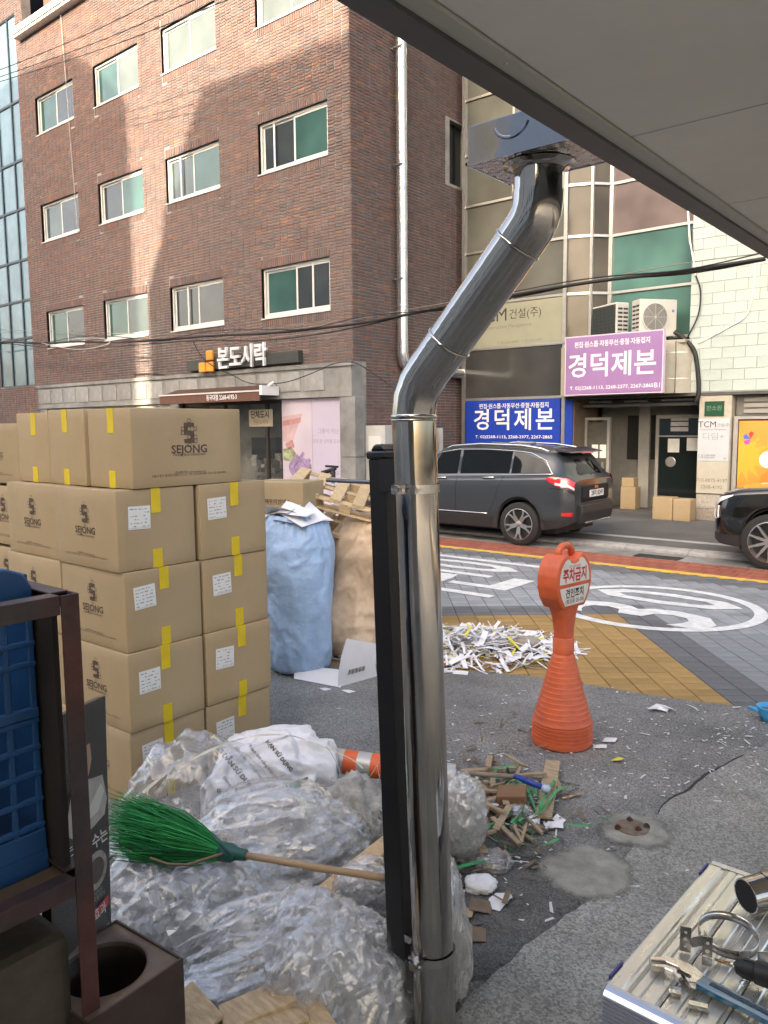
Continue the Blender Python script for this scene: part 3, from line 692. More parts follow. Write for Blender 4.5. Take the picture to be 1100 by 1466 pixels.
b = MB(); b.box(-4.02, -3.2, YT-.02, YT-.013, 4.55, 5.5); wn_ = b.build('window', GL[1], tb); b = MB(); b.box(-4.06, -4.02, YT-.03, YT-.01, 4.5, 5.55); b.box(-4.06, -3.2, YT-.031, YT-.011, 4.47, 4.52); b.build('frame', M_BLACK, wn_)
b = MB(); b.box(-8.17, 3.5, YT-.02, YT+.6, 2.56, 2.618); b.build('soffit_beam', mat('beam_dark', (.07, .07, .066), .7, var=.2), tb)
# pillar with stone foot
M_TILE = mat('pillar_tile', (.36, .33, .28), .6, var=.15, vs_=6, rnd=.06)
for (z0, z1, m_) in ((Z0, .30, mat('stone_foot_a', (.27, .235, .20), .5, var=.3, vs_=20)), (.305, .60, mat('stone_foot_b', (.38, .345, .305), .5, var=.3, vs_=20)), (.605, 2.555, M_TILE)): MB().box(-5.25, -4.63, YT, YT+.55, z0, z1).build('pillar', m_, tb, bevel=.004)
# entrance recess
M_GDK = mat('entrance_dark_glass', (.012, .018, .019), .06, spec=.6)
M_FRM = mat('entrance_frame', (.30, .29, .27), .5, var=.1)
yb = YT+1.1
b = MB(); b.box(-7.95, -5.25, yb+.35, yb+.4, Z0, 2.56); b.build('entrance_back_wall', mat('entrance_wall', (.17, .165, .155), .7, var=.15), tb)
b = MB(); b.box(-8.16, -7.96, YT, YT+1.2, Z0, 2.56); b.build('entrance_side_wall', mat('brown_wall', (.15, .115, .085), .6, var=.15), tb)
dr = MB().box(-7.90, -7.42, yb-.55, yb-.50, Z0, 2.05).build('side_door', mat('olive_door', (.085, .08, .066), .45, var=.2), tb)
b = MB(); b.box(-7.955, -7.9, yb-.57, yb-.47, Z0, 2.1); b.box(-7.42, -7.36, yb-.57, yb-.47, Z0, 2.1); b.box(-7.955, -7.36, yb-.571, yb-.469, 2.1, 2.16); b.build('door_frame', M_FRM, dr)
MB().box(-7.52, -7.47, yb-.62, yb-.55, 1.0, 1.16).build('door_handle', M_ALU, dr)
for k in (0, 1): MB().box(-7.78+k*.19, -7.63+k*.19, yb-.556, yb-.552, 1.25, 1.55).build('paper_notice', M_WHITE, dr)
gd = MB().box(-6.45, -5.28, yb, yb+.02, Z0, 2.12).build('glass_door', M_GDK, tb)
b = MB(); b.box(-6.52, -6.45, yb-.03, yb+.06, Z0, 2.2); b.box(-6.52, -5.26, yb-.029, yb+.059, 2.12, 2.2); b.build('door_frame', M_FRM, gd)
MB().lathe([(.0, 0), (.11, 0), (.115, .01), (.10, .02), (0, .022)], 24, (0, 0, 0), caps=False).build('round_plate', M_ALU, gd)
gd.children[-1].matrix_parent_inverse = Matrix.Identity(4); gd.children[-1].matrix_parent_inverse = mw(gd).inverted(); gd.children[-1].matrix_basis = Matrix.Translation((-6.18, yb-.004, 1.17)) @ Matrix.Rotation(R(90), 4, 'X')
for k in range(3): MB().box(-6.2, -5.82, yb-.008, yb-.004, 1.84+k*.115, 1.93+k*.115).build('nameplate', mat('plate_pale', (.45, .43, .44), .5, var=.2, vs_=10), gd)
MB().box(-6.25, -6.0, yb-.008, yb-.004, 1.38, 1.68).build('paper_notice', M_WHITE, gd); MB().box(-5.84, -5.6, yb-.0082, yb-.0042, 1.42, 1.7).build('paper_notice', M_WHITE, gd)
b = MB(); b.box(-6.45, -5.3, yb-.04, yb-.02, 1.72, 1.75); b.build('push_bar', M_ALU, gd)
b = MB(); b.box(-7.0, -6.75, yb+.2, yb+.28, Z0, 2.5); b.build('entrance_post', M_FRM, tb)
b = MB(); b.box(-7.3, -6.56, yb+.3, yb+.34, 1.2, 2.2); b.build('dark_opening', M_DARK, tb)
b = MB()
for x in (-7.7, -6.9, -6.1, -5.6): b.tube([(x, YT+.2, 2.5), (x+.5, YT+.25, 2.5)], .03, 8)
b.box(-7.9, -5.3, YT+.3, YT+.38, 2.38, 2.44); b.build('ceiling_pipes', mat('pipe_grey', (.13, .13, .125), .5, metal=.3), tb)
b = MB(); b.box(-7.96, -5.26, YT+.5, YT+1.45, Z0, Z0+.05); b.box(-7.96, -5.26, YT+.42, YT+.5, Z0, Z0+.025); b.build('entrance_step', mat('step_stone', (.09, .09, .088), .6, var=.2), tb)
# orange shop front right of the pillar
t = thing('orange_banner', 'orange and yellow sunflower print banner on the shop window right of the pillar', 'banner', (-3.8, YT+.1, .6))
MB().box(-4.5, -2.2, YT+.08, YT+.1, .25, 2.05).build('sheet', mat('banner_orange', (.52, .19, .03), .45, var=.12, vs_=1.0, col2=(.56, .26, .05), detail=2), t)
b = MB()
for k in range(14):
    a0, a1, a2 = [2*math.pi*(k+q)/14 for q in (-.42, 0, .42)]
    flat(b, [(-4.42+.28*math.cos(a0), 1.35+.28*math.sin(a0)), (-4.42+.52*math.cos(a1), 1.35+.52*math.sin(a1)), (-4.42+.28*math.cos(a2), 1.35+.28*math.sin(a2))], YT+.0782)
flat(b, [(-4.42+.30*math.cos(2*math.pi*k/24), 1.35+.30*math.sin(2*math.pi*k/24)) for k in range(24)], YT+.0775)
b.v = [(max(x, -4.498), y, z) for (x, y, z) in b.v]
b.build('printed_sun', mat('print_yellow', (.60, .34, .04), .45), t)
b = MB(); flat(b, [(-4.30, .26), (-4.05, 1.0), (-3.6, 1.35), (-3.0, 1.1), (-2.6, .26)], YT+.0778); b.build('printed_petal', mat('print_deep_orange', (.70, .20, .03), .45), t)
b = MB(); flat(b, [(-3.95+.16*math.cos(2*math.pi*k/20), 1.30+.16*math.sin(2*math.pi*k/20)) for k in range(20)], YT+.0770); b.build('printed_disc', M_WHITE, t)
for k, c in enumerate(((.55, .05, .04), (.05, .12, .5), (.5, .06, .3))):
    b = MB(); a = R(60+k*70); flat(b, [(-4.28, 1.70), (-4.28+.13*math.cos(a), 1.70+.13*math.sin(a)), (-4.28+.15*math.cos(a+.5), 1.70+.15*math.sin(a+.5)), (-4.28+.11*math.cos(a+.95), 1.70+.11*math.sin(a+.95))], YT+.0768); b.build('logo_petal', mat('logo_petal_%d' % k, c, .5), t)
letters('UY', (-4.08, YT+.0765, 1.70), XF, ZU, .22, mat('banner_olive', (.35, .26, .05), .5), t); letters('정\n원', (-3.72, YT+.0765, 1.66), XF, ZU, .3, M_PRT, t, bold=.03)
fr = MB(); fr.box(-4.6, -2.1, YT+.06, YT+.14, 2.08, 2.14); fr.box(-4.6, -4.52, YT+.06, YT+.14, Z0, 2.08); fr.build('frame', M_FRM, t)
b = MB(); b.box(-4.6, 3, YT+.2, YT+.25, 2.15, 2.55); b.box(-4.6, 3, YT+.2, YT+.25, Z0, .25); b.build('shop_header', mat('header_grey', (.14, .14, .135), .6, var=.2), tb)
b = MB()
for k in range(3): b.box(-4.45, 2.5, YT+.16, YT+.199, 2.2+k*.11, 2.28+k*.11)
b.build('shutter_slats', mat('shutter_slat', (.3, .29, .27), .5, metal=.3), tb)

# ---- signs
M_BLU = mat('sign_blue', (.012, .045, .34), .4, var=.06)
t = thing('blue_sign', 'blue bookbinding sign with white Korean lettering on the wall behind the car', 'sign', (-9.4, YT-.03, Z0))
MB().box(-10.82, -8.28, YT-.05, YT-.013, Z0+.02, 2.595).build('panel', M_BLU, t); MB().box(-8.165, -7.98, YT-.05, YT-.02, Z0, 2.55).build('end_panel', M_BLU, t)
def sign_text(t, cx, y, zt, zm, zb, w_):
    letters('편집·원스톱·자동무선·중철·자동접지', (cx, y, zt), XF, ZU, .15, M_LG, t, bold=.012, fit=(w_*.86, .125))
    letters('경덕제본', (cx, y, zm), XF, ZU, .5, M_LG, t, bold=.014, fit=(w_, .50), spacing=1.2 if w_ > 2 else 1.02)
    letters('T. 02)2268-1113, 2268-2377, 2267-2865', (cx, y, zb), XF, ZU, .128, M_LG, t, bold=.012, fit=(w_*.96, .095))
sign_text(t, -9.5, YT-.053, 2.46, 2.14, 1.72, 2.15)
t = thing('purple_sign', 'purple bookbinding sign with white Korean lettering hung above the entrance', 'sign', (-6.8, 15.6, 2.64))
MB().box(-7.84, -5.77, 15.6, 15.72, 2.64, 3.83).build('panel', mat('sign_purple', (.26, .15, .32), .4, var=.10, vs_=1.2, detail=2), t, bevel=.008)
b = MB(); b.box(-7.86, -5.75, 15.605, 15.73, 3.83, 3.85); b.box(-7.86, -5.75, 15.605, 15.73, 2.62, 2.64); b.box(-7.86, -7.841, 15.605, 15.73, 2.64, 3.83); b.box(-5.769, -5.75, 15.605, 15.73, 2.64, 3.83); b.build('rim', mat('sign_rim', (.6, .5, .6), .4), t)
b = MB()
for x in (-7.5, -6.1): b.box(x, x+.05, 15.73, 16.04, 3.2, 3.25)
b.build('bracket', M_ALU, t)
sign_text(t, -6.83, 15.597, 3.67, 3.24, 2.76, 1.88); letters('B1', (-5.845, 15.597, 2.765), XF, ZU, .14, M_LG, t)
t = thing('name_board', 'white upright name board with black lettering on the entrance pillar', 'sign', (-4.95, YT-.02, .6))
M_NB = mat('board_white', (.44, .47, .50), .4, var=.03); M_NB2 = mat('board_cream', (.42, .40, .33), .4, var=.05)
MB().box(-5.245, -4.645, YT-.035, YT-.003, 1.26, 2.10).build('upper_panel', M_NB, t); MB().box(-5.245, -4.645, YT-.035, YT-.003, .61, 1.255).build('lower_panel', M_NB2, t)
letters('TCM', (-5.07, YT-.037, 1.98), XF, ZU, .17, M_PRT, t); letters('건설(주)', (-4.755, YT-.037, 1.965), XF, ZU, .075, _mats['grey_print'], t); letters('Construction Management', (-4.95, YT-.037, 1.885), XF, ZU, .047, _mats['grey_print'], t)
letters('디딤+', (-4.95, YT-.037, 1.74), XF, ZU, .15, mat('thin_print', (.28, .29, .3), .5), t, sx=1.2); letters('T. 02-2266-0000\nF. 02-2266-0001', (-5.06, YT-.037, 1.35), XF, ZU, .05, _mats['grey_print'], t); letters('5F', (-4.71, YT-.037, 1.31), XF, ZU, .055, _mats['grey_print'], t)
letters('010-8875-4197', (-4.95, YT-.037, .87), XF, ZU, .098, mat('khaki_print', (.22, .19, .13), .5), t, bold=.012); letters('2268-4192', (-4.95, YT-.037, .735), XF, ZU, .098, _mats['khaki_print'], t, bold=.012)
t = thing('green_plate', 'small dark green door plate above the white name board', 'sign', (-4.95, YT-.02, 2.14))
MB().box(-5.14, -4.77, YT-.02, YT-.003, 2.15, 2.44).build('panel', mat('plate_green', (.012, .06, .03), .4), t); letters('한소원', (-4.955, YT-.0225, 2.30), XF, ZU, .11, mat('plate_letter', (.16, .26, .18), .5), t)
t = thing('potted_plant', 'spiky leaved plant beside the entrance pillar behind the black car', 'plant', (-4.3, YT-.4, Z0))
MB().lathe([(.13, 0), (.17, .32), (.185, .33), (.185, .36), (.15, .36), (.14, .30)], 16, (-4.3, YT-.4, Z0), caps=False).build('pot', mat('pot_clay', (.2, .15, .11), .8), t)
for k in range(22):
    a = rnd(0, 6.28); l = rnd(.35, .62); el = rnd(.5, 1.35); w_ = .022; base_ = Vector((-4.3, YT-.4, Z0+.3)); dv = Vector((math.cos(a)*math.cos(el), math.sin(a)*math.cos(el), math.sin(el))); sd_ = dv.cross(Vector((0, 0, 1))).normalized()
    b = MB(); p1 = base_+dv*l*.5; p2 = base_+dv*l+Vector((0, 0, -.08)); b.add([base_-sd_*w_*.6, base_+sd_*w_*.6, p1+sd_*w_, p1-sd_*w_, p2], [(0, 1, 2, 3), (3, 2, 4)]); b.build('leaf', mat('spiky_leaf', (.06, .085, .035), .5, var=.3, vs_=20, rnd=.25), t)

# ---- two air conditioner outdoor units on the parapet
M_AC = mat('ac_white', (.46, .455, .42), .45, var=.06, vs_=5); M_ACD = mat('ac_dark', (.025, .028, .03), .6)
def ac(label, x, y, rz, coil):
    t = thing('outdoor_unit', label, 'air conditioner', (x, y, 3.72), rz, 'air conditioner units above the purple sign')
    MB().box(-.42, .42, -.16, .16, .06, .80).build('housing', M_AC, t, bevel=.02, seg=2, w=False)
    for s in (-.3, .3): MB().box(s-.05, s+.05, -.17, .17, 0, .06).build('foot', M_ACD, t, w=False)
    MB().lathe([(.28, 0), (.30, .008), (.30, .02), (.27, .022)], 28, (0, 0, 0), caps=False).build('fan_ring', M_AC, t, w=False).matrix_basis = Matrix.Translation((-.08, -.158, .44)) @ Matrix.Rotation(R(90), 4, 'X')
    MB().lathe([(.0, 0), (.275, 0), (.275, .002), (0, .002)], 28, caps=False).build('fan_opening', mat('fan_shadow', (.16, .16, .15), .6), t, w=False).matrix_basis = Matrix.Translation((-.08, -.1605, .44)) @ Matrix.Rotation(R(90), 4, 'X')
    b = MB()
    for k in range(1, 8): b.tube([(-.08+.035*k*math.cos(a), -.182, .44+.035*k*math.sin(a)) for a in [2*math.pi*j/28 for j in range(28)]], .0028, 4, closed=True)
    for k in range(8): a = math.pi*k/4; b.tube([(-.08, -.184, .44), (-.08+.28*math.cos(a), -.184, .44+.28*math.sin(a))], .004, 4)
    b.build('fan_grille', M_AC, t, w=False)
    for sx_ in (-1, 1):
        for j in range(2):
            for k in range(7): MB().box(sx_*.4205-.004, sx_*.4205+.004, -.13+j*.135, -.02+j*.135, .14+k*.085, .18+k*.085).build('vent_slot', M_ACD, t, w=False)
    if coil:
        b = MB(); b.box(-.40, .40, .158, .166, .10, .76); b.build('coil', M_ACD, t, w=False); b = MB()
        for k in range(17): b.box(-.39+k*.047, -.38+k*.047, .166, .172, .10, .76)
        for k in range(9): b.box(-.40, .40, .1665, .1715, .12+k*.075, .126+k*.075)
        b.build('coil_guard', mat('guard_dark', (.05, .06, .06), .5), t, w=False)
    MB().box(.30, .35, -.168, -.160, .55, .60).build('badge', mat('ac_badge', (.1, .2, .5), .4), t, w=False)
    return t
ac('air conditioner unit showing its dark coil side left above the purple sign', -7.15, YT-.05, R(150), True)
ac('air conditioner unit with slotted end and round fan right above the purple sign', -6.2, YT-.05, R(52), False)
# ---- cables and pipes on the right building
def cable(label, pts, r_, name='cable', m=None, n=6, kind=None, sag=0):
    b = MB(); out = []
    P = [Vector(p) for p in pts]
    for i in range(len(P)-1):       # catmull-rom
        p0, p1, p2, p3 = P[max(i-1, 0)], P[i], P[i+1], P[min(i+2, len(P)-1)]
        for k in range(6):
            u = k/6; out.append(.5*((2*p1)+(p2-p0)*u+(2*p0-5*p1+4*p2-p3)*u*u+(3*p1-p0-3*p2+p3)*u**3))
    out.append(P[-1]); b.tube(out, r_, n); o = b.build(name, m or M_RUBBER, smooth=True); tag(o, label, 'cable'); return o
Yc = YT-.06
cable('thick black pipe bundle curling down beside the right hand air conditioner', [PY(x, y, Yc) for x, y in ((966, 475), (982, 487), (995, 505), (1000, 540), (1000, 566), (996, 575))], .045)
cable('thin dark cable hanging beside the teal window down to the pipe bundle', [PY(x, y, Yc) for x, y in ((990, 330), (994, 385), (1003, 415), (1000, 450), (985, 482))], .016)
cable('white cable looping across the white block wall', [PY(x, y, Yc+.03) for x, y in ((1082, 370), (1078, 420), (1068, 452), (1040, 470), (1000, 492))], .014, m=M_WHITE)
cable('grey cable running down beside the beige parapet', [PY(x, y, Yc-.3) for x, y in ((968, 488), (968, 520), (966, 562))], .012, m=_mats['pipe_grey'])
cable('white drain hose on the edge of the white wall under the canopy', [PY(x, y, Yc) for x, y in ((985, 300), (988, 345), (990, 352), (996, 395))], .02, m=M_WHITE)
# ---- street cables
Yw = 11.7
main = [(-60, 500), (0, 490), (60, 492), (110, 489), (155, 490), (230, 487), (300, 481), (370, 478), (440, 472), (520, 462), (600, 447), (640, 440), (760, 418), (860, 402), (980, 388), (1096, 370)]
cable('thick black cable bundle strung across the brick front and glass front', [PY(x, y, Yw) for x, y in main], .026)
cable('black cable slung just below the thick bundle', [PY(x, y+(7 if 100 < x < 600 else 2)+3*math.sin(x*.02), Yw+.03) for x, y in main], .014)
cable('thin cable weaving over the thick bundle', [PY(x, y-5+4*math.sin(x*.033), Yw-.03) for x, y in main], .010)
cable('thin pale wire strung above the thick bundle at the right', [PY(x, y, Yw+.1) for x, y in ((-60, 470), (200, 478), (420, 476), (520, 455), (650, 432), (800, 410), (960, 380), (1096, 362))], .007, m=mat('wire_brown', (.2, .17, .14), .6))
cable('pale coiled cable end tied to the bundle by the leftmost windows', [PY(x, y, Yw-.05) for x, y in ((60, 491), (85, 497), (110, 500), (135, 498), (158, 490), (140, 484), (100, 486))], .012, m=mat('cable_grey', (.35, .34, .32), .6))
for k, (a, c, l) in enumerate((((0, 111), (262, -20), 'topmost of three thin wires slanting across the upper brick wall'), ((0, 112), (300, -10), 'middle of three thin wires slanting across the upper brick wall'), ((0, 118), (330, -2), 'lowest of three thin wires slanting across the upper brick wall'))):
    a = (0, (100, 110, 117)[k]); mid = ((a[0]+c[0])/2, (a[1]+c[1])/2+6)
    cable(l, [PY(-60, a[1]+18, 10.5), PY(*a, 10.5), PY(*mid, 10.5), PY(*c, 10.5)], .011)
cable('grey cord hanging down the brick wall past the leftmost windows', [PY(x, y, YB-.05) for x, y in ((86, 8), (90, 60), (95, 120), (101, 200), (107, 275), (112, 335))], .012, m=_mats['cable_grey'])
cable('dark loose wire drooping from the bundle across the shop sign', [PY(x, y, YB-.3) for x, y in ((276, 488), (290, 512), (312, 528), (335, 538), (350, 546), (370, 550), (410, 547), (450, 533), (480, 520), (505, 518))], .011)
cable('dark wire leaving the brick corner towards the metal flue', [PY(x, y, YB-.12) for x, y in ((505, 518), (520, 525), (545, 542), (570, 560), (600, 575))], .011)
cable('dark cable on the brick wall left of the shop sign', [PY(x, y, YB-.05) for x, y in ((190, 536), (215, 535), (245, 538), (270, 541))], .012)

# ================================================================ buildings behind the camera (they shade the yard)
tanE = math.tan(SUN_EL)
M_BEH = mat('rear_render', (.55, .53, .49), .8, var=.1, vs_=1)
def rear(label, pts, Y0, dep):
    t = thing('rear_building', label, 'building', (pts[0][0], Y0, 0))
    up = (YB-Y0)*tanE
    b = MB(); b.prism([(x, max(0, z+up) if z > -900 else 0) for (x, z) in pts], 'y', Y0-dep, Y0); b.build('wall', M_BEH, t)
    return t
ra = rear('plain block across the yard whose shadow falls left on the brick wall', [(-60, -999), (-19.12, -999), (-19.05, 10.6), (-20.73, 11.97), (-21.7, 12.55), (-22.2, 12.62), (-25, 12.85), (-60, 12.9)], -25.0, 8)
rb = rear('plain block behind the canopy whose shadow falls right on the brick wall', [(-17.42, -999), (-17.42, 4.15), (-17.6, 4.55), (-18.35, 4.97), (-18.4, 5.65), (-18.1, 6.24), (-17.73, 6.72), (-17.48, 7.72), (-16.68, 8.9), (-15.85, 10.07), (-11.2, 9.88), (-11.0, 15), (7, 15), (7, -999)], -25.0, 8)
for (t, xs) in ((rb, (-14, -10, -6, -2, 2, 6)), (ra, (-40, -35, -30, -25))):
    for x in xs:
        for z in (4, 8, 12, 16):
            MB().box(x, x+1.8, -25.0, -24.97, z, z+1.5).build('window', GL[1], t)
t = thing('shop_unit', 'low shop unit with the canopy over the camera', 'building', (2, -1, 0))
b = MB(); b.box(-.7, 3.2, -5.4, -5.1, 0, 2.6); b.build('wall', mat('unit_wall', (.45, .43, .40), .8, var=.15), t)

# ================================================================ canopy over the camera
t = thing('canopy', 'pale canopy soffit of flat panels with a dark edge trim overhead', 'canopy', (-.79, 2, 2.6))
XE, ZC = -.786, 2.60
M_SOF = mat('soffit_panel', (.80, .775, .69), .65, var=.09, vs_=1.5, bump=.04, bs=6, rnd=.03, col2=(.72, .70, .62))
M_TRIM = mat('soffit_trim', (.10, .10, .096), .5, var=.1)
b = MB(); b.box(XE, XE+.052, -5, 5.5, ZC-.012, ZC+.14); b.build('edge_trim', M_TRIM, t)
b = MB(); b.box(XE+.054, XE+.088, -5, 5.5, ZC-.006, ZC+.05); b.build('edge_strip', mat('soffit_strip', (.5, .49, .43), .6), t)
ys = [-5.0, -2.6, -1.5, -.42, .58, 1.665, 2.335, 3.4, 4.5, 5.5]
for a, c in zip(ys, ys[1:]): MB().box(XE+.092, 3.2, a+.003, c-.003, ZC, ZC+.03).build('panel', M_SOF, t)
b = MB(); b.box(XE+.05, 3.3, -5, 5.5, ZC+.032, ZC+.30); b.build('slab', M_DARK, t)
for k in range(16): MB().lathe([(0, -.0015), (.004, -.001), (.0045, 0)], 8, (XE+.071, .35+k*.28, ZC-.006), caps=False).build('screw', M_ALU, t)

# small smudges are wear on the panel
# ================================================================ cars
M_TYRE = mat('tyre', (.018, .018, .018), .8, bump=.2, bs=60); M_RIM = mat('alloy', (.55, .55, .54), .28, metal=.95, var=.05); M_RIMD = mat('alloy_dark', (.06, .06, .062), .4, metal=.7)
M_CHR = mat('chrome', (.72, .72, .71), .1, metal=1.0); M_CG = mat('car_glass', (.005, .006, .007), .03, spec=.4); M_CLAD = mat('car_cladding', (.022, .022, .023), .55)
M_REDL = mat('tail_red', (.5, .012, .016), .15, spec=.7, coat=.8); M_CLRL = mat('lamp_clear', (.6, .58, .56), .12, spec=.7, coat=.6); M_SEAM = mat('panel_gap', (.004, .004, .004), .9)
class Car:
    def __init__(s, k): s.k = k
    def itp(s, key, x):
        xs, ys = zip(*s.k[key]); return float(np.interp(x, xs, ys))
    def xm(s, x):
        r_, f_ = s.k['axles'][0], s.k['axles'][1]
        if x < r_: return r_+(x-r_)*s.k.get('rk', 1.0)
        return f_+(x-f_)*s.k.get('fk', 1.0) if x > f_ else x
    def sec(s, x):          # half section: key points (y, z) from sill to roof centre
        zb = s.itp('bot', x)
        for xa in s.k['axles']:
            d = abs(x-xa); ra = s.k['arch']
            if d < ra: zb = max(zb, s.k['wr'] + math.sqrt(ra*ra-d*d)*.98-.01)
        hw = s.itp('hw', x); zt = s.itp('belt', x); zr_ = s.itp('roof', x); ry = s.itp('ry', x)
        cab = max(0.0, zr_-zt)
        pts = [(hw-.05, zb), (hw-.015, max(zb+.03, .5)), (hw, max(zb+.05, .70)), (hw-.01, max(zb+.07, zt-.14)), (hw-.045, zt), (hw-.085, zt+.03 + .02*cab),
               (ry+.03, max(zt+.04, zr_-.10)), (ry-.04, max(zt+.05, zr_-.045)), (ry-.28, max(zt+.055, zr_-.008)), (0.0, max(zt+.06, zr_+.012))]
        return pts
    def S(s, x, q, side=-1):    # q in 0..9 along the section
        p = s.sec(x); i = min(int(q), 8); u = q-i
        a, c = p[i], p[i+1]
        # gentle catmull smoothing
        p0 = p[max(i-1, 0)]; p3 = p[min(i+2, 9)]
        def cr(m): 
            lin = a[m]*(1-u)+c[m]*u
            cm = .5*(2*a[m]+(c[m]-p0[m])*u+(2*p0[m]-5*a[m]+4*c[m]-p3[m])*u*u+(3*a[m]-p0[m]-3*c[m]+p3[m])*u**3)
            return lin*.6+cm*.4
        return Vector((s.xm(x), side*cr(0), cr(1)))
    def N(s, x, q, side=-1):
        e = .01; du = s.S(x+e, q, side)-s.S(x-e, q, side); dq = s.S(x, min(9, q+.03), side)-s.S(x, max(0, q-.03), side)
        n = du.cross(dq)*(1 if side < 0 else -1); n.normalize()
        if n.y*side < 0 and abs(n.y) > .1: n = -n
        if n.z < 0 and abs(n.y) <= .1: n = -n
        return n
    def stations(s):
        xs = set(np.linspace(s.k['x0'], s.k['x1'], 46).round(4))
        for xa in s.k['axles']:
            for d in np.linspace(-s.k['arch']-.001, s.k['arch']+.001, 15): xs.add(round(float(xa+d), 4))
        return sorted(xs)
    def body(s, m, t):
        xs = s.stations(); qs = np.linspace(0, 9, 28); b = MB(); n = len(qs)
        full = [(q, -1) for q in qs] + [(q, 1) for q in qs[::-1][1:]]
        vs = [s.S(x, q, sd_) for x in xs for (q, sd_) in full]; w_ = len(full); fs = []
        for i in range(len(xs)-1):
            for j in range(w_-1): fs.append((i*w_+j, (i+1)*w_+j, (i+1)*w_+j+1, i*w_+j+1))
        fs.append(tuple(range(w_))); fs.append(tuple(range((len(xs)-1)*w_, len(xs)*w_))[::-1])
        b.add(vs, fs)
        o = b.build('body', m, t, w=False, autos=38); return o
    def patch(s, pts, off=.006, th=.0, sub=10):     # outline in (x, q): fill with a grid mapped to the surface
        pass
    def strip(s, name, top, bot, m, t, nx=24, nq=5, off=.006, side=-1, x0=None, x1=None):
        b = MB()
        def fn(u, v):
            x = x0+(x1-x0)*u; qa, qb = np.interp(x, *zip(*bot)), np.interp(x, *zip(*top)); q = qa+(qb-qa)*v
            return s.S(x, q, side)+s.N(x, q, side)*off
        b.grid(fn, nx, nq); return b.build(name, m, t, w=False, smooth=True, fix=False)
    def line(s, name, path, r_, m, t, off=.004, n=5, side=-1):
        P = []
        for (a, c) in zip(path, path[1:]):
            for k in range(6): u = k/6; P.append((a[0]*(1-u)+c[0]*u, a[1]*(1-u)+c[1]*u))
        P.append(path[-1])
        return MB().tube([s.S(x, q, side)+s.N(x, q, side)*off for x, q in P], r_, n).build(name, m, t, w=False, smooth=True)
def wheel(t, x, y, r_, side, spokes=5, twin=True):
    b = MB(); w_ = .115
    def ring(prof, n=36): b.lathe(prof, n, caps=False)
    ring([(r_-.115, -w_+.02), (r_-.10, -w_), (r_-.03, -w_-.004), (r_-.004, -w_+.02), (r_, -.05), (r_, .05), (r_-.004, w_-.02), (r_-.03, w_), (r_-.10, w_)])
    M = Matrix.Translation((x, y, r_)) @ Matrix.Rotation(R(90 if side < 0 else -90), 4, 'X')
    ty = b.build('wheel', M_TYRE, t, w=False, autos=40); ty.matrix_basis = M
    b = MB(); rr = r_-.10
    b.lathe([(rr, w_-.002), (rr-.012, w_+.002), (rr-.02, w_-.02), (rr-.03, -.04)], 40, caps=False)
    for k in range(spokes):
        a = 2*math.pi*k/spokes+.31
        for s_ in ((-1, 1) if twin else (0,)):
            a2 = a+s_*.235
            p0 = Vector((.045*math.cos(a+s_*.3), .045*math.sin(a+s_*.3), w_-.03)); p1 = Vector((.62*rr*math.cos(a+s_*.13), .62*rr*math.sin(a+s_*.13), w_-.012)); p2 = Vector(((rr-.01)*math.cos(a2), (rr-.01)*math.sin(a2), w_-.008))
            b.obox(p0, p1, .038, .022); b.obox(p1, p2, .030, .020)
    b.lathe([(.0, w_-.01), (.035, w_-.012), (.06, w_-.025), (.065, w_-.05)], 16, caps=False)
    b.build('rim', M_RIM, ty, w=False, autos=35)
    b = MB(); b.lathe([(0, .02), (rr-.03, .02), (rr-.028, -.03)], 32, caps=False); b.build('brake_disc', M_RIMD, ty, w=False)
    return ty
# ---- grey family car, seen from its rear left
K1 = dict(rk=.885, x0=-2.36, x1=2.39, axles=(-1.33, 1.45), arch=.44, wr=.365,
  bot=[(-2.4, .46), (-2.2, .36), (-1.9, .30), (-1, .27), (1.0, .27), (2.0, .27), (2.39, .34)],
  hw=[(-2.36, .74), (-2.30, .83), (-2.1, .905), (-1.6, .94), (0, .945), (1.4, .94), (2.0, .90), (2.25, .80), (2.39, .62)],
  belt=[(-2.36, 1.06), (-2.28, 1.13), (-2.0, 1.16), (-1.2, 1.125), (0, 1.08), (1.05, 1.05), (1.6, 1.02), (2.1, .93), (2.39, .72)],
  roof=[(-2.36, 1.08), (-2.27, 1.20), (-2.12, 1.40), (-1.98, 1.545), (-1.85, 1.60), (-1.3, 1.655), (-.6, 1.685), (0, 1.675), (.4, 1.62), (.75, 1.47), (1.3, 1.12), (1.6, 1.08), (2.1, .97), (2.39, .76)],
  ry=[(-2.36, .60), (-2.1, .64), (-1.6, .67), (-.6, .70), (.2, .69), (.8, .70), (1.4, .74), (2.0, .72), (2.39, .5)])
M_P1 = mat('car_paint_grey', (.030, .034, .040), .3, metal=.1, coat=.7, spec=.5)
CX, CY = -6.58-1.33, 11.48+.93
car = thing('parked_car', 'dark grey estate car with red tail lamps parked before the blue sign', 'car', (CX, CY, -.008), R(180))
for _k in ('bot', 'hw', 'belt', 'roof', 'ry'): pass
c1 = Car(K1)
c1.body(M_P1, car)
for side, yy in ((1, -1), (-1, 1)): pass
for (xa, sd_) in ((-1.33, -1), (1.45, -1), (-1.33, 1), (1.45, 1)): wheel(car, xa, sd_*.83, .365, sd_)
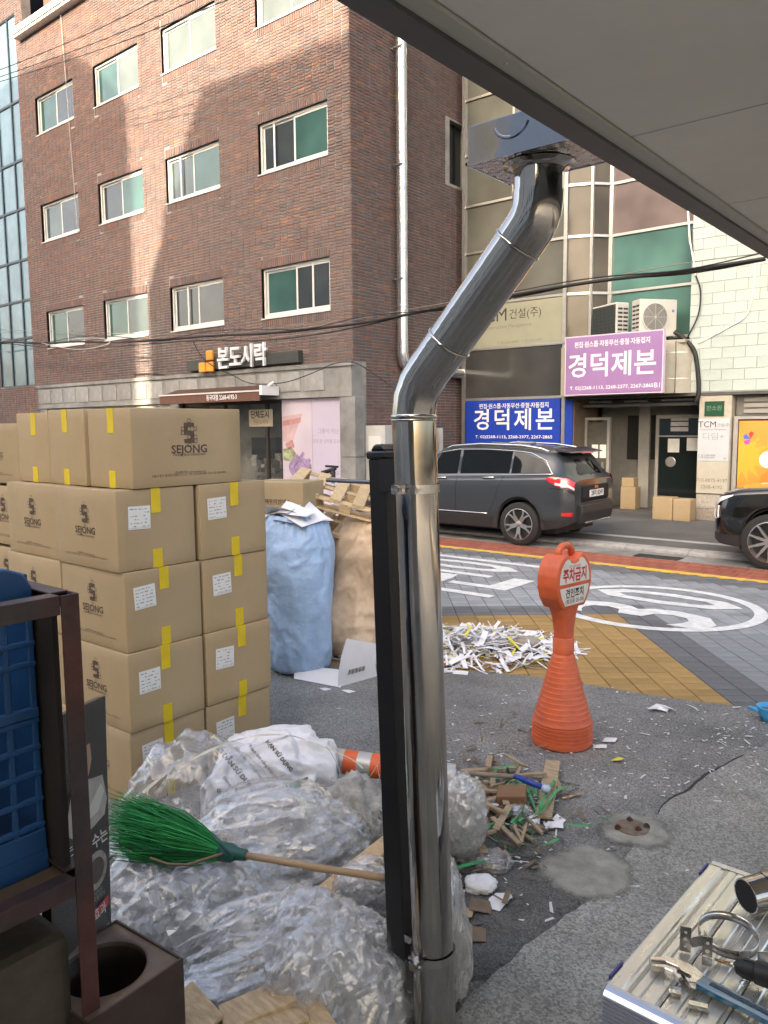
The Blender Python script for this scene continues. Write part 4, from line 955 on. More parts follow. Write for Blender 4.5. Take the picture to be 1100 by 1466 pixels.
for sd_ in (-1, 1):
    # cladding round sill and arches (dark lower strip)
    top = [(-2.36, 1.0), (2.39, 1.0)]; bot = [(-2.36, 0.02), (2.39, 0.02)]
    c1.strip('sill_cladding', [(-3, .78), (3, .78)], bot, M_CLAD, car, 40, 3, .006, sd_, -2.33, 2.3)
    c1.line('sill_trim', [(-.72, 1.05), (0, 1.05), (.85, 1.05)], .012, M_CHR, car, .010, side=sd_)
    # side glass in three panes
    gt = lambda x: float(np.interp(x, [-1.95, -1.7, -1.2, 0, .45, .75, 1.05], [5.18, 5.75, 6.0, 6.02, 6.0, 5.9, 5.35]))
    for (a, c) in ((-1.93, -1.13), (-1.09, -.10), (-.04, .98)):
        tp = [(x, gt(x)) for x in np.linspace(a, c, 14)]
        c1.strip('side_window', tp, [(-2, 5.12), (1.1, 5.12)], M_CG, car, 18, 6, .005, sd_, a, c)
    c1.line('window_chrome', [(-1.97, 5.05), (-1.2, 5.03), (0, 5.03), (1.02, 5.03)], .011, M_CHR, car, .008, side=sd_)
    c1.line('window_chrome', [(-1.97, 5.05), (-1.78, 5.72), (-1.45, 6.02), (-1.1, 6.10), (0, 6.12), (.45, 6.10), (.75, 5.98), (1.02, 5.3)], .010, M_CHR, car, .006, side=sd_)
    for p in ([(-.07, 1.2), (-.06, 3), (-.07, 5.0)], [(-1.0, 5.0), (-.98, 3.6), (-.86, 2.2), (-.74, 1.2)], [(1.0, 1.2), (1.02, 3), (.98, 5.0)]): c1.line('door_gap', p, .004, M_SEAM, car, .0, side=sd_)
    for xh in (-.72, .27):
        b = MB(); A = c1.S(xh-.11, 4.05, sd_)+c1.N(xh, 4.05, sd_)*.028; B = c1.S(xh+.11, 4.05, sd_)+c1.N(xh, 4.05, sd_)*.028
        b.tube([A-c1.N(xh, 4, sd_)*.02, A, B, B-c1.N(xh, 4, sd_)*.02], .014, 8); b.build('door_handle', M_CHR, car, w=False, smooth=True)
    # roof rail
    b = MB(); b.tube([c1.S(x, 7.1, sd_)+Vector((0, 0, h)) for x, h in ((-1.75, .0), (-1.6, .035), (-1.2, .05), (-.4, .05), (.2, .045), (.42, .0))], .018, 8); b.build('roof_rail', M_CHR, car, w=False, smooth=True)
    # tail lamp wraps round the corner
    c1.strip('tail_lamp', [(-2.36, 4.15), (-2.2, 4.2), (-1.98, 4.15), (-1.86, 3.95)], [(-2.36, 3.05), (-2.1, 3.05), (-1.95, 3.35), (-1.86, 3.8)], M_REDL, car, 14, 5, .012, sd_, -2.345, -1.86)
    c1.strip('reverse_lamp', [(-2.36, 3.35), (-2.0, 3.4)], [(-2.36, 3.12), (-2.02, 3.15)], M_CLRL, car, 8, 3, .016, sd_, -2.345, -2.05)
    c1.strip('rear_quarter_gap', [(-2.36, 2.9), (-2.0, 2.9)], [(-2.36, 2.87), (-2.0, 2.87)], M_SEAM, car, 8, 2, .003, sd_, -2.35, -1.95)
    c1.strip('bumper_reflector', [(-2.34, 1.55), (-2.1, 1.5)], [(-2.34, 1.2), (-2.1, 1.25)], M_REDL, car, 6, 3, .012, sd_, -2.335, -2.17)
# rear window, gate face, plate, spoiler
def rear_strip(name, xa, xb, ya, m, off=.006, qa=6.3):
    b = MB(); 
    def fn(u, v):
        x = xa+(xb-xa)*v; yy_ = (u*2-1)*ya; ry = c1.itp('ry', x); z = max(c1.itp('roof', x)+.012, c1.itp('belt', x)+.06) - .10*max(0, (abs(yy_)/(ry+.02)))**3
        return Vector((x-off, yy_*(ry/.66), z+off*.6))
    b.grid(fn, 14, 8); return b.build(name, m, car, w=False, smooth=True, fix=False)
rear_strip('rear_window', -2.28, -2.03, .60, M_CG, .012)
b = MB(); b.prism([(-1.90, 1.628), (-2.20, 1.565), (-2.21, 1.545), (-1.95, 1.575)], 'y', -.62, .62); b.build('spoiler', M_P1, car, w=False, bevel=.006)
MB().box(-2.225, -2.215, -.22, .22, 1.535, 1.552).build('brake_light', M_REDL, car, w=False)
b = MB(); b.prism([(-2.345, 1.02), (-2.385, 1.0), (-2.39, .80), (-2.365, .74), (-2.33, .74)], 'y', -.50, .50); b.build('tailgate', mat('tailgate_paint', (.016, .018, .022), .5, spec=.12), car, w=False, bevel=.012, seg=2)
b = MB(); b.prism([(-2.33, .74), (-2.42, .71), (-2.44, .58), (-2.40, .42), (-2.3, .38)], 'y', -.60, .60); b.build('rear_bumper', M_CLAD, car, w=False, bevel=.02, seg=2)
b = MB(); b.box(-2.445, -2.40, -.45, .45, .40, .43); b.build('skid_trim', M_CHR, car, w=False, bevel=.008)
pl = MB().box(-2.402, -2.39, -.26, .26, .82, .935).build('number_plate', mat('plate_white', (.70, .70, .70), .4), car, w=False)
letters('28머 8249', (-2.404, 0, .877), (0, -1, 0), ZU, .115, M_PRT, pl, w=False, bold=.02, sx=.92)
letters('KIA', (-2.392, 0, .975), (0, -1, 0), ZU, .07, M_CHR, car, name='badge', w=False, bold=.02, sx=1.3)
b = MB(); b.tube([(-2.30, .05, 1.19), (-2.28, -.25, 1.235)], .012, 6); b.build('wiper', M_BLACK, car, w=False)
b = MB()
for y in (-.45, .45): b.tube([(-.9, y, 1.70), (-.5, y, 1.72)], .012, 6)
b.build('roof_bars', M_CHR, car, w=False)
for sd_ in (-1, 1):
    b = MB(); b.prism([(.82, 1.09), (1.02, 1.07), (1.0, 1.24), (.86, 1.24)], 'y', sd_*.93, sd_*1.09); b.build('mirror', M_P1, car, w=False, bevel=.03, seg=2)
MB().box(-1.43, -1.33, -.833, -.828, 1.20, 1.27).build('window_sticker', M_WHITE, car, w=False).matrix_basis = Matrix.Translation((0, .005, 0))
b = MB(); b.box(-1.9, 1.9, -.7, .7, .22, .5); b.build('underbody', M_BLACK, car, w=False)
for o in car.children:
    if o.name.split('.')[0] in ('rear_window', 'spoiler', 'brake_light', 'tailgate', 'rear_bumper', 'skid_trim', 'number_plate', 'badge', 'wiper'): o.location.x += .115

# ---- black car at the right edge, its front to the left
K2 = dict(fk=.80, x0=-2.4, x1=2.46, axles=(-1.45, 1.45), arch=.46, wr=.385,
  bot=[(-2.4, .4), (-1, .28), (1.0, .28), (2.0, .28), (2.3, .30), (2.46, .36)],
  hw=[(-2.4, .8), (-2, .93), (0, .97), (1.5, .965), (2.1, .945), (2.3, .90), (2.42, .80), (2.46, .70)],
  belt=[(-2.4, 1.1), (-1, 1.16), (1.0, 1.10), (1.5, 1.08), (2.0, 1.04), (2.3, .98), (2.42, .90), (2.46, .80)],
  roof=[(-2.4, 1.2), (-2.1, 1.62), (-1.3, 1.74), (0, 1.74), (.5, 1.64), (.9, 1.42), (1.3, 1.18), (1.6, 1.14), (2.1, 1.10), (2.36, 1.02), (2.46, .86)],
  ry=[(-2.4, .7), (-.6, .72), (.8, .74), (1.4, .80), (2.0, .80), (2.46, .62)])
M_P2 = mat('car_paint_black', (.006, .0065, .0075), .16, metal=.2, coat=1.0, spec=.5)
car2 = thing('parked_car', 'glossy black car nosing in at the right edge with vertical lamp strips', 'car', (-2.72+1.45, 11.56+.95, -.008), R(180))
c2 = Car(K2); c2.body(M_P2, car2)
for (xa, sd_) in ((-1.45, -1), (1.45, -1), (-1.45, 1), (1.45, 1)): wheel(car2, xa, sd_*.85, .385, sd_, 10, False)
for sd_ in (-1, 1):
    c2.strip('arch_cladding', [(.95, .8), (1.96, .8)], [(.9, .02), (2.0, .02)], M_CLAD, car2, 26, 3, .010, sd_, .95, 1.95)
    c2.strip('sill_cladding', [(-3, .75), (3, .75)], [(-3, .02), (3, .02)], M_CLAD, car2, 40, 3, .005, sd_, -2.3, 2.44)
    c2.strip('headlamp', [(2.05, 3.9), (2.44, 4.0)], [(2.05, 3.8), (2.44, 3.3)], M_CLRL, car2, 10, 3, .01, sd_, 2.08, 2.445)
    c2.line('lamp_strip', [(2.33, 3.2), (2.34, 2.5), (2.33, 1.9)], .016, M_CLRL, car2, .006, side=sd_)
    c2.line('lamp_strip', [(2.41, 3.2), (2.42, 2.5), (2.41, 1.9)], .010, M_CLRL, car2, .006, side=sd_)
    c2.line('lamp_strip', [(2.33, 1.9), (2.38, 1.8), (2.41, 1.9)], .010, M_CLRL, car2, .006, side=sd_)
    c2.line('hood_gap', [(1.1, 5.6), (1.8, 5.7), (2.3, 6.0)], .004, M_SEAM, car2, 0, side=sd_)
    c2.line('door_gap', [(.93, 1.2), (.98, 3), (.9, 5.0)], .004, M_SEAM, car2, 0, side=sd_)
    gt = [(x, float(np.interp(x, [-1.9, -1.2, 0, .5, 1.0], [5.4, 6, 6, 5.9, 5.3]))) for x in np.linspace(-1.9, 1.0, 20)]
    c2.strip('side_window', gt, [(-2, 5.12), (1.1, 5.12)], M_CG, car2, 24, 6, .005, sd_, -1.9, 1.0)
    b = MB(); b.prism([(.86, 1.14), (1.06, 1.12), (1.04, 1.30), (.9, 1.3)], 'y', sd_*.95, sd_*1.12); b.build('mirror', M_P2, car2, w=False, bevel=.03, seg=2)
b = MB()
for k in range(6): b.box(2.455, 2.475, -.5, .5, .52+k*.055, .55+k*.055)
b.build('grille', M_CHR, car2, w=False).location.x = -.2; MB().box(2.44, 2.456, -.52, .52, .50, .86).build('grille_back', M_BLACK, car2, w=False).location.x = -.2
b = MB(); b.box(-1.9, 1.9, -.7, .7, .22, .5); b.build('underbody', M_BLACK, car2, w=False)
# ================================================================ flue, post, hood
def steel(name, col, rough, wave=.12, ws=3.0, stretch=(1, 1, .12)):
    m = mat(name, col, rough, metal=1.0, var=.10, vs_=5, rvar=.05)
    nt = m.node_tree; N = nt.nodes; L = nt.links
    tc = N.new('ShaderNodeTexCoord'); mp = N.new('ShaderNodeMapping'); mp.inputs['Scale'].default_value = stretch; nz = N.new('ShaderNodeTexNoise'); nz.inputs['Scale'].default_value = ws; nz.inputs['Detail'].default_value = 3
    bn = N.new('ShaderNodeBump'); bn.inputs['Strength'].default_value = wave; bn.inputs['Distance'].default_value = .05
    L.new(tc.outputs['Object'], mp.inputs['Vector']); L.new(mp.outputs['Vector'], nz.inputs['Vector']); L.new(nz.outputs['Fac'], bn.inputs['Height']); L.new(bn.outputs['Normal'], N['Principled BSDF'].inputs['Normal'])
    return m
M_SS = steel('polished_stainless', (.43, .405, .37), .085, .10, 9.0)
M_SSH = steel('hood_sky_tint', (.36, .39, .45), .07, .035, 5.0, (1, 1, 1))  # bluish tint paints the reflected sky into the steel colour
M_FOIL = steel('foil_tape', (.66, .63, .58), .16, .35, 40.0, (1, 1, 1))
t = thing('support_post', 'square black steel post with a capped top holding the flue', 'post', (-1.562, 1.917, 0)); POST = t
M_PST = mat('black_powder_coat', (.008, .008, .009), .38, var=.2, vs_=9, bump=.05, bs=200)
MB().box(-1.600, -1.525, 1.88, 1.955, 0, 1.90).build('shaft', M_PST, t, bevel=.004)
MB().box(-1.606, -1.519, 1.874, 1.961, 1.90, 1.925).build('cap', M_PST, t, bevel=.006)
b = MB(); b.prism([(-1.597, 1.925), (-1.528, 1.925), (-1.545, 1.946), (-1.58, 1.946)], 'y', 1.885, 1.95); b.build('cap_dome', M_PST, t, bevel=.006)
b = MB(); b.box(-1.545, -1.48, 1.868, 1.878, 1.80, 1.90); b.build('bracket_plate', M_BLACK, t)
b = MB(); b.box(-1.65, -1.47, 1.83, 2.0, .0, .012); b.build('foot_plate', M_PST, t)
fl = thing('flue_pipe', 'polished stainless flue pipe rising and bending over to the hood under the canopy', 'pipe', (-1.42, 1.888, 0))
FX = -1.428; RP = .0655
def fx(z): return -1.363-.0393*z
MB().tube([(fx(.02), 1.888, .02), (fx(.36), 1.888, .36)], RP+.001, 40).build('lower_pipe', M_SS, fl, autos=40)
MB().tube([(fx(.355), 1.888, .355), (fx(1.2), 1.888, 1.2), (fx(1.835), 1.888, 1.835)], RP, 40).build('pipe', M_SS, fl, autos=40)
MB().tube([(fx(1.83), 1.888, 1.83), (fx(2.03), 1.888, 2.03)], RP+.0015, 40).build('pipe', M_SS, fl, autos=40)
P0 = Vector((fx(2.03), 1.888, 2.03)); Q0 = Vector((-1.314, 1.888, 2.238)); Q1 = Vector((-1.093, 1.888, 2.478)); T0 = Vector((-1.034, 1.888, 2.60)); T1 = Vector((-1.033, 1.888, 2.68))
def bez(a, c, d, e, n):
    return [a*(1-u)**3+c*3*u*(1-u)**2+d*3*u*u*(1-u)+e*u**3 for u in [k/n for k in range(n+1)]]
dv = (Q1-Q0).normalized()
MB().tube(bez(P0, P0+Vector((0, 0, .10)), Q0-dv*.10, Q0, 5), RP+.001, 40).build('elbow', M_SS, fl, autos=22)
MB().tube([Q0-dv*.004, Q1+dv*.004], RP, 40).build('slanted_pipe', M_SS, fl, autos=40)
MB().tube(bez(Q1, Q1+dv*.07, T0-Vector((0, 0, .06)), T0, 6), RP+.0012, 40).build('elbow', M_SS, fl, autos=24)
MB().tube([T0-Vector((0, 0, .002)), T1], RP-.001, 40).build('collar_pipe', M_SS, fl, autos=40)
def bead(p, d, r_, w_=.008):
    d = Vector(d).normalized(); MB().tube([p-d*w_, p-d*w_*.5, p+d*w_*.5, p+d*w_], [r_+.0005, r_+.0045, r_+.0045, r_+.0005], 40, caps=False).build('seam_bead', M_SS, fl, smooth=True)
bead(P0+Vector((0, 0, -.002)), ZU, RP); bead(Q0, dv, RP, .005); bead(Q1, dv, RP, .005); bead(P0-Vector((0, 0, .012)), ZU, RP, .004)
for z, tag_ in ((1.815, 0), (.345, 1)):
    FX = fx(z)       # clamp band, ears and threaded rod
    cl = MB().tube([(FX, 1.888, z-.013), (FX, 1.888, z+.013)], RP+.005, 40, caps=False).build('clamp_band', steel('clamp_steel', (.5, .48, .45), .2, .1, 20, (1, 1, 1)), fl, autos=40)
    MB().box(FX-.012, FX+.012, 1.888-RP-.04, 1.888-RP-.002, z-.013, z+.013).build('clamp_ear', _mats['clamp_steel'], cl); MB().box(FX-RP-.04, FX-RP-.002, 1.878, 1.882, z-.012, z+.012).build('clamp_arm', _mats['clamp_steel'], cl)
    b = MB(); b.tube([(FX-.02, 1.888-RP-.028, z), (FX+.022, 1.888-RP-.028, z)], .005, 6); b.lathe([(.009, -.004), (.009, .004)], 6, (FX+.02, 1.888-RP-.028, z)); b.build('bolt', _mats['clamp_steel'], cl)
for z, x1, l in ((1.823, -1.822, 'upper of two steel rods sticking out left of the black post'), (.262, -1.785, 'lower of two steel rods sticking out left of the black post')):
    o = MB().tube([(fx(z)-RP, 1.905, z), (x1, 1.905, z)], .007, 8).build('threaded_rod', mat('rod_steel', (.18, .18, .19), .35, metal=.9), smooth=True); tag(o, l, 'rod')
t = thing('duct_hood', 'shiny steel box hood joining the flue to the canopy edge', 'duct hood', (-1.0, 1.88, 2.67))
MB().box(-1.178, -.79, 1.775, 1.985, 2.672, 2.765).build('box', M_SSH, t, bevel=.002)
b = MB(); b.box(-1.182, -.79, 1.771, 1.776, 2.668, 2.675); b.box(-1.182, -1.177, 1.771, 1.99, 2.668, 2.675); b.box(-1.182, -.79, 1.984, 1.99, 2.668, 2.675); b.build('edge_fold', M_SSH, t)
# crinkled foil tape under the box
b = MB(); b.grid(lambda u, v: (-1.176+u*.385, 1.778+v*.205, 2.6705 - .0012 - .0035*abs(noise.noise((u*14, v*9, 2)))), 40, 24); b.build('foil_underside', M_FOIL, t, smooth=True, fix=False)
b = MB(); b.lathe([(RP, 0), (RP+.004, .004), (RP+.012, .010), (RP+.028, .014)], 40, (-1.033, 1.888, 2.652), caps=False); b.build('flange', M_SS, t, smooth=True)
b = MB(); b.tube([(-1.05+.05*math.cos(a), 1.7735, 2.755+.045*math.sin(a)) for a in [R(200+k*14) for k in range(11)]], .004, 6); b.build('pressed_ring', M_SSH, t)

POST.rotation_euler = (0, R(-2.1), 0); POST.location.x = -1.512
# ================================================================ cartons
M_KR = mat('kraft_board', (.355, .27, .16), .8, var=.05, vs_=5, bump=.05, bs=30, rnd=.06, col2=(.33, .245, .135))
M_INK = mat('carton_ink', (.075, .05, .036), .7, var=.3, vs_=30); M_TAPE = mat('yellow_tape', (.56, .42, .02), .25, var=.12, vs_=9, spec=.6); M_LAB = mat('label_paper', (.62, .62, .60), .6, var=.04); M_LINK = mat('label_print', (.25, .26, .30), .7)
def s_logo(b, c, fx, y, z, k):
    bits = ["111", "100", "111", "001", "111"]
    def cell(i, j, solid):
        x0, z0 = (i-1.5)*k, (2.5-j-1)*k
        if solid: q = [(x0, z0, x0+k, z0+k)]
        else: w_ = k*.12; q = [(x0, z0, x0+k, z0+w_), (x0, z0+k-w_, x0+k, z0+k), (x0, z0, x0+w_, z0+k), (x0+k-w_, z0, x0+k, z0+k)]
        for (a, d, e, f) in q: fx(b, y+a, z+d, y+e, z+f)
    for j, r_ in enumerate(bits):
        for i, ch in enumerate(r_):
            if ch == '1': cell(i, j, True)
    for (i, j) in ((1, -1), (1, 5), (-.9, 1), (2.9, 1), (2.9, 3), (-.9, 2), (2.9, 4), (1, 1), (1, 3)): cell(i, j, False)
def carton(label, loc, rz, size, group=None, logo=('-y',), ends=('x',), lab=True, brand='SEJONG', tapes=True, scale=1.0, flap=True, name='carton'):
    lx, ly, lz = size; t = thing(name, label, 'carton', loc, rz, group)
    b = MB(); b.box(-lx/2, lx/2, -ly/2, ly/2, 0, lz); me_ = b.mesh('body', bevel=.006, seg=2); bm = bmesh.new(); bm.from_mesh(me_)
    bmesh.ops.subdivide_edges(bm, edges=[e_ for e_ in bm.edges if e_.calc_length() > .15], cuts=7, use_grid_fill=True); so_ = rnd(0, 50)
    for v in bm.verts:
        x_, y_, z_ = v.co; ex, ey, ez = 1-(2*x_/lx)**2, 1-(2*y_/ly)**2, 1-(2*z_/lz-1)**2; n_ = noise.noise((x_*4+so_, y_*4, z_*4))
        if abs(x_) > lx/2-.002: v.co.x -= math.copysign(max(0, .0018*n_+.0006)*max(0, ey*ez), x_)
        elif abs(y_) > ly/2-.002: v.co.y -= math.copysign(max(0, .0018*n_+.0006)*max(0, ex*ez), y_)
        elif z_ > lz-.002: v.co.z += .006*n_*max(0, ex*ey)-.004*max(0, ex*ey)
    bm.to_mesh(me_); bm.free(); me_.polygons.foreach_set('use_smooth', [True]*len(me_.polygons)); me_.set_sharp_from_angle(angle=R(40)); link('body', me_, M_KR, t, w=False)
    e = .0012
    # top flap seam
    b = MB(); b.box(-lx/2+.01, lx/2-.01, -.0015, .0015, lz-.001, lz+.0006); b.build('flap_seam', M_INK, t, w=False)
    for f in logo:
        if f == '-y': o, ux = (0, -ly/2-e, 0), (1, 0, 0); L_ = lx
        else: o, ux = (lx/2+e, 0, 0), (0, 1, 0); L_ = ly
        k = .0185*scale
        fr_ = frame3((o[0], o[1], lz*.685), ux, ZU); b = MB(); b.T = fr_
        s_logo(b, None, lambda bb, a, d, c, g: bb.add([(a, d, 0), (c, d, 0), (c, g, 0), (a, g, 0)], [(0, 1, 2, 3)]), 0, 0, k)
        if brand == 'SEJONG': b.build('printed_logo', M_INK, t, w=False, fix=False)
        letters(brand, (o[0], o[1], lz*.47), ux, ZU, .052*scale, M_INK, t, w=False, bold=.022, sx=1.1, name='printed_brand')
        letters('Packing Box Distribution', (o[0], o[1], lz*.405), ux, ZU, .018*scale, M_INK, t, w=False, name='printed_text')
        letters('(주)세종기획 / www.sejong.com\n서울시 중구 을지로 인쇄로 2가 16   TEL. 02-2266-0000  FAX. 02-2266-0001', (o[0], o[1], lz*.16), ux, ZU, .0135*scale, M_INK, t, w=False, name='printed_text')
    for f in ends:
        if f == 'x': fr_ = frame3((lx/2+e, 0, 0), (0, 1, 0), ZU); W = ly
        else: fr_ = frame3((0, -ly/2-e, 0), (1, 0, 0), ZU); W = lx
        tx = rnd(-.01, .02)
        if tapes:
            for (z0, z1) in ((lz-.115-rnd(0, .02), lz+.001), (.0, .085+rnd(0, .03))):
                b = MB(); b.T = fr_; b.box(tx-.029, tx+.029, z0, z1, -.0008, .0006); b.build('tape', M_TAPE, t, w=False)
            b = MB()
            if f == 'x': b.box(-lx/2, lx/2+.001, tx-.029, tx+.029, lz, lz+.0014)
            else: b.box(tx-.029, tx+.029, -ly/2-.001, ly/2, lz, lz+.0014)
            b.build('tape', M_TAPE, t, w=False)
        if lab:
            a = rnd(-.05, .07); px_, pz = -W*.24+rnd(-.015, .015), lz*.64+rnd(-.02, .02)
            fr2 = fr_ @ Matrix.Translation((px_, pz, 0)) @ Matrix.Rotation(a, 4, 'Z')
            b = MB(); b.T = fr2; b.box(-.065, .065, -.06, .06, -.0005, .0008); lb = b.build('label', M_LAB, t, w=False)
            b = MB(); b.T = fr2
            for r_ in range(6):
                x = -.055
                while x < .05:
                    w_ = rnd(.004, .022)
                    if random.random() < .72: b.box(x, min(x+w_, .058), .042-r_*.018, .042-r_*.018+rnd(.003, .007), .0009, .0013)
                    x += w_+rnd(.003, .012)
            b.box(-.06, .06, -.054, -.0525, .0009, .0012); b.build('label_print', M_LINK, lb, w=False)
    return t
LX, LY, LZ = .612, .478, .4225
GA_ = 'cartons stacked in the yard'
names = ['bottom', 'second', 'third', 'fourth']
for k in range(4):
    jx, jy = (0, .012, .0, -.012)[k], (.0, -.004, .004, -.010)[k]
    carton('printed carton with a label, %s level of the nearest stack column' % names[k], (-3.541-LX/2+jx, 2.188+LY/2+jy, k*LZ), rnd(-.012, .012), (LX, LY, LZ-.003), GA_)
    carton('printed carton, %s level of the column left of the nearest one' % names[k], (-4.165-LX/2+rnd(-.008, .004), 2.195+LY/2+rnd(-.01, .01), k*LZ), rnd(-.012, .012), (LX, LY, LZ-.003), GA_, lab=False)
    carton('labelled carton, %s level of the column beside the blue bag' % names[k], (-3.541-LX/2+(0, .01, -.004, .004)[k], 2.688+LY/2+rnd(-.004, .008), k*LZ), rnd(-.012, .012), (LX, LY, LZ-.003), GA_, logo=())
zt = 4*LZ
carton('carton on top of the stack showing its large printed side', (-3.545-.20, 2.27+.36, zt), R(.4), (.402, .72, .415), GA_, logo=('x',), ends=('-y',), lab=False, scale=1.18)
carton('middle carton of the three set end-on atop the stack', (-3.966-.20, 2.265+.36, zt), R(-.6), (.395, .72, .418), GA_, logo=('x',), ends=('-y',), lab=False, scale=1.18)
carton('leftmost carton of the three set end-on atop the stack', (-4.38-.185, 2.27+.36, zt), R(.5), (.37, .72, .405), GA_, logo=('x',), ends=('-y',), lab=False, scale=1.18)
for k in range(3):
    carton('carton at the left edge behind the stack, %s of three' % ('lowest', 'middle', 'top')[k], (-5.12-.3-(.06 if k == 2 else 0)+.02, 2.45+.3, .80+k*.42 if k else .80), R(2), (.6, .6, .40), GA_, lab=False, tapes=False)
t = thing('low_pallet_stack', 'low timber base under the cartons at the left edge', 'pallet', (-5.4, 2.75, 0)); 
for z in (.0, .27, .54):
    for yy in (2.45, 2.7, 2.95): MB().box(-5.85, -5.05, yy, yy+.1, z, z+.12).build('bearer', mat('pallet_wood', (.34, .235, .125), .8, var=.3, vs_=4, stretch=(1, 12, 12), rnd=.15), t)
    for x in (-5.85, -5.65, -5.45, -5.25): MB().box(x, x+.15, 2.45, 3.05, z+.12, z+.14).build('deck_board', _mats['pallet_wood'], t)
    MB().box(-5.85, -5.05, 2.45, 3.05, z+.142, z+.268).build('board_stack', M_KR, t)
# entrance cartons
carton('open carton by the entrance pillar, left of the pair', (-5.78, 16.05, .058), 0, (.40, .36, .46), 'cartons at the entrance', logo=(), lab=False, ends=(), tapes=False)
carton('carton against the entrance pillar, right of the pair', (-5.40, 16.07, .058), 0, (.34, .34, .44), 'cartons at the entrance', logo=(), lab=False, ends=(), tapes=False)
carton('tall brown carton inside the entrance under a small one', (-6.95, 17.1, .11), 0, (.34, .3, .50), 'cartons at the entrance', logo=(), lab=False, ends=(), tapes=False)
carton('small carton resting on the tall one inside the entrance', (-6.97, 17.1, .61), 0, (.28, .26, .20), 'cartons at the entrance', logo=(), lab=False, ends=(), tapes=False)

# ================================================================ sacks, pallets and the heap behind
def icos(sub):
    bm = bmesh.new(); bmesh.ops.create_icosphere(bm, subdivisions=sub, radius=1.0); bm.verts.ensure_lookup_table()
    vs = [v.co.copy() for v in bm.verts]; fs = [tuple(v.index for v in f.verts) for f in bm.faces]; bm.free(); return vs, fs
ICO = {5: icos(5), 6: icos(6), 4: icos(4)}
def ridge(p): return 1-2*abs(noise.noise(p))
def facet(name, m, c, rad, rot, seed, amp, fold, freq, sub, floor, parent, tilt, jit=.55, smooth=False):
    V_, F_ = ICO[sub]; Rm = Matrix.Rotation(rot, 3, 'Z') @ Matrix.Rotation(tilt, 3, 'Y'); rg = random.Random(int(seed*97)); so = Vector((seed*3.7, seed*1.3, seed*7.1)); fo = Vector(fold)
    el = {4: .075, 5: .038, 6: .019}[sub]; out = []
    for v in V_:
        j = Vector((rg.uniform(-1, 1)*1.9/max(.3, fo.x), rg.uniform(-1, 1), rg.uniform(-1, 1)*1.2/max(.35, fo.z)))*el*jit*.8; u = (v+j-v*j.dot(v)*.6)
        q = Vector((u.x*fo.x, u.y*fo.y, u.z*fo.z))*freq+so; q = q+Vector((noise.noise(q*1.1+so), noise.noise(q*1.1-so), noise.noise(q)))*.5
        s_ = 1+amp*(ridge(q)*.8+.35*ridge(q*2.4)+1.0*noise.noise(q*.45))+rg.uniform(-1, 1)*el*.34
        p = Rm @ Vector((u.x*rad[0]*s_, u.y*rad[1]*s_, u.z*rad[2]*s_)); p = p+Vector(c)
        if p.z < floor: p.z = floor+(p.z-floor)*.03
        out.append(p)
    b = MB(); b.add(out, F_); return b.build(name, m, parent, smooth=smooth, fix=False)
def crumple(name, m, c, rad, rot=0, seed=0, amp=.16, fold=(1, 1, 1), freq=2.2, sub=5, floor=.0, fine=.35, parent=None, tilt=0, top=None, sq=1.0):
    V_, F_ = ICO[sub]; Rm = Matrix.Rotation(rot, 3, 'Z') @ Matrix.Rotation(tilt, 3, 'Y'); out = []
    so = Vector((seed*3.7, seed*1.3, seed*7.1)); fo = Vector(fold)
    for v in V_:
        q = Vector((v.x*fo.x, v.y*fo.y, v.z*fo.z))*freq+so
        w_ = q + Vector((noise.noise(q*1.3+so), noise.noise(q*1.3-so), noise.noise(q*1.1)))*.45
        d = amp*(ridge(w_)*.7 + fine*ridge(w_*2.3) + fine*.25*ridge(w_*5.0)) + amp*1.1*noise.noise(q*.5)
        s_ = 1+d
        vv = Vector((math.copysign(abs(v.x)**sq, v.x), math.copysign(abs(v.y)**sq, v.y), math.copysign(abs(v.z)**sq, v.z)))
        p = Rm @ Vector((vv.x*rad[0]*s_, vv.y*rad[1]*s_, vv.z*rad[2]*s_)); p = p+Vector(c)
        if p.z < floor: p.z = floor + (p.z-floor)*.03
        out.append(p)
    b = MB(); b.add(out, F_); return b.build(name, m, parent, smooth=True, fix=False)
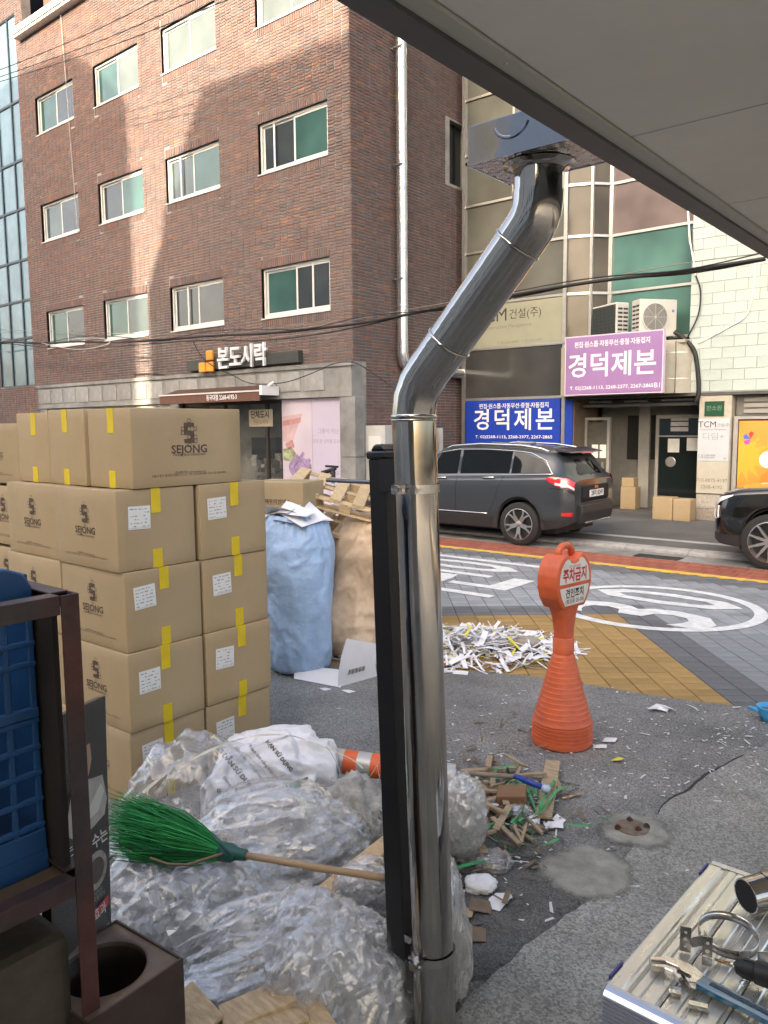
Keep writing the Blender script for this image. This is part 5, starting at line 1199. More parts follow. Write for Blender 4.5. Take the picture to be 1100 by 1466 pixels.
def film_mat(name, col, alo, ahi, rough=.14, sc=5.0, bump=.8):
    m = mat(name, col, rough, spec=.5, ior=2.1); nt = m.node_tree; N = nt.nodes; L = nt.links; bs = N['Principled BSDF']
    tc = N.new('ShaderNodeTexCoord'); mp = N.new('ShaderNodeMapping'); mp.inputs['Scale'].default_value = (1, 1.0, .6); mp.inputs['Rotation'].default_value = (.3, .5, .4)
    n1 = N.new('ShaderNodeTexNoise'); n1.inputs['Scale'].default_value = sc; n1.inputs['Detail'].default_value = 8; n1.inputs['Roughness'].default_value = .7; n1.inputs['Distortion'].default_value = 1.2
    mr = N.new('ShaderNodeMapRange'); mr.inputs['From Min'].default_value = .35; mr.inputs['From Max'].default_value = .68; mr.inputs['To Min'].default_value = alo; mr.inputs['To Max'].default_value = ahi
    mp2 = N.new('ShaderNodeMapping'); mp2.inputs['Scale'].default_value = (.5, 2.6, 1.2); mp2.inputs['Rotation'].default_value = (.2, .4, .7)
    n2 = N.new('ShaderNodeTexVoronoi'); n2.feature = 'DISTANCE_TO_EDGE'; n2.inputs['Scale'].default_value = sc*3.4
    n3 = N.new('ShaderNodeTexNoise'); n3.inputs['Scale'].default_value = sc*4; n3.inputs['Detail'].default_value = 6; n3.inputs['Distortion'].default_value = 2.0
    ad = N.new('ShaderNodeMath'); ad.operation = 'ADD'
    bn = N.new('ShaderNodeBump'); bn.inputs['Strength'].default_value = bump; bn.inputs['Distance'].default_value = .007
    L.new(tc.outputs['Object'], mp.inputs['Vector']); L.new(mp.outputs['Vector'], n1.inputs['Vector']); L.new(n1.outputs['Fac'], mr.inputs['Value'])
    out = N['Material Output']; tr = N.new('ShaderNodeBsdfTransparent'); gl = N.new('ShaderNodeBsdfGlossy'); gl.inputs['Roughness'].default_value = rough; gl.inputs['Color'].default_value = (.95, .95, .95, 1); lw = N.new('ShaderNodeLayerWeight'); lw.inputs['Blend'].default_value = .5; pw = N.new('ShaderNodeMath'); pw.operation = 'POWER'; pw.inputs[1].default_value = 2.2; fz = N.new('ShaderNodeMath'); fz.operation = 'MULTIPLY_ADD'; fz.inputs[1].default_value = .55; fz.inputs[2].default_value = .075; L.new(lw.outputs['Facing'], pw.inputs[0]); L.new(pw.outputs[0], fz.inputs[0])
    df = N.new('ShaderNodeBsdfDiffuse'); df.inputs['Color'].default_value = (*col, 1); tl = N.new('ShaderNodeBsdfTranslucent'); tl.inputs['Color'].default_value = (*col, 1); m0 = N.new('ShaderNodeMixShader'); m0.inputs[0].default_value = .4
    m1 = N.new('ShaderNodeMixShader'); m2 = N.new('ShaderNodeMixShader'); L.new(df.outputs[0], m0.inputs[1]); L.new(tl.outputs[0], m0.inputs[2]); L.new(mr.outputs['Result'], m1.inputs[0]); L.new(tr.outputs[0], m1.inputs[1]); L.new(m0.outputs[0], m1.inputs[2])
    L.new(fz.outputs[0], m2.inputs[0]); L.new(m1.outputs[0], m2.inputs[1]); L.new(gl.outputs[0], m2.inputs[2]); L.new(m2.outputs[0], out.inputs['Surface']); N.remove(bs)
    for nd in (gl, lw, df): L.new(bn.outputs['Normal'], nd.inputs['Normal'])
    wv = N.new('ShaderNodeVectorMath'); wv.operation = 'ADD'; L.new(tc.outputs['Object'], mp2.inputs['Vector']); L.new(mp2.outputs['Vector'], wv.inputs[0]); sc_ = N.new('ShaderNodeVectorMath'); sc_.operation = 'SCALE'; sc_.inputs['Scale'].default_value = .18; L.new(n1.outputs['Color'], sc_.inputs[0]); L.new(sc_.outputs['Vector'], wv.inputs[1])
    L.new(wv.outputs['Vector'], n2.inputs['Vector']); L.new(mp2.outputs['Vector'], n3.inputs['Vector']); L.new(n2.outputs['Distance'], ad.inputs[0]); L.new(n3.outputs['Fac'], ad.inputs[1]); L.new(ad.outputs[0], bn.inputs['Height'])
    return m
M_FILM = film_mat('clear_film', (.80, .80, .80), .08, .42, .06, 3.0, .15); M_FILM2 = film_mat('cloudy_film', (.74, .74, .735), .2, .7, .09, 3.0, .15); M_FCORE = mat('dark_gap_core', (.24, .24, .236), .35, var=.6, vs_=7, spec=.8, bump=.5, bs=20); M_FILMG = film_mat('thin_film', (.8, .81, .82), .02, .22, .05, 3.0, .3)
M_BLUEB = mat('blue_sack_film', (.33, .47, .66), .38, var=.12, vs_=5, bump=.5, bs=18, spec=.5, bdist=.02); M_TANB = mat('tan_sack_film', (.56, .42, .29), .45, var=.16, vs_=4, bump=.5, bs=16, bdist=.02)
def sack(name, label, cat, c, prof, m, seed, flat=1.0, lean=(0, 0), fr=7, amp=.026, wr=.0):
    t = thing(name, label, cat, c)
    H_ = prof[-1][1]; n = 96; b = MB()
    def fn(u, v):
        z = v*H_; r_ = float(np.interp(z, [p[1] for p in prof], [p[0] for p in prof])); a = 2*math.pi*u
        q = Vector((math.cos(a)*1.2, math.sin(a)*1.2, z*1.6+seed)); tuck = max(0, (v-.80)/.2)
        wq = Vector((math.cos(a)*.55, math.sin(a)*.55, z*.9+seed))*2.1; wq = wq+Vector((noise.noise(wq*.8), noise.noise(wq*.8+Vector((5, 1, 2))), noise.noise(wq*.7)*1.4))*.8
        d = amp*(.9*ridge(wq)+.45*ridge(wq*2.3)+.25*ridge(wq*4.9)) + amp*2.8*noise.noise(q*.75) + tuck*.014*math.sin(a*23+seed+2*noise.noise(q*3)) + amp*wr*ridge(Vector((math.cos(a)*.6, math.sin(a)*.6, z*7+seed+.6*math.sin(a*2))))
        pass
        return (c[0]+(r_+d)*math.cos(a)+lean[0]*v*v, c[1]+(r_+d)*math.sin(a)*flat+lean[1]*v*v, c[2]+z+.02*noise.noise(q*1.1)*v)
    b.grid(fn, n, 90, cu=True); b.build('bag', m, t, smooth=True, fix=False); return t
PZ = [(.02, .0), (.19, .01), (.225, .05), (.255, .2), (.262, .45), (.285, .7), (.30, .92), (.285, 1.05), (.24, 1.17), (.20, 1.24), (.165, 1.29)]
bb = sack('blue_sack', 'tall light blue plastic sack of waste paper beside the cartons', 'sack', (-4.60, 4.46, .0), PZ, M_BLUEB, 3.0, .95, (-.03, 0))
M_PAPER = mat('waste_paper', (.68, .68, .70), .7, var=.06, rnd=.08); M_PAPY = mat('yellow_paper', (.62, .55, .06), .7, rnd=.1)
for k in range(9):
    a = rnd(0, 6.28); q = Vector((-4.63+.12*math.cos(a), 4.46+.12*math.sin(a), 1.24+.012*k)); u = Vector((math.cos(a*2.3), math.sin(a*2.3), rnd(-.15, .2)))*rnd(.1, .2); v = Vector((-u.y, u.x, rnd(-.05, .08)))*rnd(.5, .8)
    b = MB(); b.grid(lambda s_, w_: q+u*(s_*2-1)+v*(w_*2-1)+Vector((0, 0, .03*math.sin(s_*3+k)*w_)), 6, 5); o = b.build('paper_sheet', M_PAPER, bb, smooth=True, fix=False)
PT = [(.02, 0), (.19, .01), (.235, .08), (.25, .3), (.23, .5), (.245, .7), (.29, .9), (.29, 1.05), (.22, 1.2), (.08, 1.27), (.02, 1.28)]
sack('tan_sack', 'wrinkled tan plastic sack slumped behind the blue one', 'sack', (-4.62, 5.12, 0), PT, M_TANB, 8.0, .95, (.26, .12), amp=.04, wr=.5)
b = MB()
for k in range(12): b.box(-6.3+rnd(-.04, .04), -4.95+rnd(-.04, .04), 4.75+rnd(-.04, .04), 6.25+rnd(-.04, .04), k*.075, k*.075+.07)
o = b.build('flattened_cardboard', M_KR); tag(o, 'bale of flattened cardboard under the broken pallets', 'cardboard bale')
b = MB()
for k in range(60):
    p = Vector((rnd(-6.2, -5.0), rnd(4.8, 6.1), .9+rnd(0, .10))); u = Vector((rnd(-1, 1), rnd(-1, 1), rnd(-.4, .4))).normalized()*rnd(.08, .25); v = u.cross(Vector((rnd(-.3, .3), rnd(-.3, .3), 1))).normalized()*rnd(.04, .12); b.add([p-u-v, p+u-v, p+u+v, p-u+v], [(0, 1, 2, 3)])
o = b.build('cardboard_scraps', M_KR); tag(o, 'loose card and scrap heaped on the cardboard bale', 'scrap', kind='stuff')
M_PW = mat('pale_wood', (.48, .35, .20), .8, var=.28, vs_=4, stretch=(2, 14, 14), rnd=.12)
def pallet(label, M, m, nb=6, lx=1.1, ly=.95, dark=None):
    t = thing('pallet', label, 'pallet', M.to_translation(), 0, 'broken pallets on the heap'); 
    def put(name, x0, x1, y0, y1, z0, z1): b = MB(); b.T = M; b.box(x0, x1, y0, y1, z0, z1); b.build(name, m, t, bevel=.003)
    for k in range(nb): x = -lx/2+k*(lx-.1)/(nb-1); put('deck_board', x, x+.1, -ly/2, ly/2, .10, .118)
    for y in (-ly/2, -.05, ly/2-.1):
        put('bearer_board', -lx/2, lx/2, y, y+.1, .080, .099)
        for x in (-lx/2, -.05, lx/2-.1): put('block', x, x+.1, y+.003, y+.097, .018, .079)
        put('skid', -lx/2, lx/2, y, y+.1, 0, .017)
    return t
cc = PD(492, 722, 7.6)
def tm(p, rz, ry, rx=0): return Matrix.Translation(p) @ Matrix.Rotation(R(rz), 4, 'Z') @ Matrix.Rotation(R(ry), 4, 'Y') @ Matrix.Rotation(R(rx), 4, 'X')
pallet('upper of two broken timber pallets tilted on the heap', tm(PD(500, 716, 7.1)+Vector((0, 0, -.03)), 38, 15, 7), M_PW)
pallet('lower of two broken timber pallets tilted on the heap', tm(PD(478, 752, 7.25)+Vector((0, 0, -.05)), 33, 17, 6), M_PW)
cn = PD(392, 712, 6.55)
carton('printed carton tipped on the heap behind the blue sack', (cn.x, cn.y+.15, cn.z-.17), R(20), (.50, .42, .30), logo=('-y',), ends=(), lab=False, brand='T 태우피앤에스', tapes=False, scale=.75)
o = MB().prism([(4.7, .0), (5.2, .0), (5.2, cn.z-.17), (4.7, cn.z-.17)], 'x', cn.x-.32, cn.x+.02).build('cardboard_pile', M_KR, bevel=.01); o.location = (0, cn.y+.15-4.95, 0); tag(o, 'plain cardboard pile holding up the tipped carton', 'cardboard pile')
t = thing('standpipe', 'thin standpipe with a black tap before the pink poster', 'tap', (-6.05, 6.9, 0)); sp_ = PD(477, 690, 8.9)
MB().tube([(sp_.x, sp_.y, 0), (sp_.x, sp_.y, sp_.z+.02)], .022, 10).build('pipe', M_ALU, t, smooth=True)
b = MB(); b.tube([sp_+Vector((-.1, -.08, .10)), sp_+Vector((0, 0, .14)), sp_+Vector((.03, .02, .16))], .024, 8); b.tube([sp_+Vector((0, 0, .0)), sp_+Vector((0, 0, .13))], .03, 8); b.tube([sp_+Vector((-.07, -.05, .18)), sp_+Vector((.05, .04, .17))], .013, 6); b.build('tap_head', M_BLACK, t, smooth=True)
# paper pile: torn strips heaped on the road edge
def strips(name, n, cx, cy, rx, ry, hh, rot, sizes, m, parent=None):
    b = MB()
    for k in range(n):
        a = rnd(0, 6.283); q = random.random()**.72; lx, ly = q*math.cos(a)*rx, q*math.sin(a)*ry
        x = cx+lx*math.cos(rot)-ly*math.sin(rot); y = cy+lx*math.sin(rot)+ly*math.cos(rot); h_ = max(.006, hh*(1-q*q)*random.random()+.008)
        L_, w_ = rnd(*sizes), rnd(.008, .022) if random.random() < .8 else rnd(.03, .06); d = rnd(0, 6.283); el = rnd(-.35, .5); u = Vector((math.cos(d)*math.cos(el), math.sin(d)*math.cos(el), math.sin(el))); s_ = u.cross(Vector((rnd(-.5, .5), rnd(-.5, .5), 1))).normalized(); cv = rnd(-.3, .5)
        pts = []
        for i in range(5):
            v = i/4-.5; p = Vector((x, y, h_))+u*(v*L_)+Vector((0, 0, -cv*v*v*L_)); p.z = max(p.z, .003+rnd(0, .004)); pts += [p-s_*w_/2, p+s_*w_/2]
        pts = [Vector((p.x, p.y, max(p.z, .002))) for p in pts]
        b.add(pts, [(2*i, 2*i+1, 2*i+3, 2*i+2) for i in range(4)])
    return b.build(name, m, parent, fix=False, smooth=True)
pp = strips('shredded_paper', 1150, -3.92, 5.72, 1.15, .72, .15, R(45), (.08, .28), mat('shred_white', (.70, .70, .73), .7, var=.05)); tag(pp, 'heap of white shredded paper strips spilling onto the yellow paving', 'paper scrap', kind='stuff')
strips('yellow_shreds', 170, -3.92, 5.72, 1.0, .6, .2, R(50), (.06, .20), M_PAPY, pp)
o = strips('paper_heap', 420, -4.45, 5.55, .38, .35, .62, 0, (.12, .3), _mats['shred_white'], pp)
strips('heap_sheets', 60, -4.35, 5.5, .35, .35, .7, 0, (.2, .36), M_PAPER, pp)
# bent white sheets by the blue sack
t = thing('bent_card', 'bent white printed sheet standing open before the tan sack', 'sheet', (-4.2, 4.45, 0))
a0, a1, a2, a3 = G(484, 984), G(540, 968), PD(543, 922, 6.35), PD(497, 914, 6.15)
b = MB(); b.grid(lambda u, v: (a0*(1-u)+a1*u)*(1-v)+(a3*(1-u)+a2*u)*v+Vector((0, -.03*math.sin(v*3), 0)), 8, 8); b.build('upright_flap', mat('card_grey', (.55, .55, .57), .7, var=.05), t, smooth=True, fix=False)
c0, c1_, c2_, c3 = G(421, 972), G(488, 985), G(492, 960, .05), G(424, 952, .06)
b = MB(); b.grid(lambda u, v: (c0*(1-u)+c1_*u)*(1-v)+(c3*(1-u)+c2_*u)*v+Vector((0, 0, .004+.02*math.sin(v*3.1)*(1-u))), 8, 6); b.build('flat_flap', M_PAPER, t, smooth=True, fix=False)
mdp = (a0+a1+a2+a3)/4; nn = (a1-a0).cross(a3-a0).normalized(); nn = nn if nn.y < 0 else -nn
b = MB()
for k in range(14): q = a0.lerp(a1, .18+k*.03)+(a3-a0)*.22+nn*.02; b.obox(q, q+(a3-a0)*.10, .004 if k % 3 else .008, .001, up=nn)
b.build('printed_code', M_INK, t)
for (x, y, s_, l) in ((350+115, 987, .05, 'small torn scrap with a yellow corner by the bent sheet'), (498, 990, .06, 'small torn white scrap right below the bent sheet')):
    p = G(x, y); b = MB(); b.add([p+Vector((-s_, -.01, .003)), p+Vector((s_*.6, -.03, .004)), p+Vector((s_, .03, .006)), p+Vector((-s_*.3, .03, .003))], [(0, 1, 2, 3)]); o = b.build('paper_scrap', M_PAPER); tag(o, l, 'paper scrap')
# orange no-parking stand
M_ORP = mat('orange_plastic', (.60, .115, .04), .45, var=.16, vs_=7, bump=.08, bs=40, col2=(.50, .105, .05))
SX, SY = -2.205, 4.42
t = thing('parking_stand', 'orange plastic no parking stand with a white and red notice face', 'sign stand', (SX, SY, 0))
prof = [(.0, .0), (.178, .0), (.190, .008), (.192, .03)]
for k in range(5): z = .035+k*.022; prof += [(.192-.001*k, z), (.192-.001*k, z+.014), (.187-.001*k, z+.016), (.187-.001*k, z+.020)]
prof += [(.186, .150), (.178, .165)]
for k in range(13): f_ = k/13; r_ = .176-(.176-.068)*f_; z = .17+f_*.40; prof += [(r_, z), (r_-.004, z+.024), (r_-.0065, z+.027)]
prof += [(.066, .575), (.062, .58)]
b = MB(); b.lathe(prof, 48, (SX, SY, 0), caps=False); b.build('base', M_ORP, t, autos=30)
b = MB(); b.lathe([(.060, .575), (.066, .58), (.066, .675), (.062, .68)], 36, (SX, SY, 0)); b.build('collar', M_ORP, t, autos=40)
MB().lathe([(.1865, .1), (.188, .1), (.188, .102), (.1865, .102)], 4, (SX, SY, 0), caps=False)
def ellp(y, z, n=6): return 0
hp = [(.053, .68), (.058, .74), (.080, .82), (.115, .88), (.160, .945), (.183, 1.02), (.181, 1.09), (.160, 1.15), (.118, 1.20), (.085, 1.215), (.062, 1.205), (.050, 1.185), (.0, 1.172)]
half = hp; outline = [(SY-y, z) for y, z in half] + [(SY+y, z) for y, z in half[::-1][1:]]
b = MB(); b.prism([(y, z) for y, z in outline if z >= .87], 'x', SX-.075, SX+.075); hd = b.build('head', M_ORP, t, bevel=.016, seg=3, autos=45)
b = MB()
def stalk(u, v):
    z = .675+v*.27; hy = float(np.interp(z, [p[1] for p in hp], [p[0] for p in hp])); hx = .054+v*.002; a = 2*math.pi*u
    c_, s_ = math.cos(a), math.sin(a); return (SX+hx*math.copysign(abs(c_)**.6, c_), SY+hy*math.copysign(abs(s_)**.6, s_), z)
b.grid(stalk, 32, 12, cu=True); b.build('stalk', M_ORP, t, smooth=True, fix=False)
b = MB(); b.tube([(SX, SY-.07, 1.185), (SX, SY-.062, 1.235), (SX, SY-.03, 1.258), (SX, SY+.03, 1.258), (SX, SY+.062, 1.235), (SX, SY+.07, 1.185)], .022, 10); b.build('carry_handle', M_ORP, t, smooth=True)
sc_ = .83
face = [(SY+(y-SY)*sc_, 1.03+(z-1.03)*.86) for y, z in outline if z >= .87]
fm = 1.025
def clip(poly, zc, up):
    out = []
    for (a, c) in zip(poly, poly[1:]+poly[:1]):
        ia, ic = (a[1] >= zc) == up, (c[1] >= zc) == up
        if ia: out.append(a)
        if ia != ic: u = (zc-a[1])/(c[1]-a[1]); out.append((a[0]+(c[0]-a[0])*u, zc))
    return out
M_SF = mat('notice_face', (.66, .63, .58), .45, var=.08, vs_=9)
for (poly, nm) in ((clip(face, fm+.012, True), 'upper_notice'), (clip(face, fm-.012, False), 'lower_notice')): MB().prism(poly, 'x', SX+.07, SX+.0775).build(nm, M_SF, t)
M_RT = mat('notice_red', (.45, .02, .03), .5)
UY = (0, 1, 0)
letters('주차금지', (SX+.0785, SY, 1.082), UY, ZU, .092, M_RT, t, bold=.03, sx=.74); letters('중구 을지로동장', (SX+.0785, SY, 1.14), UY, ZU, .018, M_RT, t)
letters('견인조치', (SX+.0785, SY, .972), UY, ZU, .062, M_PRT, t, bold=.025, sx=.84); letters('(벌금등 25-30)', (SX+.0785, SY, .925), UY, ZU, .032, M_PRT, t, bold=.01)
b = MB(); b.obox((SX+.1, SY-.1, .17), (SX+.045, SY-.045, .56), .002, .006); b.build('mould_line', M_ORP, t)
t.rotation_euler = (0, 0, R(-9))
# blue bowl at the right edge
g = G(1103, 1032); t = thing('blue_bowl', 'bright blue plastic dipper bowl on the asphalt at the right edge', 'bowl', (g.x, g.y, 0))
MB().lathe([(.0, .0), (.055, .0), (.075, .05), (.085, .09), (.092, .10), (.085, .102), (.07, .05), (.05, .012), (0, .01)], 28, (g.x, g.y, 0), caps=False).build('bowl', mat('blue_plastic', (.05, .32, .62), .4), t, smooth=True)
MB().tube([Vector((g.x, g.y, .075))+Vector((-.06, -.05, 0)), Vector((g.x, g.y, .07))+Vector((-.13, -.02, 0))], .014, 8).build('handle', _mats['blue_plastic'], t, smooth=True)
MB().lathe([(0, .07), (.076, .07)], 24, (g.x, g.y, 0), caps=False).build('dirty_water', mat('grey_water', (.12, .13, .13), .15), t)
from mathutils.bvhtree import BVHTree
RV = Vector((.7705, .6374, 0)); FV = Vector((-.6374, .7705, 0))      # directions across and away from the viewer on the ground
# ================================================================ film bundles
def blob(label, px, py, d, rx_, rz_, m, seed, dep=None, amp=.18, fold=(1, 1, 1), freq=2.2, sub=5, rot=0, name='film_bundle', tilt=0, cat='plastic film', inner=True, drop=.0, sq=1.0, fine=.34):
    c = PD(px, py, d); s_ = d/1125.57; t = thing(name, label, cat, (c.x, c.y, 0), 0, 'clear film and plastic dumped round the post')
    rx2, rz2 = rx_*s_, rz_*s_+drop; dp = (dep or rx2*.75)
    if inner:
        cz = c.z-drop*.6; big = sub == 6
        o = crumple('film', M_FILMG, (c.x, c.y, cz+.004), (rx2*1.03, dp*1.03, rz2*1.04), YAW+rot, seed, amp, fold, freq, 6 if big else 5, .004, .3, t, tilt)
        facet('creased_film', m, (c.x, c.y, cz), (rx2*.97, dp*.97, rz2*.96), YAW+rot, seed, amp, fold, freq, 5 if big else 4, .004, t, tilt)
        facet('inner_film', M_FILM2, (c.x, c.y, cz-.01), (rx2*.90, dp*.90, rz2*.88), YAW+rot+.3, seed+11, amp*1.3, fold, freq*1.2, 5 if big else 4, .003, t, tilt)
        facet('gap_core', M_FCORE, (c.x, c.y, cz-.02), (rx2*.70, dp*.70, rz2*.68), YAW+rot-.3, seed+23, amp*1.4, fold, freq*1.1, 4, .003, t, tilt)  # opaque dark core added so the clear film shows dark gaps
    else: o = crumple('film', m, (c.x, c.y, c.z-drop*.6), (rx2, dp, rz2), YAW+rot, seed, amp, fold, freq, sub, .004, fine, t, tilt, sq=sq)
    return t, o
blob('big clear film bundle behind the broom handle', 392, 1212, 3.32, 118, 62, M_FILM, 1, fold=(.32, 1.6, 2.2), freq=1.7, sub=6, drop=.08, tilt=-.18, amp=.17)
blob('wide clear film bundle right under the green broom head', 290, 1305, 3.02, 140, 76, M_FILM, 2, fold=(1.2, 1.2, .5), freq=2.1, sub=6, drop=.08, amp=.15)
blob('long clear film bundle slanting below the broom handle', 360, 1362, 2.78, 112, 52, M_FILM, 3, fold=(.25, 1.8, 2.4), freq=1.7, sub=6, tilt=-.45, drop=.03, amp=.2)
blob('clear film bundle at the foot of the black post', 478, 1405, 2.66, 112, 84, M_FILM, 4, fold=(1.8, 1.6, .35), freq=1.7, sub=6, drop=.05, amp=.2, tilt=.35)
blob('small clear film bundle beside the timber beam', 524, 1282, 2.95, 42, 40, M_FILM, 5, fold=(.5, 1.5, 1.7), freq=2.0, drop=.04)
blob('narrow clear film bundle right of the flue base', 638, 1325, 2.78, 24, 84, M_FILM, 6, fold=(1.8, 1.4, .4), freq=1.7, drop=.02, dep=.16)
blob('clear film bundle lying against the scrap wood right of the flue', 660, 1158, 3.6, 36, 40, M_FILM, 7, fold=(1, .6, 1.6), freq=2.0, drop=.05)
blob('grey film bundle among the bundles left of the broom', 192, 1262, 3.1, 62, 46, M_FILM, 12, fold=(.5, 1.2, 1.6), freq=2.0, drop=.1)
blob('low film bundle at the bottom edge between bin and post', 315, 1432, 2.6, 66, 34, M_FILM, 14, fold=(.4, 1.2, 1.8), freq=2.0, drop=.02)
# white printed sack
t, so = blob('white sack with rows of black print in the film heap', 388, 1122, 3.9, 84, 68, mat('sack_white', (.66, .66, .69), .55, var=.06, vs_=6, bump=.35, bs=22, bdist=.02), 21, amp=.2, freq=1.6, sq=.8, sub=6, name='printed_sack', cat='sack', inner=False, drop=.04, fine=.28)
me = so.data; bv = BVHTree.FromPolygons([v.co.copy() for v in me.vertices], [tuple(p.vertices) for p in me.polygons])
def onto(string, px, py, ang, size, m, nm='printed_text', bold=.0):
    mt = text_mesh(string, size, bold=bold).copy()
    bm = bmesh.new(); bm.from_mesh(mt); bmesh.ops.triangulate(bm, faces=bm.faces); bm.to_mesh(mt); bm.free()
    c = PD(px, py, 3.3); ux = _r2*math.cos(ang)+_d2*math.sin(ang); uy = _r2*math.sin(ang)-_d2*math.cos(ang)
    for v in mt.vertices:
        p = c+ux*v.co.x*.85+uy*v.co.y*.85; dr_ = (p-C0).normalized(); h = bv.ray_cast(C0, dr_)
        v.co = h[0]-dr_*.006 if h[0] is not None else C0+dr_*4.0
    return link(nm, mt, m, t)
for k, (px, py, s_, bo, tx) in enumerate(((352, 1118, .034, .03, 'HƯỚNG DẪN SỬ DỤNG VÀ BẢO QUẢN'), (366, 1103, .022, 0, 'Bảo quản nơi khô ráo thoáng mát'), (378, 1092, .022, 0, 'Tránh ánh nắng trực tiếp'), (340, 1136, .022, 0, 'Không móc khi bốc xếp'), (330, 1152, .024, .02, 'QUY CÁCH: 25 KG'), (400, 1082, .028, .03, 'HẠN SỬ DỤNG'))):
    onto(tx, px, py, R(50), s_, M_INK, bold=bo)
onto('■■', 418, 1138, R(-20), .12, mat('print_green', (.015, .16, .07), .5), 'green_patch', .05)
blob('thin clear bag draped over the left side of the white sack', 290, 1142, 3.72, 92, 74, M_FILMG, 31, amp=.28, fold=(1.4, 1.4, .5), freq=1.6, sub=5, inner=False, drop=.05)
# frayed fibre bundle
fb = thing('frayed_fibre', 'frayed grey fibre bundle beside the striped tube', 'fibre', PD(508, 1165, 3.55) - Vector((0, 0, .3)))
c = PD(508, 1168, 3.55); crumple('core', mat('fibre_grey', (.30, .29, .27), .85, var=.4, vs_=18), (c.x, c.y, c.z-.08), (.15, .14, .2), 0, 41, .25, (1, 1, .5), 3.0, 5, .004, .5, fb)
b = MB()
for k in range(260):
    a = rnd(0, 6.28); el = rnd(-.4, 1.3); p = c+Vector((math.cos(a)*.13, math.sin(a)*.13, rnd(-.1, .12))); d = Vector((math.cos(a+rnd(-1, 1)), math.sin(a+rnd(-1, 1)), rnd(-.8, .5))).normalized(); L_ = rnd(.06, .2); pts = [p]
    for i in range(4): d = (d+Vector((rnd(-.4, .4), rnd(-.4, .4), rnd(-.5, .2)))).normalized(); pts.append(pts[-1]+d*L_/4)
    b.tube([(q.x, q.y, max(q.z, .004)) for q in pts], .0016, 3, caps=False)
o = b.build('strands', mat('strand_pale', (.48, .46, .42), .7, rnd=.2), fb, fix=False); o['kind'] = 'stuff'
# striped tube
t = thing('striped_tube', 'orange and grey striped tube lying behind the film heap', 'tube', PD(545, 1100, 4.0)-Vector((0, 0, .25)))
A, B = PD(418, 1080, 4.12), PD(652, 1112, 3.95); dv = (B-A); n = 12
M_TO = mat('tube_orange', (.62, .11, .03), .45, var=.1); M_TG = mat('tube_reflective', (.42, .42, .40), .35, metal=.3, var=.1)
for k in range(n): MB().tube([A+dv*(k/n), A+dv*((k+1)/n)], .062, 24, caps=k in (0, n-1)).build('band', M_TO if k % 2 == 0 else M_TG, t, autos=40)
# cream strap and clear string over the sack
P_ = [PD(x, y, d) for x, y, d in ((205, 1135, 3.5), (225, 1118, 3.55), (270, 1090, 3.6), (310, 1070, 3.65), (345, 1058, 3.7), (380, 1052, 3.75), (420, 1054, 3.8), (455, 1066, 3.8), (500, 1085, 3.75), (520, 1100, 3.7))]
M_CS = mat('strap_cream', (.50, .47, .36), .5)
b = MB(); STRAP = P_
o = MB()
for k in range(8): x = 205+k*9; q = PD(x+rnd(-3, 3), 1136-k*5, 3.48); o.tube([q, q+Vector((rnd(-.02, .02), rnd(-.02, .02), -.03)), q+Vector((rnd(-.03, .03), rnd(-.03, .03), -.07))], .002, 4)
o = o.build('loose_threads', _mats['strap_cream'], smooth=True); tag(o, 'loose cream threads at the end of the strap', 'thread', kind='stuff')
# broom
H0 = PD(338, 1222, 2.92); H1 = PD(600, 1264, 2.60); bd_ = (H0-H1).normalized()
t = thing('broom', 'green bristle broom with a wooden handle lying on the film heap', 'broom', H0-Vector((0, 0, .3)))
MB().tube([H0, H0.lerp(H1, .5)+Vector((0, 0, -.004)), H1], .0125, 12).build('handle', mat('broom_wood', (.30, .20, .115), .6, var=.25, vs_=6, stretch=(1, 1, 1)), t, smooth=True)
MB().tube([H0+bd_*-.05, H0+bd_*-.045, H0+bd_*.0, H0+bd_*.02, H0+bd_*.07], [.016, .02, .024, .034, .036], 14).build('socket', mat('socket_green', (.01, .075, .06), .5), t, smooth=True)
tips0 = PD(168, 1178, 2.98); ax = (tips0-(H0+bd_*.05)); perp = _d2*-1
for (nm, n, col, rr) in (('bristles', 620, (.012, .21, .045), 1.0), ('bright_bristles', 260, (.03, .34, .08), 1.02), ('dark_bristles', 160, (.006, .10, .03), .9)):  # three greens mixed at random through the head
    b = MB()
    for k in range(n):
        u = rnd(-1, 1); v = rnd(-1, 1)
        if u*u+v*v > 1: continue
        base_ = H0+bd_*.055+perp*(u*.026)+FV*(v*.024); end = tips0+perp*(u*.105*rr)+FV*(v*.085)+ax.normalized()*rnd(-.10, .035)
        mid = base_.lerp(end, .55)+perp*(u*.030)+FV*(v*.03)+Vector((rnd(-.01, .01), rnd(-.01, .01), rnd(-.01, .01))); e2 = end+Vector((rnd(-.03, .03), rnd(-.03, .03), rnd(-.03, .03)))
        pts = [base_, base_.lerp(mid, .5)+perp*(u*.008), mid, mid.lerp(e2, .55), e2]
        b.tube(pts, [.0018, .0018, .0017, .0015, .0008], 3, caps=False)
    o = b.build(nm, mat(nm, col, .4, var=.2, vs_=30), t, fix=False, smooth=True); o['kind'] = 'stuff'
b = MB(); b.tube([PD(305, 1196, 2.86), PD(318, 1210, 2.83), PD(332, 1228, 2.84)], .006, 6); b.build('tie', _mats['socket_green'], t, smooth=True)
b = MB(); b.tube([PD(x, y, 2.85) for x, y in ((318, 1222), (300, 1228), (270, 1238), (240, 1237), (215, 1228))], .005, 5); b.build('loose_bark', mat('bark', (.2, .13, .08), .8), t, smooth=True)
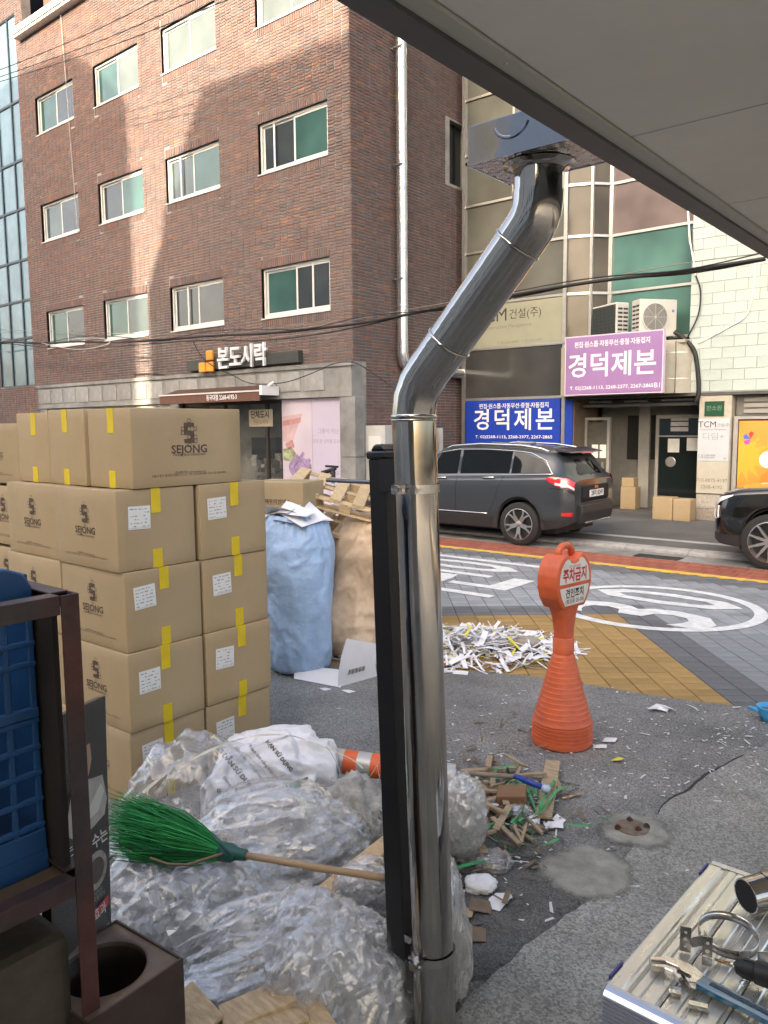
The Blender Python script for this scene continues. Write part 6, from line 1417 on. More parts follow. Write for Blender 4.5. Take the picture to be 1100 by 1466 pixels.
# dark flat bar under the broom head
o = MB().obox(PD(150, 1238, 3.0), PD(215, 1214, 3.1), .012, .045).build('dark_bar', mat('bar_brown', (.05, .035, .028), .6)); tag(o, 'dark flat bar poking out below the broom head', 'bar')
# timber beams of a broken pallet
t = thing('timber_beam', 'nailed pale timber beam beside the black post', 'timber', G(505, 1300)); M_PW2 = mat('beam_wood', (.46, .33, .19), .75, var=.3, vs_=5, stretch=(3, 14, 14))
MB().obox(PD(462, 1285, 3.0), PD(600, 1176, 3.25), .09, .045, up=(0, .2, 1)).build('board', M_PW2, t, bevel=.004); MB().obox(PD(475, 1300, 2.98), PD(520, 1262, 3.04), .04, .075, up=(0, .2, 1)).build('board', M_PW2, t, bevel=.004)
t = thing('broken_pallet', 'broken pallet timbers under the film at the bottom edge', 'timber', G(340, 1440))
for (a, c, w_, h_) in (((255, 1425, 2.48), (300, 1475, 2.38), .11, .02), ((318, 1462, 2.42), (420, 1418, 2.5), .10, .03), ((300, 1500, 2.35), (440, 1455, 2.45), .08, .06), ((430, 1425, 2.5), (470, 1490, 2.36), .09, .02)): MB().obox(PD(*a), PD(*c), w_, h_, up=(0, -.3, 1)).build('board', M_PW2, t, bevel=.003)
# ================================================================ steel rack with the blue crate
M_IR = mat('primer_red_steel', (.075, .028, .022), .5, metal=.2, var=.35, vs_=9, col2=(.04, .03, .03))
t = thing('steel_rack', 'dark red angle iron rack at the left edge', 'rack', (-2.0, .56, 0))
def angle(name, a, c, e, f, w_=.044, th=.005):     # L section along a-c with legs e and f
    a = Vector(a); c = Vector(c); e = Vector(e); f = Vector(f); b = MB()
    prof_ = [(0, 0), (w_, 0), (w_, th), (th, th), (th, w_), (0, w_)]
    vs = [p+e*i+f*j for p in (a, c) for (i, j) in prof_]; b.add(vs, [tuple(range(6))[::-1], tuple(range(6, 12))]+[(i, (i+1) % 6, (i+1) % 6+6, i+6) for i in range(6)]); b.build(name, M_IR, t, bevel=.001)
xr, yr = -1.668, .918
for (x, y, ex, fy) in ((xr, yr, (-1, 0, 0), (0, -1, 0)), (xr, .2, (-1, 0, 0), (0, 1, 0)), (-2.45, yr, (1, 0, 0), (0, -1, 0)), (-2.45, .2, (1, 0, 0), (0, 1, 0))): angle('upright', (x, y, 0), (x, y, 1.627), ex, fy)
for z in (1.628, .955, .14):
    angle('side_rail', (xr-.0005, .2, z), (xr-.0005, yr-.046, z), (-1, 0, 0), (0, 0, -1)); angle('side_rail', (-2.45, .2, z), (-2.45, yr, z), (1, 0, 0), (0, 0, -1)); angle('cross_rail', (-2.45, yr-.0008, z), (xr-.046, yr-.0008, z), (0, -1, 0), (0, 0, -1)); angle('cross_rail', (-2.45, .2, z), (xr, .2, z), (0, 1, 0), (0, 0, -1))
MB().box(-2.44, -1.68, .215, .905, .915, .93).build('shelf_board', mat('shelf_ply', (.11, .075, .045), .8, var=.4, vs_=5), t)
o = MB().box(-2.42, -1.71, .22, .88, .015, .80).build('covered_box', mat('olive_cloth', (.05, .04, .027), .95, var=.35, vs_=6, bump=.3, bs=25), bevel=.03, seg=2); tag(o, 'olive brown covered box in the bottom of the rack', 'box')
o = MB().box(-1.93, -1.735, .915, .928, .935, 1.60).build('dark_plank', mat('plank_dark', (.02, .016, .013), .8, var=.3)); o.location = (0, -.03, 0); tag(o, 'dark plank standing in the rack beside the blue crate', 'plank')
t = thing('blue_crate', 'blue plastic lattice crate standing in the steel rack', 'crate', (-2.05, .6, .93)); M_CR = mat('crate_blue', (.010, .055, .15), .45, var=.12)
xf = -1.80; y0, y1, z0, z1 = .36, .876, .932, 1.68
def cb(name, *a): MB().box(*a).build(name, M_CR, t, bevel=.003)
b = MB(); b.prism([(y0, z0), (y1, z0), (y1, z0+.05), (y0, z0+.05)], 'x', xf-.02, xf); b.build('bottom_rim', M_CR, t)
b = MB(); yc = (y0+y1)/2; b.prism([(y0, 1.56), (y1, 1.56), (y1, 1.63), (y1-.02, 1.665), (y1-.06, 1.682), (y0+.06, 1.682), (y0+.02, 1.665), (y0, 1.63)], 'x', xf-.022, xf); b.build('top_rim', M_CR, t, bevel=.004)
for k in range(9): y = y1-.018-k*.060; cb('lattice_bar', xf-.016, xf-.004, y, y+.016, z0+.05, 1.56)
for z in (1.49, 1.44, 1.30, 1.235, 1.17, 1.105, 1.04): cb('lattice_bar', xf-.014, xf-.002, y0, y1, z, z+.014)
cb('solid_panel', xf-.018, xf-.001, y0, y1, .98, 1.035); cb('solid_panel', xf-.0185, xf-.0015, y0, y1, 1.315, 1.34)
cb('side_wall', xf-.5, xf-.022, y1-.012, y1, z0, 1.66); cb('side_wall', xf-.5, xf-.022, y0, y0+.012, z0, 1.66); cb('back_wall', xf-.5, xf-.488, y0+.013, y1-.013, z0, 1.66)
# ---- menu board
TL, TR, BR, BL = PD(62, 1036, 2.16), PD(151, 996, 2.42), PD(160, 1335, 2.30), PD(78, 1420, 2.02)
t = thing('menu_board', 'black printed food poster board wrapped in clear film behind the rack post', 'poster board', (BL+BR)/2)
nrm = (TR-TL).cross(BL-TL).normalized(); nrm = nrm if nrm.dot(C0-TL) > 0 else -nrm
b = MB(); b.add([TL, TR, BR, BL]+[p-nrm*.03 for p in (TL, TR, BR, BL)], [(0, 1, 2, 3), (7, 6, 5, 4), (0, 4, 5, 1), (1, 5, 6, 2), (2, 6, 7, 3), (3, 7, 4, 0)]); b.build('panel', mat('menu_black', (.012, .012, .013), .35, var=.3, vs_=8), t)
def on(u, v, h=.002): return (TL*(1-u)+TR*u)*(1-v)+(BL*(1-u)+BR*u)*v+nrm*h
def mpoly(nm, pts, m, h=.002): b = MB(); b.add([on(u, v, h) for u, v in pts], [tuple(range(len(pts)))]); return b.build(nm, m, t, fix=False)
M_MW = mat('menu_white', (.5, .5, .48), .5); M_MR = mat('menu_red', (.42, .02, .03), .5)
mpoly('printed_jacket', [(.36, .34), (.5, .30), (.72, .32), (.9, .33), (.97, .44), (.92, .50), (.6, .53), (.4, .52), (.25, .48)], mat('menu_jacket', (.34, .33, .31), .6, var=.2, vs_=20)); mpoly('printed_face', [(.52, .17), (.70, .17), (.72, .24), (.66, .30), (.56, .30), (.5, .24)], mat('menu_skin', (.36, .22, .15), .6)); mpoly('printed_arm', [(.62, .44), (.86, .36), (.92, .40), (.80, .47), (.64, .48)], M_MW, .003)
mpoly('printed_band', [(.42, .865), (.95, .835), (.95, .875), (.42, .905)], M_MR)
cm_ = [(.74+.2*math.cos(2*math.pi*k/24), .70+.075*math.sin(2*math.pi*k/24)) for k in range(24)]; mpoly('printed_cup', cm_, mat('menu_grey', (.22, .21, .19), .5, var=.5, vs_=25)); mpoly('printed_coffee', [(.74+.14*math.cos(2*math.pi*k/24), .70+.05*math.sin(2*math.pi*k/24)) for k in range(24)], mat('menu_coffee', (.03, .02, .015), .4), .003)
ux_ = (on(1, .57)-on(0, .57)); uy_ = -(on(.7, .6)-on(.7, .5))
letters('외일 수는', on(.66, .585, .003), ux_, uy_, .042, M_MW, t, bold=.02); letters('배합효과', on(.66, .872, .004), ux_, uy_, .034, M_MW, t, bold=.01); letters('맛있는', on(.18, .55, .003), ux_, uy_, .04, M_MW, t); letters('하루의 시작은\n따뜻한 국물에서', on(.68, .80, .003), ux_, uy_, .016, mat('menu_dimtext', (.2, .2, .2), .5), t); letters('주문은 안내 데스크', on(.68, .955, .003), ux_, uy_, .018, M_MW, t)
b = MB(); b.grid(lambda u, v: on(-.02+u*1.04, -.01+v*1.02, .006+.010*abs(noise.noise((u*9, v*2.2, 1)))+.006*abs(noise.noise((u*23, v*5, 4)))), 50, 60); b.build('film_wrap', mat('wrap_film', (.5, .5, .5), .12, alpha=.07, spec=.9), t, smooth=True, fix=False)
# ---- square bin with a round opening
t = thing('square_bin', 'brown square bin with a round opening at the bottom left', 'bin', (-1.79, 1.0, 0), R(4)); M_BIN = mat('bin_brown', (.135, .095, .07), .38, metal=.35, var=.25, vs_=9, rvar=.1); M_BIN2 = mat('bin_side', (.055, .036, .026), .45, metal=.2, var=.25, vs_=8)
S_ = .143; HB = .60; ro = .108; b = MB(); n = 48; vs = []; fs = []
for k in range(n):
    a = 2*math.pi*k/n; c_, s_ = math.cos(a), math.sin(a); q = (S_-.006)/max(abs(c_), abs(s_)); vs += [(ro*c_, ro*s_, HB-.012), (ro*c_, ro*s_, HB), ((ro+.006)*c_, (ro+.006)*s_, HB+.003), (q*c_, q*s_, HB)]
for k in range(n):
    j = (k+1) % n
    for i in range(3): fs.append((4*k+i, 4*j+i, 4*j+i+1, 4*k+i+1))
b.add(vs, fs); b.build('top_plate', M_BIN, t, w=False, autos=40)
b = MB()
for (x0, x1, ya, yb_) in ((-S_, S_, -S_, -S_+.006), (-S_, S_, S_-.006, S_), (-S_, -S_+.006, -S_+.006, S_-.006), (S_-.006, S_, -S_+.006, S_-.006)): b.box(x0, x1, ya, yb_, 0, HB+.004)
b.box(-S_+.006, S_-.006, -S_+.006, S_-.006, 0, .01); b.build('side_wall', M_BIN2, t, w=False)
b = MB(); b.lathe([(ro+.001, HB-.01), (ro-.004, .1), (0, .1)], 40, caps=False); b.build('liner', mat('bin_inside', (.035, .024, .017), .55), t, w=False, smooth=True)
for s2 in (-1, 1): MB().box(-.03, .03, s2*.125-.006, s2*.125+.006, HB+.0005, HB+.0015).build('vent_mark', mat('bin_mark', (.16, .07, .045), .6), t, w=False)
o = crumple('film_in_bin', M_FILMG, (-1.80, 1.0, .34), (.085, .08, .07), 0, 51, .25, (1, 1, 1), 2.5, 5, .1); tag(o, 'clump of clear film inside the square bin', 'plastic film')
# ================================================================ scrap right of the flue
M_SW = mat('scrap_wood', (.34, .255, .165), .85, var=.3, vs_=6, stretch=(2, 10, 10), rnd=.15); M_GS = mat('green_strap', (.03, .26, .10), .4, var=.15, vs_=20)
def plank(label, a, c, w_, h_, m=None, cat='plank'):
    o = MB().obox(a, c, w_, h_).build('scrap_plank', m or M_SW, bevel=.002); tag(o, label, cat, 'scrap timber right of the flue'); return o
plank('broad short plank pointing at the orange stand', G(792, 1090, .03), G(778, 1170, .04), .085, .016)
plank('thin weathered stick along the back of the scrap heap', G(660, 1104, .04), G(745, 1098, .03), .035, .012)
plank('pale stick lying across the middle of the scrap heap', G(690, 1135, .06), G(770, 1120, .05), .03, .012)
plank('short splinter lying apart right of the scrap heap', G(805, 1143, .01), G(832, 1136, .01), .018, .008)
plank('long splinter sticking up from the scrap heap', G(735, 1120, .04), G(748, 1092, .10), .02, .010)
plank('dark lath under the brown block', G(690, 1178, .02), G(770, 1158, .02), .03, .012, mat('lath_dark', (.12, .085, .06), .9))
plank('lath leaning by the small labelled box', G(655, 1205, .03), G(662, 1162, .12), .02, .012)
b = MB(); p = G(735, 1160, .0); o = MB().box(-.075, .075, -.055, .055, .0, .095).build('brown_block', mat('block_brown', (.19, .105, .055), .8, var=.2, vs_=9), bevel=.004); o.location = (p.x, p.y, .02); o.rotation_euler = (R(8), R(-6), R(25)); tag(o, 'brown cardboard block in the middle of the scrap heap', 'block')
t = thing('small_box', 'small torn box with a white label beside the flue', 'box', G(668, 1208)); p = G(668, 1205)
b = MB(); b.T = Matrix.Translation((p.x, p.y, .0)) @ Matrix.Rotation(R(30), 4, 'Z') @ Matrix.Rotation(R(-12), 4, 'X'); b.box(-.075, .075, -.05, .05, 0, .11); b.build('body', mat('box_tan', (.30, .20, .11), .8, var=.2), t, bevel=.004)
b = MB(); b.T = Matrix.Translation((p.x, p.y, .0)) @ Matrix.Rotation(R(30), 4, 'Z') @ Matrix.Rotation(R(-12), 4, 'X'); b.box(-.06, .06, -.04, .04, .1105, .112); lb = b.build('label', M_LAB, t)
b = MB(); b.T = Matrix.Translation((p.x, p.y, .0)) @ Matrix.Rotation(R(30), 4, 'Z') @ Matrix.Rotation(R(-12), 4, 'X'); b.box(-.045, .045, -.03, .02, .1122, .113); b.build('label_print', M_LINK, t)
def ribbon(b, pts, w_, n=8):
    P = [Vector(p) for p in pts]; out = []
    for i in range(len(P)-1):
        p0, p1, p2, p3 = P[max(i-1, 0)], P[i], P[i+1], P[min(i+2, len(P)-1)]
        for k in range(n): u = k/n; out.append(.5*((2*p1)+(p2-p0)*u+(2*p0-5*p1+4*p2-p3)*u*u+(3*p1-p0-3*p2+p3)*u**3))
    out.append(P[-1]); vs = []
    for i, q in enumerate(out):
        d = (out[min(i+1, len(out)-1)]-out[max(i-1, 0)]).normalized(); up = Vector((math.sin(i*.35)*.6, .3, 1)).normalized(); s_ = d.cross(up).normalized(); vs += [q-s_*w_/2, q+s_*w_/2]
    b.add(vs, [(2*i, 2*i+1, 2*i+3, 2*i+2) for i in range(len(out)-1)])
b = MB(); ribbon(b, STRAP, .016); o = b.build('packing_strap', M_CS, smooth=True, fix=False); tag(o, 'flat cream strap arching over the white sack', 'strap')
b = MB()
for pts in (((700, 1103, .06), (740, 1094, .10), (760, 1100, .08), (790, 1112, .03), (830, 1122, .01)), ((715, 1128, .05), (735, 1115, .12), (755, 1130, .10), (768, 1160, .05), (778, 1172, .01)), ((700, 1180, .02), (735, 1180, .05), (770, 1165, .08), (800, 1130, .05), (828, 1126, .01)), ((745, 1176, .04), (760, 1188, .02), (785, 1192, .005)), ((648, 1192, .08), (668, 1205, .1), (680, 1222, .02)), ((648, 1243, .05), (690, 1234, .06), (715, 1236, .04)), ((705, 1160, .03), (722, 1128, .10), (735, 1120, .11), (750, 1145, .08), (775, 1150, .05)), ((770, 1170, .03), (775, 1150, .1), (790, 1125, .06), (800, 1108, .02)), ((640, 1185, .05), (660, 1178, .08), (690, 1186, .05), (720, 1176, .03))):
    ribbon(b, [G(x, y, z) for x, y, z in pts], .017)
o = b.build('green_strapping', M_GS, smooth=True, fix=False); tag(o, 'tangled green packing strap over the scrap wood', 'strapping', kind='stuff')
t = thing('mop_handle', 'wooden rod with blue grips lying over the scrap wood', 'rod', G(720, 1120)); q0, q1, q2, q3 = G(636, 1104, .12), G(657, 1106, .13), G(738, 1112, .12), G(782, 1129, .11)
MB().tube([q1, q2], .013, 10).build('shaft', mat('shaft_grey', (.22, .18, .13), .6, var=.2), t, smooth=True); M_BG2 = mat('grip_blue', (.02, .05, .30), .4); MB().tube([q0, q1], .017, 10).build('grip', M_BG2, t, smooth=True); MB().tube([q2, q2.lerp(q3, .5), q3], [.016, .017, .013], 10).build('grip', M_BG2, t, smooth=True); MB().lathe([(0, 0), (.02, .004), (.026, .02), (.02, .036), (0, .04)], 12, q3-Vector((0, 0, .02)), caps=False).build('end_knob', mat('knob_pale', (.4, .5, .6), .3), t, smooth=True)
for (l, px, py, r_, m, seed, nm) in (('crumpled white and clear wrapper right of the flue', 708, 1242, .055, M_FILM, 61, 'crumpled_wrapper'), ('smooth white plastic lump below the crumpled wrapper', 688, 1274, .045, M_PAPER, 62, 'plastic_lump'), ('grey crumpled film by the brown block', 742, 1172, .05, M_FILM2, 63, 'crumpled_film'), ('grey fluff ball beside the crumpled wrapper', 672, 1232, .045, _mats['fibre_grey'], 64, 'fluff_ball')):
    p = G(px, py); o = crumple(nm, m, (p.x, p.y, r_*.5), (r_*1.25, r_, r_*.75), .6, seed, .3, (1, 1, 1), 2.2, 4, .006, .5); tag(o, l, 'litter')
def flatbit(label, px, py, pts, m, nm='torn_paper', cat='paper', z=.008, curl=.02):
    p = G(px, py); b = MB(); n = len(pts); vs = [p+Vector((0, 0, z+curl))]+[p+RV*(x)+FV*(y)+Vector((0, 0, z+curl*rnd(0, .9))) for x, y in pts]; b.add(vs, [(0, i+1, (i+1) % n+1) for i in range(n)]); o = b.build(nm, m, fix=False); tag(o, label, cat); return o
flatbit('torn white paper piece on the asphalt right of the flue', 716, 1295, [(-.05, -.04), (-.01, -.06), (.01, -.03), (.055, .02), (.05, .045), (-.01, .05), (-.045, .02)], M_PAPER)
M_CB = mat('wet_card', (.17, .125, .085), .9, var=.25, vs_=9)
flatbit('brown card scrap beside the flue base', 690, 1300, [(-.06, -.05), (.03, -.06), (.05, .03), (-.04, .05)], M_CB, 'card_scrap', 'card'); flatbit('larger brown card scrap lower beside the flue base', 672, 1340, [(-.07, -.06), (.06, -.05), (.07, .03), (-.03, .06)], M_CB, 'card_scrap', 'card'); flatbit('tan card scrap just above the lower card scraps', 660, 1312, [(-.05, -.03), (.04, -.04), (.06, .03), (-.05, .05)], M_KR, 'card_scrap', 'card', .012)
flatbit('white paper tangle on the asphalt near the yellow paving', 945, 1017, [(-.11, -.06), (-.03, -.02), (.03, -.05), (.07, .0), (.10, -.06), (.06, .05), (.0, .07), (-.05, .03)], M_PAPER, curl=.03)
flatbit('white paper scrap right of the orange stand', 872, 1062, [(-.05, -.02), (.03, -.03), (.06, .02), (-.02, .02)], M_PAPER); flatbit('white scrap with a yellow spot right of the orange stand', 885, 1090, [(-.05, -.01), (.0, -.03), (.04, .0), (.0, .03)], M_PAPY); flatbit('white scrap beside the orange stand foot', 858, 1072, [(-.04, -.01), (.04, -.02), (.05, .01), (-.03, .02)], M_PAPER)
flatbit('yellow and white strip lying on the yellow paving', 772, 948, [(-.09, -.05), (-.07, -.055), (.09, .06), (.075, .07)], M_PAPY, z=.002); p = G(752, 930); o = crumple('sand_bag', mat('grey_bag', (.30, .26, .22), .8, var=.2, vs_=9), (p.x, p.y, .04), (.11, .08, .07), .5, 71, .25, (1, 1, 1), 1.8, 4, .0); tag(o, 'small grey crumpled bag on the yellow paving', 'bag')
for k, (x0, y0, x1, y1) in enumerate(((1010, 1041, 1045, 1043), (1040, 1052, 1075, 1060), (1060, 1075, 1085, 1078), (695, 1072, 722, 1075), (740, 980, 790, 1000))):
    pass
# scattered crumbs of paper over the asphalt
b = MB()
for k in range(430):
    q = random.random()
    if q < .45: x, y = rnd(620, 1100), rnd(985, 1150)
    elif q < .7: x, y = random.gauss(1010, 70), random.gauss(1055, 28)
    elif q < .85: x, y = random.gauss(740, 60), random.gauss(1215, 60)
    else: x, y = rnd(400, 1100), rnd(975, 1330)
    if y < 978: continue
    p = G(x, y); L_ = rnd(.004, .018) if random.random() < .9 else rnd(.02, .06); w_ = rnd(.002, .008); a = rnd(0, 6.28); u = Vector((math.cos(a), math.sin(a), rnd(-.1, .1)))*L_; v = Vector((-u.y, u.x, 0)).normalized()*w_
    if p.y > edge_y(p.x) or p.x < -5: continue
    b.add([p-u-v+Vector((0, 0, .008)), p+u-v*.6+Vector((0, 0, .009)), p+u*.8+v+Vector((0, 0, .011)), p-u*.7+v+Vector((0, 0, .008))], [(0, 1, 2, 3)])
o = b.build('paper_crumbs', mat('crumb_white', (.55, .55, .54), .8), fix=False); tag(o, 'tiny torn paper crumbs strewn over the asphalt', 'paper scrap', kind='stuff')
b = MB()
for k in range(260):
    x, y = random.gauss(715, 45), random.gauss(1165, 50); p = G(x, y); 
    if p.x > -1.5: continue
    L_ = rnd(.01, .05); a = rnd(0, 6.28); u = Vector((math.cos(a), math.sin(a), rnd(-.2, .3)))*L_; v = Vector((-u.y, u.x, 0)).normalized()*rnd(.003, .012); z = Vector((0, 0, .012+rnd(0, .03)))
    b.add([p-u-v+z, p+u-v+z, p+u+v+z, p-u+v+z], [(0, 1, 2, 3)])
o = b.build('wood_litter', mat('litter_brown', (.16, .12, .08), .9, var=.5, vs_=3), fix=False); tag(o, 'splinters and dirt strewn under the scrap heap', 'litter', kind='stuff')
b = MB()
for k in range(34):
    x, y = random.gauss(708, 38), random.gauss(1150, 38); p = G(x, y, .02+rnd(0, .07))
    if x < 640 or y < 1088: continue
    a = rnd(0, 3.14); L_ = rnd(.05, .16); u = Vector((math.cos(a), math.sin(a), rnd(-.2, .25)))*L_; b.obox(p-u, p+u, rnd(.012, .035), rnd(.006, .014))
o = b.build('wood_scraps', M_SW); tag(o, 'short broken wood scraps heaped right of the flue', 'scrap wood', kind='stuff')
strips('paper_bits', 70, -2.0, 3.35, .35, .3, .06, 0, (.04, .12), M_PAPER)
tag(bpy.data.objects['paper_bits'], 'torn paper bits mixed into the scrap heap', 'paper scrap', kind='stuff')
b = MB()
for k in range(9):
    x, y = random.gauss(738, 38), random.gauss(1140, 30); pts = [G(x, y, .06)]
    for i in range(4): x += rnd(-28, 34); y += rnd(-16, 18); pts.append(G(max(x, 645), y, rnd(.01, .12)))
    ribbon(b, pts, .014)
o = b.build('green_strap_ends', M_GS, smooth=True, fix=False); tag(o, 'loose green strap ends among the scrap wood', 'strapping', kind='stuff')
# ================================================================ aluminium work platform and tools
M_AL = mat('platform_aluminium', (.66, .64, .58), .33, metal=.75, var=.10, vs_=4, rvar=.08, stretch=(10, 1, 10)); M_ALD = mat('platform_rail', (.50, .52, .58), .3, metal=.9, var=.06); M_PUR = mat('corner_plastic', (.06, .055, .22), .5)
PF = Vector((-.7985, 1.89, .5)); FR = R(-2.25); MF = Matrix.Translation(PF) @ Matrix.Rotation(FR, 4, 'Z')
t = thing('work_platform', 'folding aluminium work platform with grooved top at the bottom right', 'platform', (PF.x, PF.y, 0), FR)
MLZ = .5
# top: three grooved planks running away from the viewer
def plank_prof(x0, x1):
    p = [(x0, -.03)]; x = x0; p.append((x0, 0))
    pat = [(.035, 0), (.004, -.004), (.008, -.004), (.004, 0), (.003, -.002), (.003, 0), (.003, -.002), (.003, 0), (.02, 0), (.004, -.003), (.003, 0)]
    i = 0
    while x < x1-.012:
        dx, z = pat[i % len(pat)]; x = min(x+dx, x1-.006); p.append((x, z)); i += 1
    p += [(x1, 0), (x1, -.03)]; return p
for (x0, x1) in ((.0, .138), (.142, .282), (.286, .424)):
    MB().prism(plank_prof(x0, x1), 'y', .012, .778).build('deck_plank', M_AL, t, w=False).location = (0, 0, MLZ)
b = MB(); b.prism([(.002, -.0), (.010, .004), (.028, .002), (.03, -.06), (.012, -.06), (.002, -.03)], 'x', .0, .30)
b = MB(); pr = [(.012, .001), (.000, .001), (-.014, -.004), (-.024, -.014)]
for k in range(7): z = -.018-k*.012; pr += [(-.026, z), (-.026, z-.008), (-.0235, z-.009), (-.0235, z-.0115)]
pr += [(-.022, -.11), (.008, -.11)]
b.prism(pr, 'x', .0, .424); o = b.build('end_rail', M_ALD, t, w=False); o.location = (0, 0, MLZ)
b = MB(); b.prism([(.780, .002), (.80, .004), (.806, -.02), (.80, -.09), (.78, -.09)], 'x', .0, .424); b.build('end_rail', M_AL, t, w=False).location = (0, 0, MLZ)
b = MB(); b.box(-.006, .0, .012, .778, -.075, -.004); b.build('side_rail', M_ALD, t, w=False).location = (0, 0, MLZ)
for y in (.035, .70): MB().box(-.012, -.006, y, y+.075, -.05, .003).build('corner_guard', M_PUR, t, w=False).location = (0, 0, MLZ)
MB().prism([(-.028, -.112), (.01, -.112), (.01, -.13), (-.03, -.13)], 'x', -.01, .424).build('rail_lip', M_PUR, t, w=False).location = (0, 0, MLZ)
for (x, y) in ((.0, .0), (.38, .0), (.0, .74), (.38, .74)): MB().box(x, x+.04, y, y+.04, 0, MLZ-.09).build('leg', M_ALD, t, w=False)
MB().box(.0, .42, -.018, .0, .20, MLZ-.13).build('end_panel', mat('dark_panel', (.04, .04, .045), .5), t, w=False)
zt = .504
# ring clamp with feet
c = G(1043, 1338, zt+.03); t = thing('pipe_clamp', 'open stainless ring clamp with holed feet lying on the platform', 'clamp', (c.x, c.y, zt)); M_CL = steel('clamp_band_steel', (.42, .41, .39), .22, .1, 20, (1, 1, 1))
b = MB(); rr = .082
def ringf(u, v): a = R(-150)+u*R(330); return Vector((c.x, c.y, c.z))+RV*(rr*math.cos(a))+FV*(rr*math.sin(a)*.95)+Vector((0, 0, (v-.5)*.026+.010*math.sin(a)))
b.grid(ringf, 48, 2); o = b.build('band', M_CL, t, smooth=True, fix=False); md = o.modifiers.new('thick', 'SOLIDIFY'); md.thickness = .0022
def foot(px, py, w_, h_, ang, holes=3, dz=.0):
    q = G(px, py, zt); ux = RV*math.cos(ang)+FV*math.sin(ang); b = MB(); s_ = ux*w_/2; n_ = ux.cross(Vector((0, 0, 1)))*.0012
    b.add([q-s_-n_, q+s_-n_, q+s_-n_+Vector((0, 0, h_)), q-s_-n_+Vector((0, 0, h_)), q-s_+n_, q+s_+n_, q+s_+n_+Vector((0, 0, h_)), q-s_+n_+Vector((0, 0, h_))], [(0, 1, 2, 3), (7, 6, 5, 4), (0, 4, 5, 1), (1, 5, 6, 2), (2, 6, 7, 3), (3, 7, 4, 0)]); o = b.build('foot_plate', M_CL, t)
    for k in range(holes):
        zz = h_*(.22+.28*k); r_ = .0045 if k != 1 else .006; b = MB(); nn = n_.normalized(); cc = q+Vector((0, 0, zz)); vs = []
        for sgn in (-1, 1):
            ring_ = [cc+nn*(sgn*.0016)+ux*(r_*math.cos(2*math.pi*i/12))+Vector((0, 0, r_*math.sin(2*math.pi*i/12))) for i in range(12)]; b.add(ring_, [tuple(range(12))])
        b.build('bolt_hole', mat('hole_pale', (.5, .5, .47), .5), t, fix=False)
foot(981, 1362, .030, .075, R(-20)); foot(1012, 1382, .026, .085, R(-15)); b = MB(); b.obox(G(988, 1350, zt+.03), G(1012, 1345, zt+.05), .004, .026); b.obox(G(1012, 1345, zt+.05), c-RV*.07, .003, .024); b.build('arm', M_CL, t)
foot(1065, 1385, .03, .05, R(10), 1); foot(1092, 1384, .03, .045, R(0), 1)
b = MB(); b.tube([G(990, 1348, zt+.03), G(1004, 1342, zt+.035)], .0035, 6); b.build('bolt', M_CL, t)
# adjustable wrench
t = thing('adjustable_wrench', 'adjustable wrench with a glossy blue handle on the platform', 'wrench', G(985, 1410, zt)); M_WR = steel('wrench_steel', (.66, .64, .60), .25, .06, 20, (1, 1, 1)); M_BH = mat('handle_blue', (.004, .10, .19), .18, coat=.8)
w0 = G(1003, 1409, zt+.012); w1 = G(1130, 1476, zt+.02); wd_ = (w1-w0).normalized(); wsd = wd_.cross(Vector((0, 0, 1))).normalized()
def wpt(a, s_, z): return w0+wd_*a*1.35+wsd*s_*1.45+Vector((0, 0, z*1.2))
def wprism(nm, pts, z0, z1, m, bev=.002): b = MB(); n = len(pts); b.add([wpt(a, s_, z0) for a, s_ in pts]+[wpt(a, s_, z1) for a, s_ in pts], [tuple(range(n))[::-1], tuple(range(n, 2*n))]+[(i, (i+1) % n, (i+1) % n+n, i+n) for i in range(n)]); return b.build(nm, m, t, bevel=bev)
wprism('head', [(.0, -.016), (-.025, -.026), (-.055, -.026), (-.085, -.012), (-.105, .012), (-.098, .018), (-.075, .0), (-.05, -.003), (-.028, .012), (-.012, .022), (.0, .014)], -.004, .012, M_WR)
wprism('moving_jaw', [(-.028, .016), (-.05, .004), (-.072, .008), (-.092, .026), (-.086, .032), (-.066, .018), (-.05, .016), (-.03, .026)], -.002, .011, M_WR)
b = MB(); b.T = None
for k in range(7): q = wpt(-.018-k*.004, .008-k*.0, .008); b.tube([q-wd_*.0016, q+wd_*.0016], .0085, 12)
b.build('thumb_screw', mat('screw_dark', (.05, .05, .05), .4, metal=.6), t)
wprism('handle', [(-.004, -.014), (-.004, .014), (.04, .015), (.10, .012), (.19, .014), (.2, .0), (.19, -.014), (.10, -.012), (.04, -.015)], -.006, .014, M_BH, .005); wprism('handle_groove', [(.02, -.005), (.02, .005), (.17, .005), (.17, -.005)], .0142, .0150, mat('groove_dark', (.003, .03, .07), .4), .0)
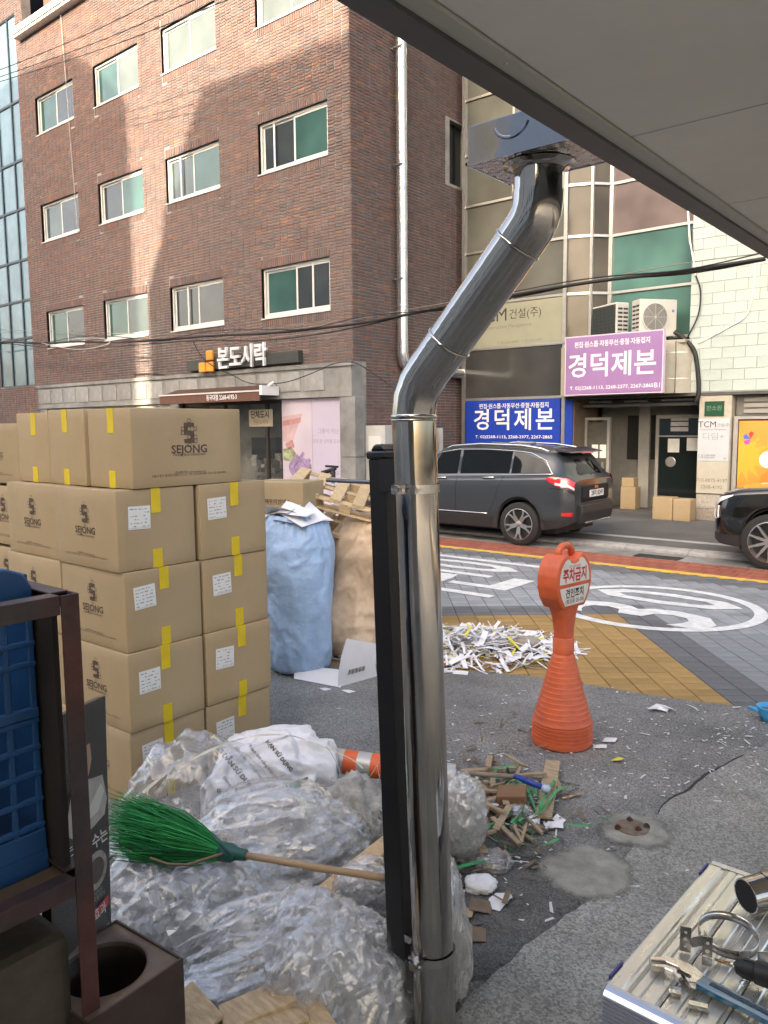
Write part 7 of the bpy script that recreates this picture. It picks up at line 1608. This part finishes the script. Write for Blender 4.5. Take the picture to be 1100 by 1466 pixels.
# drill
t = thing('hand_drill', 'black cordless drill with a thin bit poking in from the right', 'drill', G(1075, 1390, zt)); d0 = G(1052, 1382, zt+.035); d1 = G(1150, 1412, zt+.045); dd = (d1-d0).normalized()
MB().tube([d0, d0+dd*.006, d0+dd*.02, d0+dd*.05, d0+dd*.052, d0+dd*.07, d0+dd*.2], [.010, .019, .024, .025, .029, .031, .034], 20).build('chuck', mat('drill_black', (.014, .015, .016), .5), t, autos=35)
for k in range(8): a = 2*math.pi*k/8; u = dd.orthogonal().normalized(); v = dd.cross(u); o_ = (u*math.cos(a)+v*math.sin(a))*.0248; MB().obox(d0+dd*.022+o_, d0+dd*.048+o_, .004, .003, up=o_).build('grip_rib', _mats['drill_black'], t)
MB().tube([d0-dd*.012, d0+dd*.002], [.008, .011], 12).build('bit_holder', M_WR, t, smooth=True); MB().tube([d0-dd*.05, d0-dd*.01], [.0035, .005], 8).build('bit_shank', mat('bit_brass', (.32, .2, .1), .35, metal=.8), t, smooth=True); MB().tube([d0-dd*.10, d0-dd*.045], .0018, 6).build('bit', M_WR, t, smooth=True)
MB().obox(d0+dd*.15+Vector((0, 0, -.02)), d0+dd*.15+Vector((.06, -.10, -.03)), .04, .035).build('grip', _mats['drill_black'], t, bevel=.006); MB().tube([G(1066, 1408, zt+.004)+RV*(.011*math.cos(a))+FV*(.011*math.sin(a)) for a in [2*math.pi*k/20 for k in range(20)]], .0015, 5, closed=True).build('key_ring', M_WR, t)
# spare flue elbow and clip
t = thing('spare_elbow', 'short polished flue elbow lying at the far end of the platform', 'pipe', G(1090, 1290, zt)); e0 = G(1068, 1283, zt+.055); e1 = G(1098, 1275, zt+.06); e2 = G(1140, 1262, zt+.075)
MB().tube([e0, e0.lerp(e1, .5), e1, e1.lerp(e2, .4)+Vector((0, 0, .002)), e2], [.052, .053, .0535, .053, .053], 32).build('body', M_SS, t, autos=25)
b = MB(); b.tube([e1-(e2-e1)*.05, e1+(e2-e1)*.05], .0565, 32, caps=False); b.build('seam_bead', M_SS, t, smooth=True); MB().tube([e0-(e1-e0)*.001, e0+(e1-e0)*.06], .048, 32).build('opening', M_DARK, t)
o = MB().obox(G(985, 1437, zt+.006), G(1015, 1444, zt+.006), .02, .012).build('steel_clip', M_WR, bevel=.002); tag(o, 'small bright steel clip under the wrench handle', 'clip')
t = thing('hex_nut', 'steel coupling nut beside the wrench jaw', 'nut', G(962, 1420, zt)); q = G(958, 1416, zt+.010); MB().tube([q, q+RV*.028-FV*.01], .011, 8).build('body', M_WR, t)
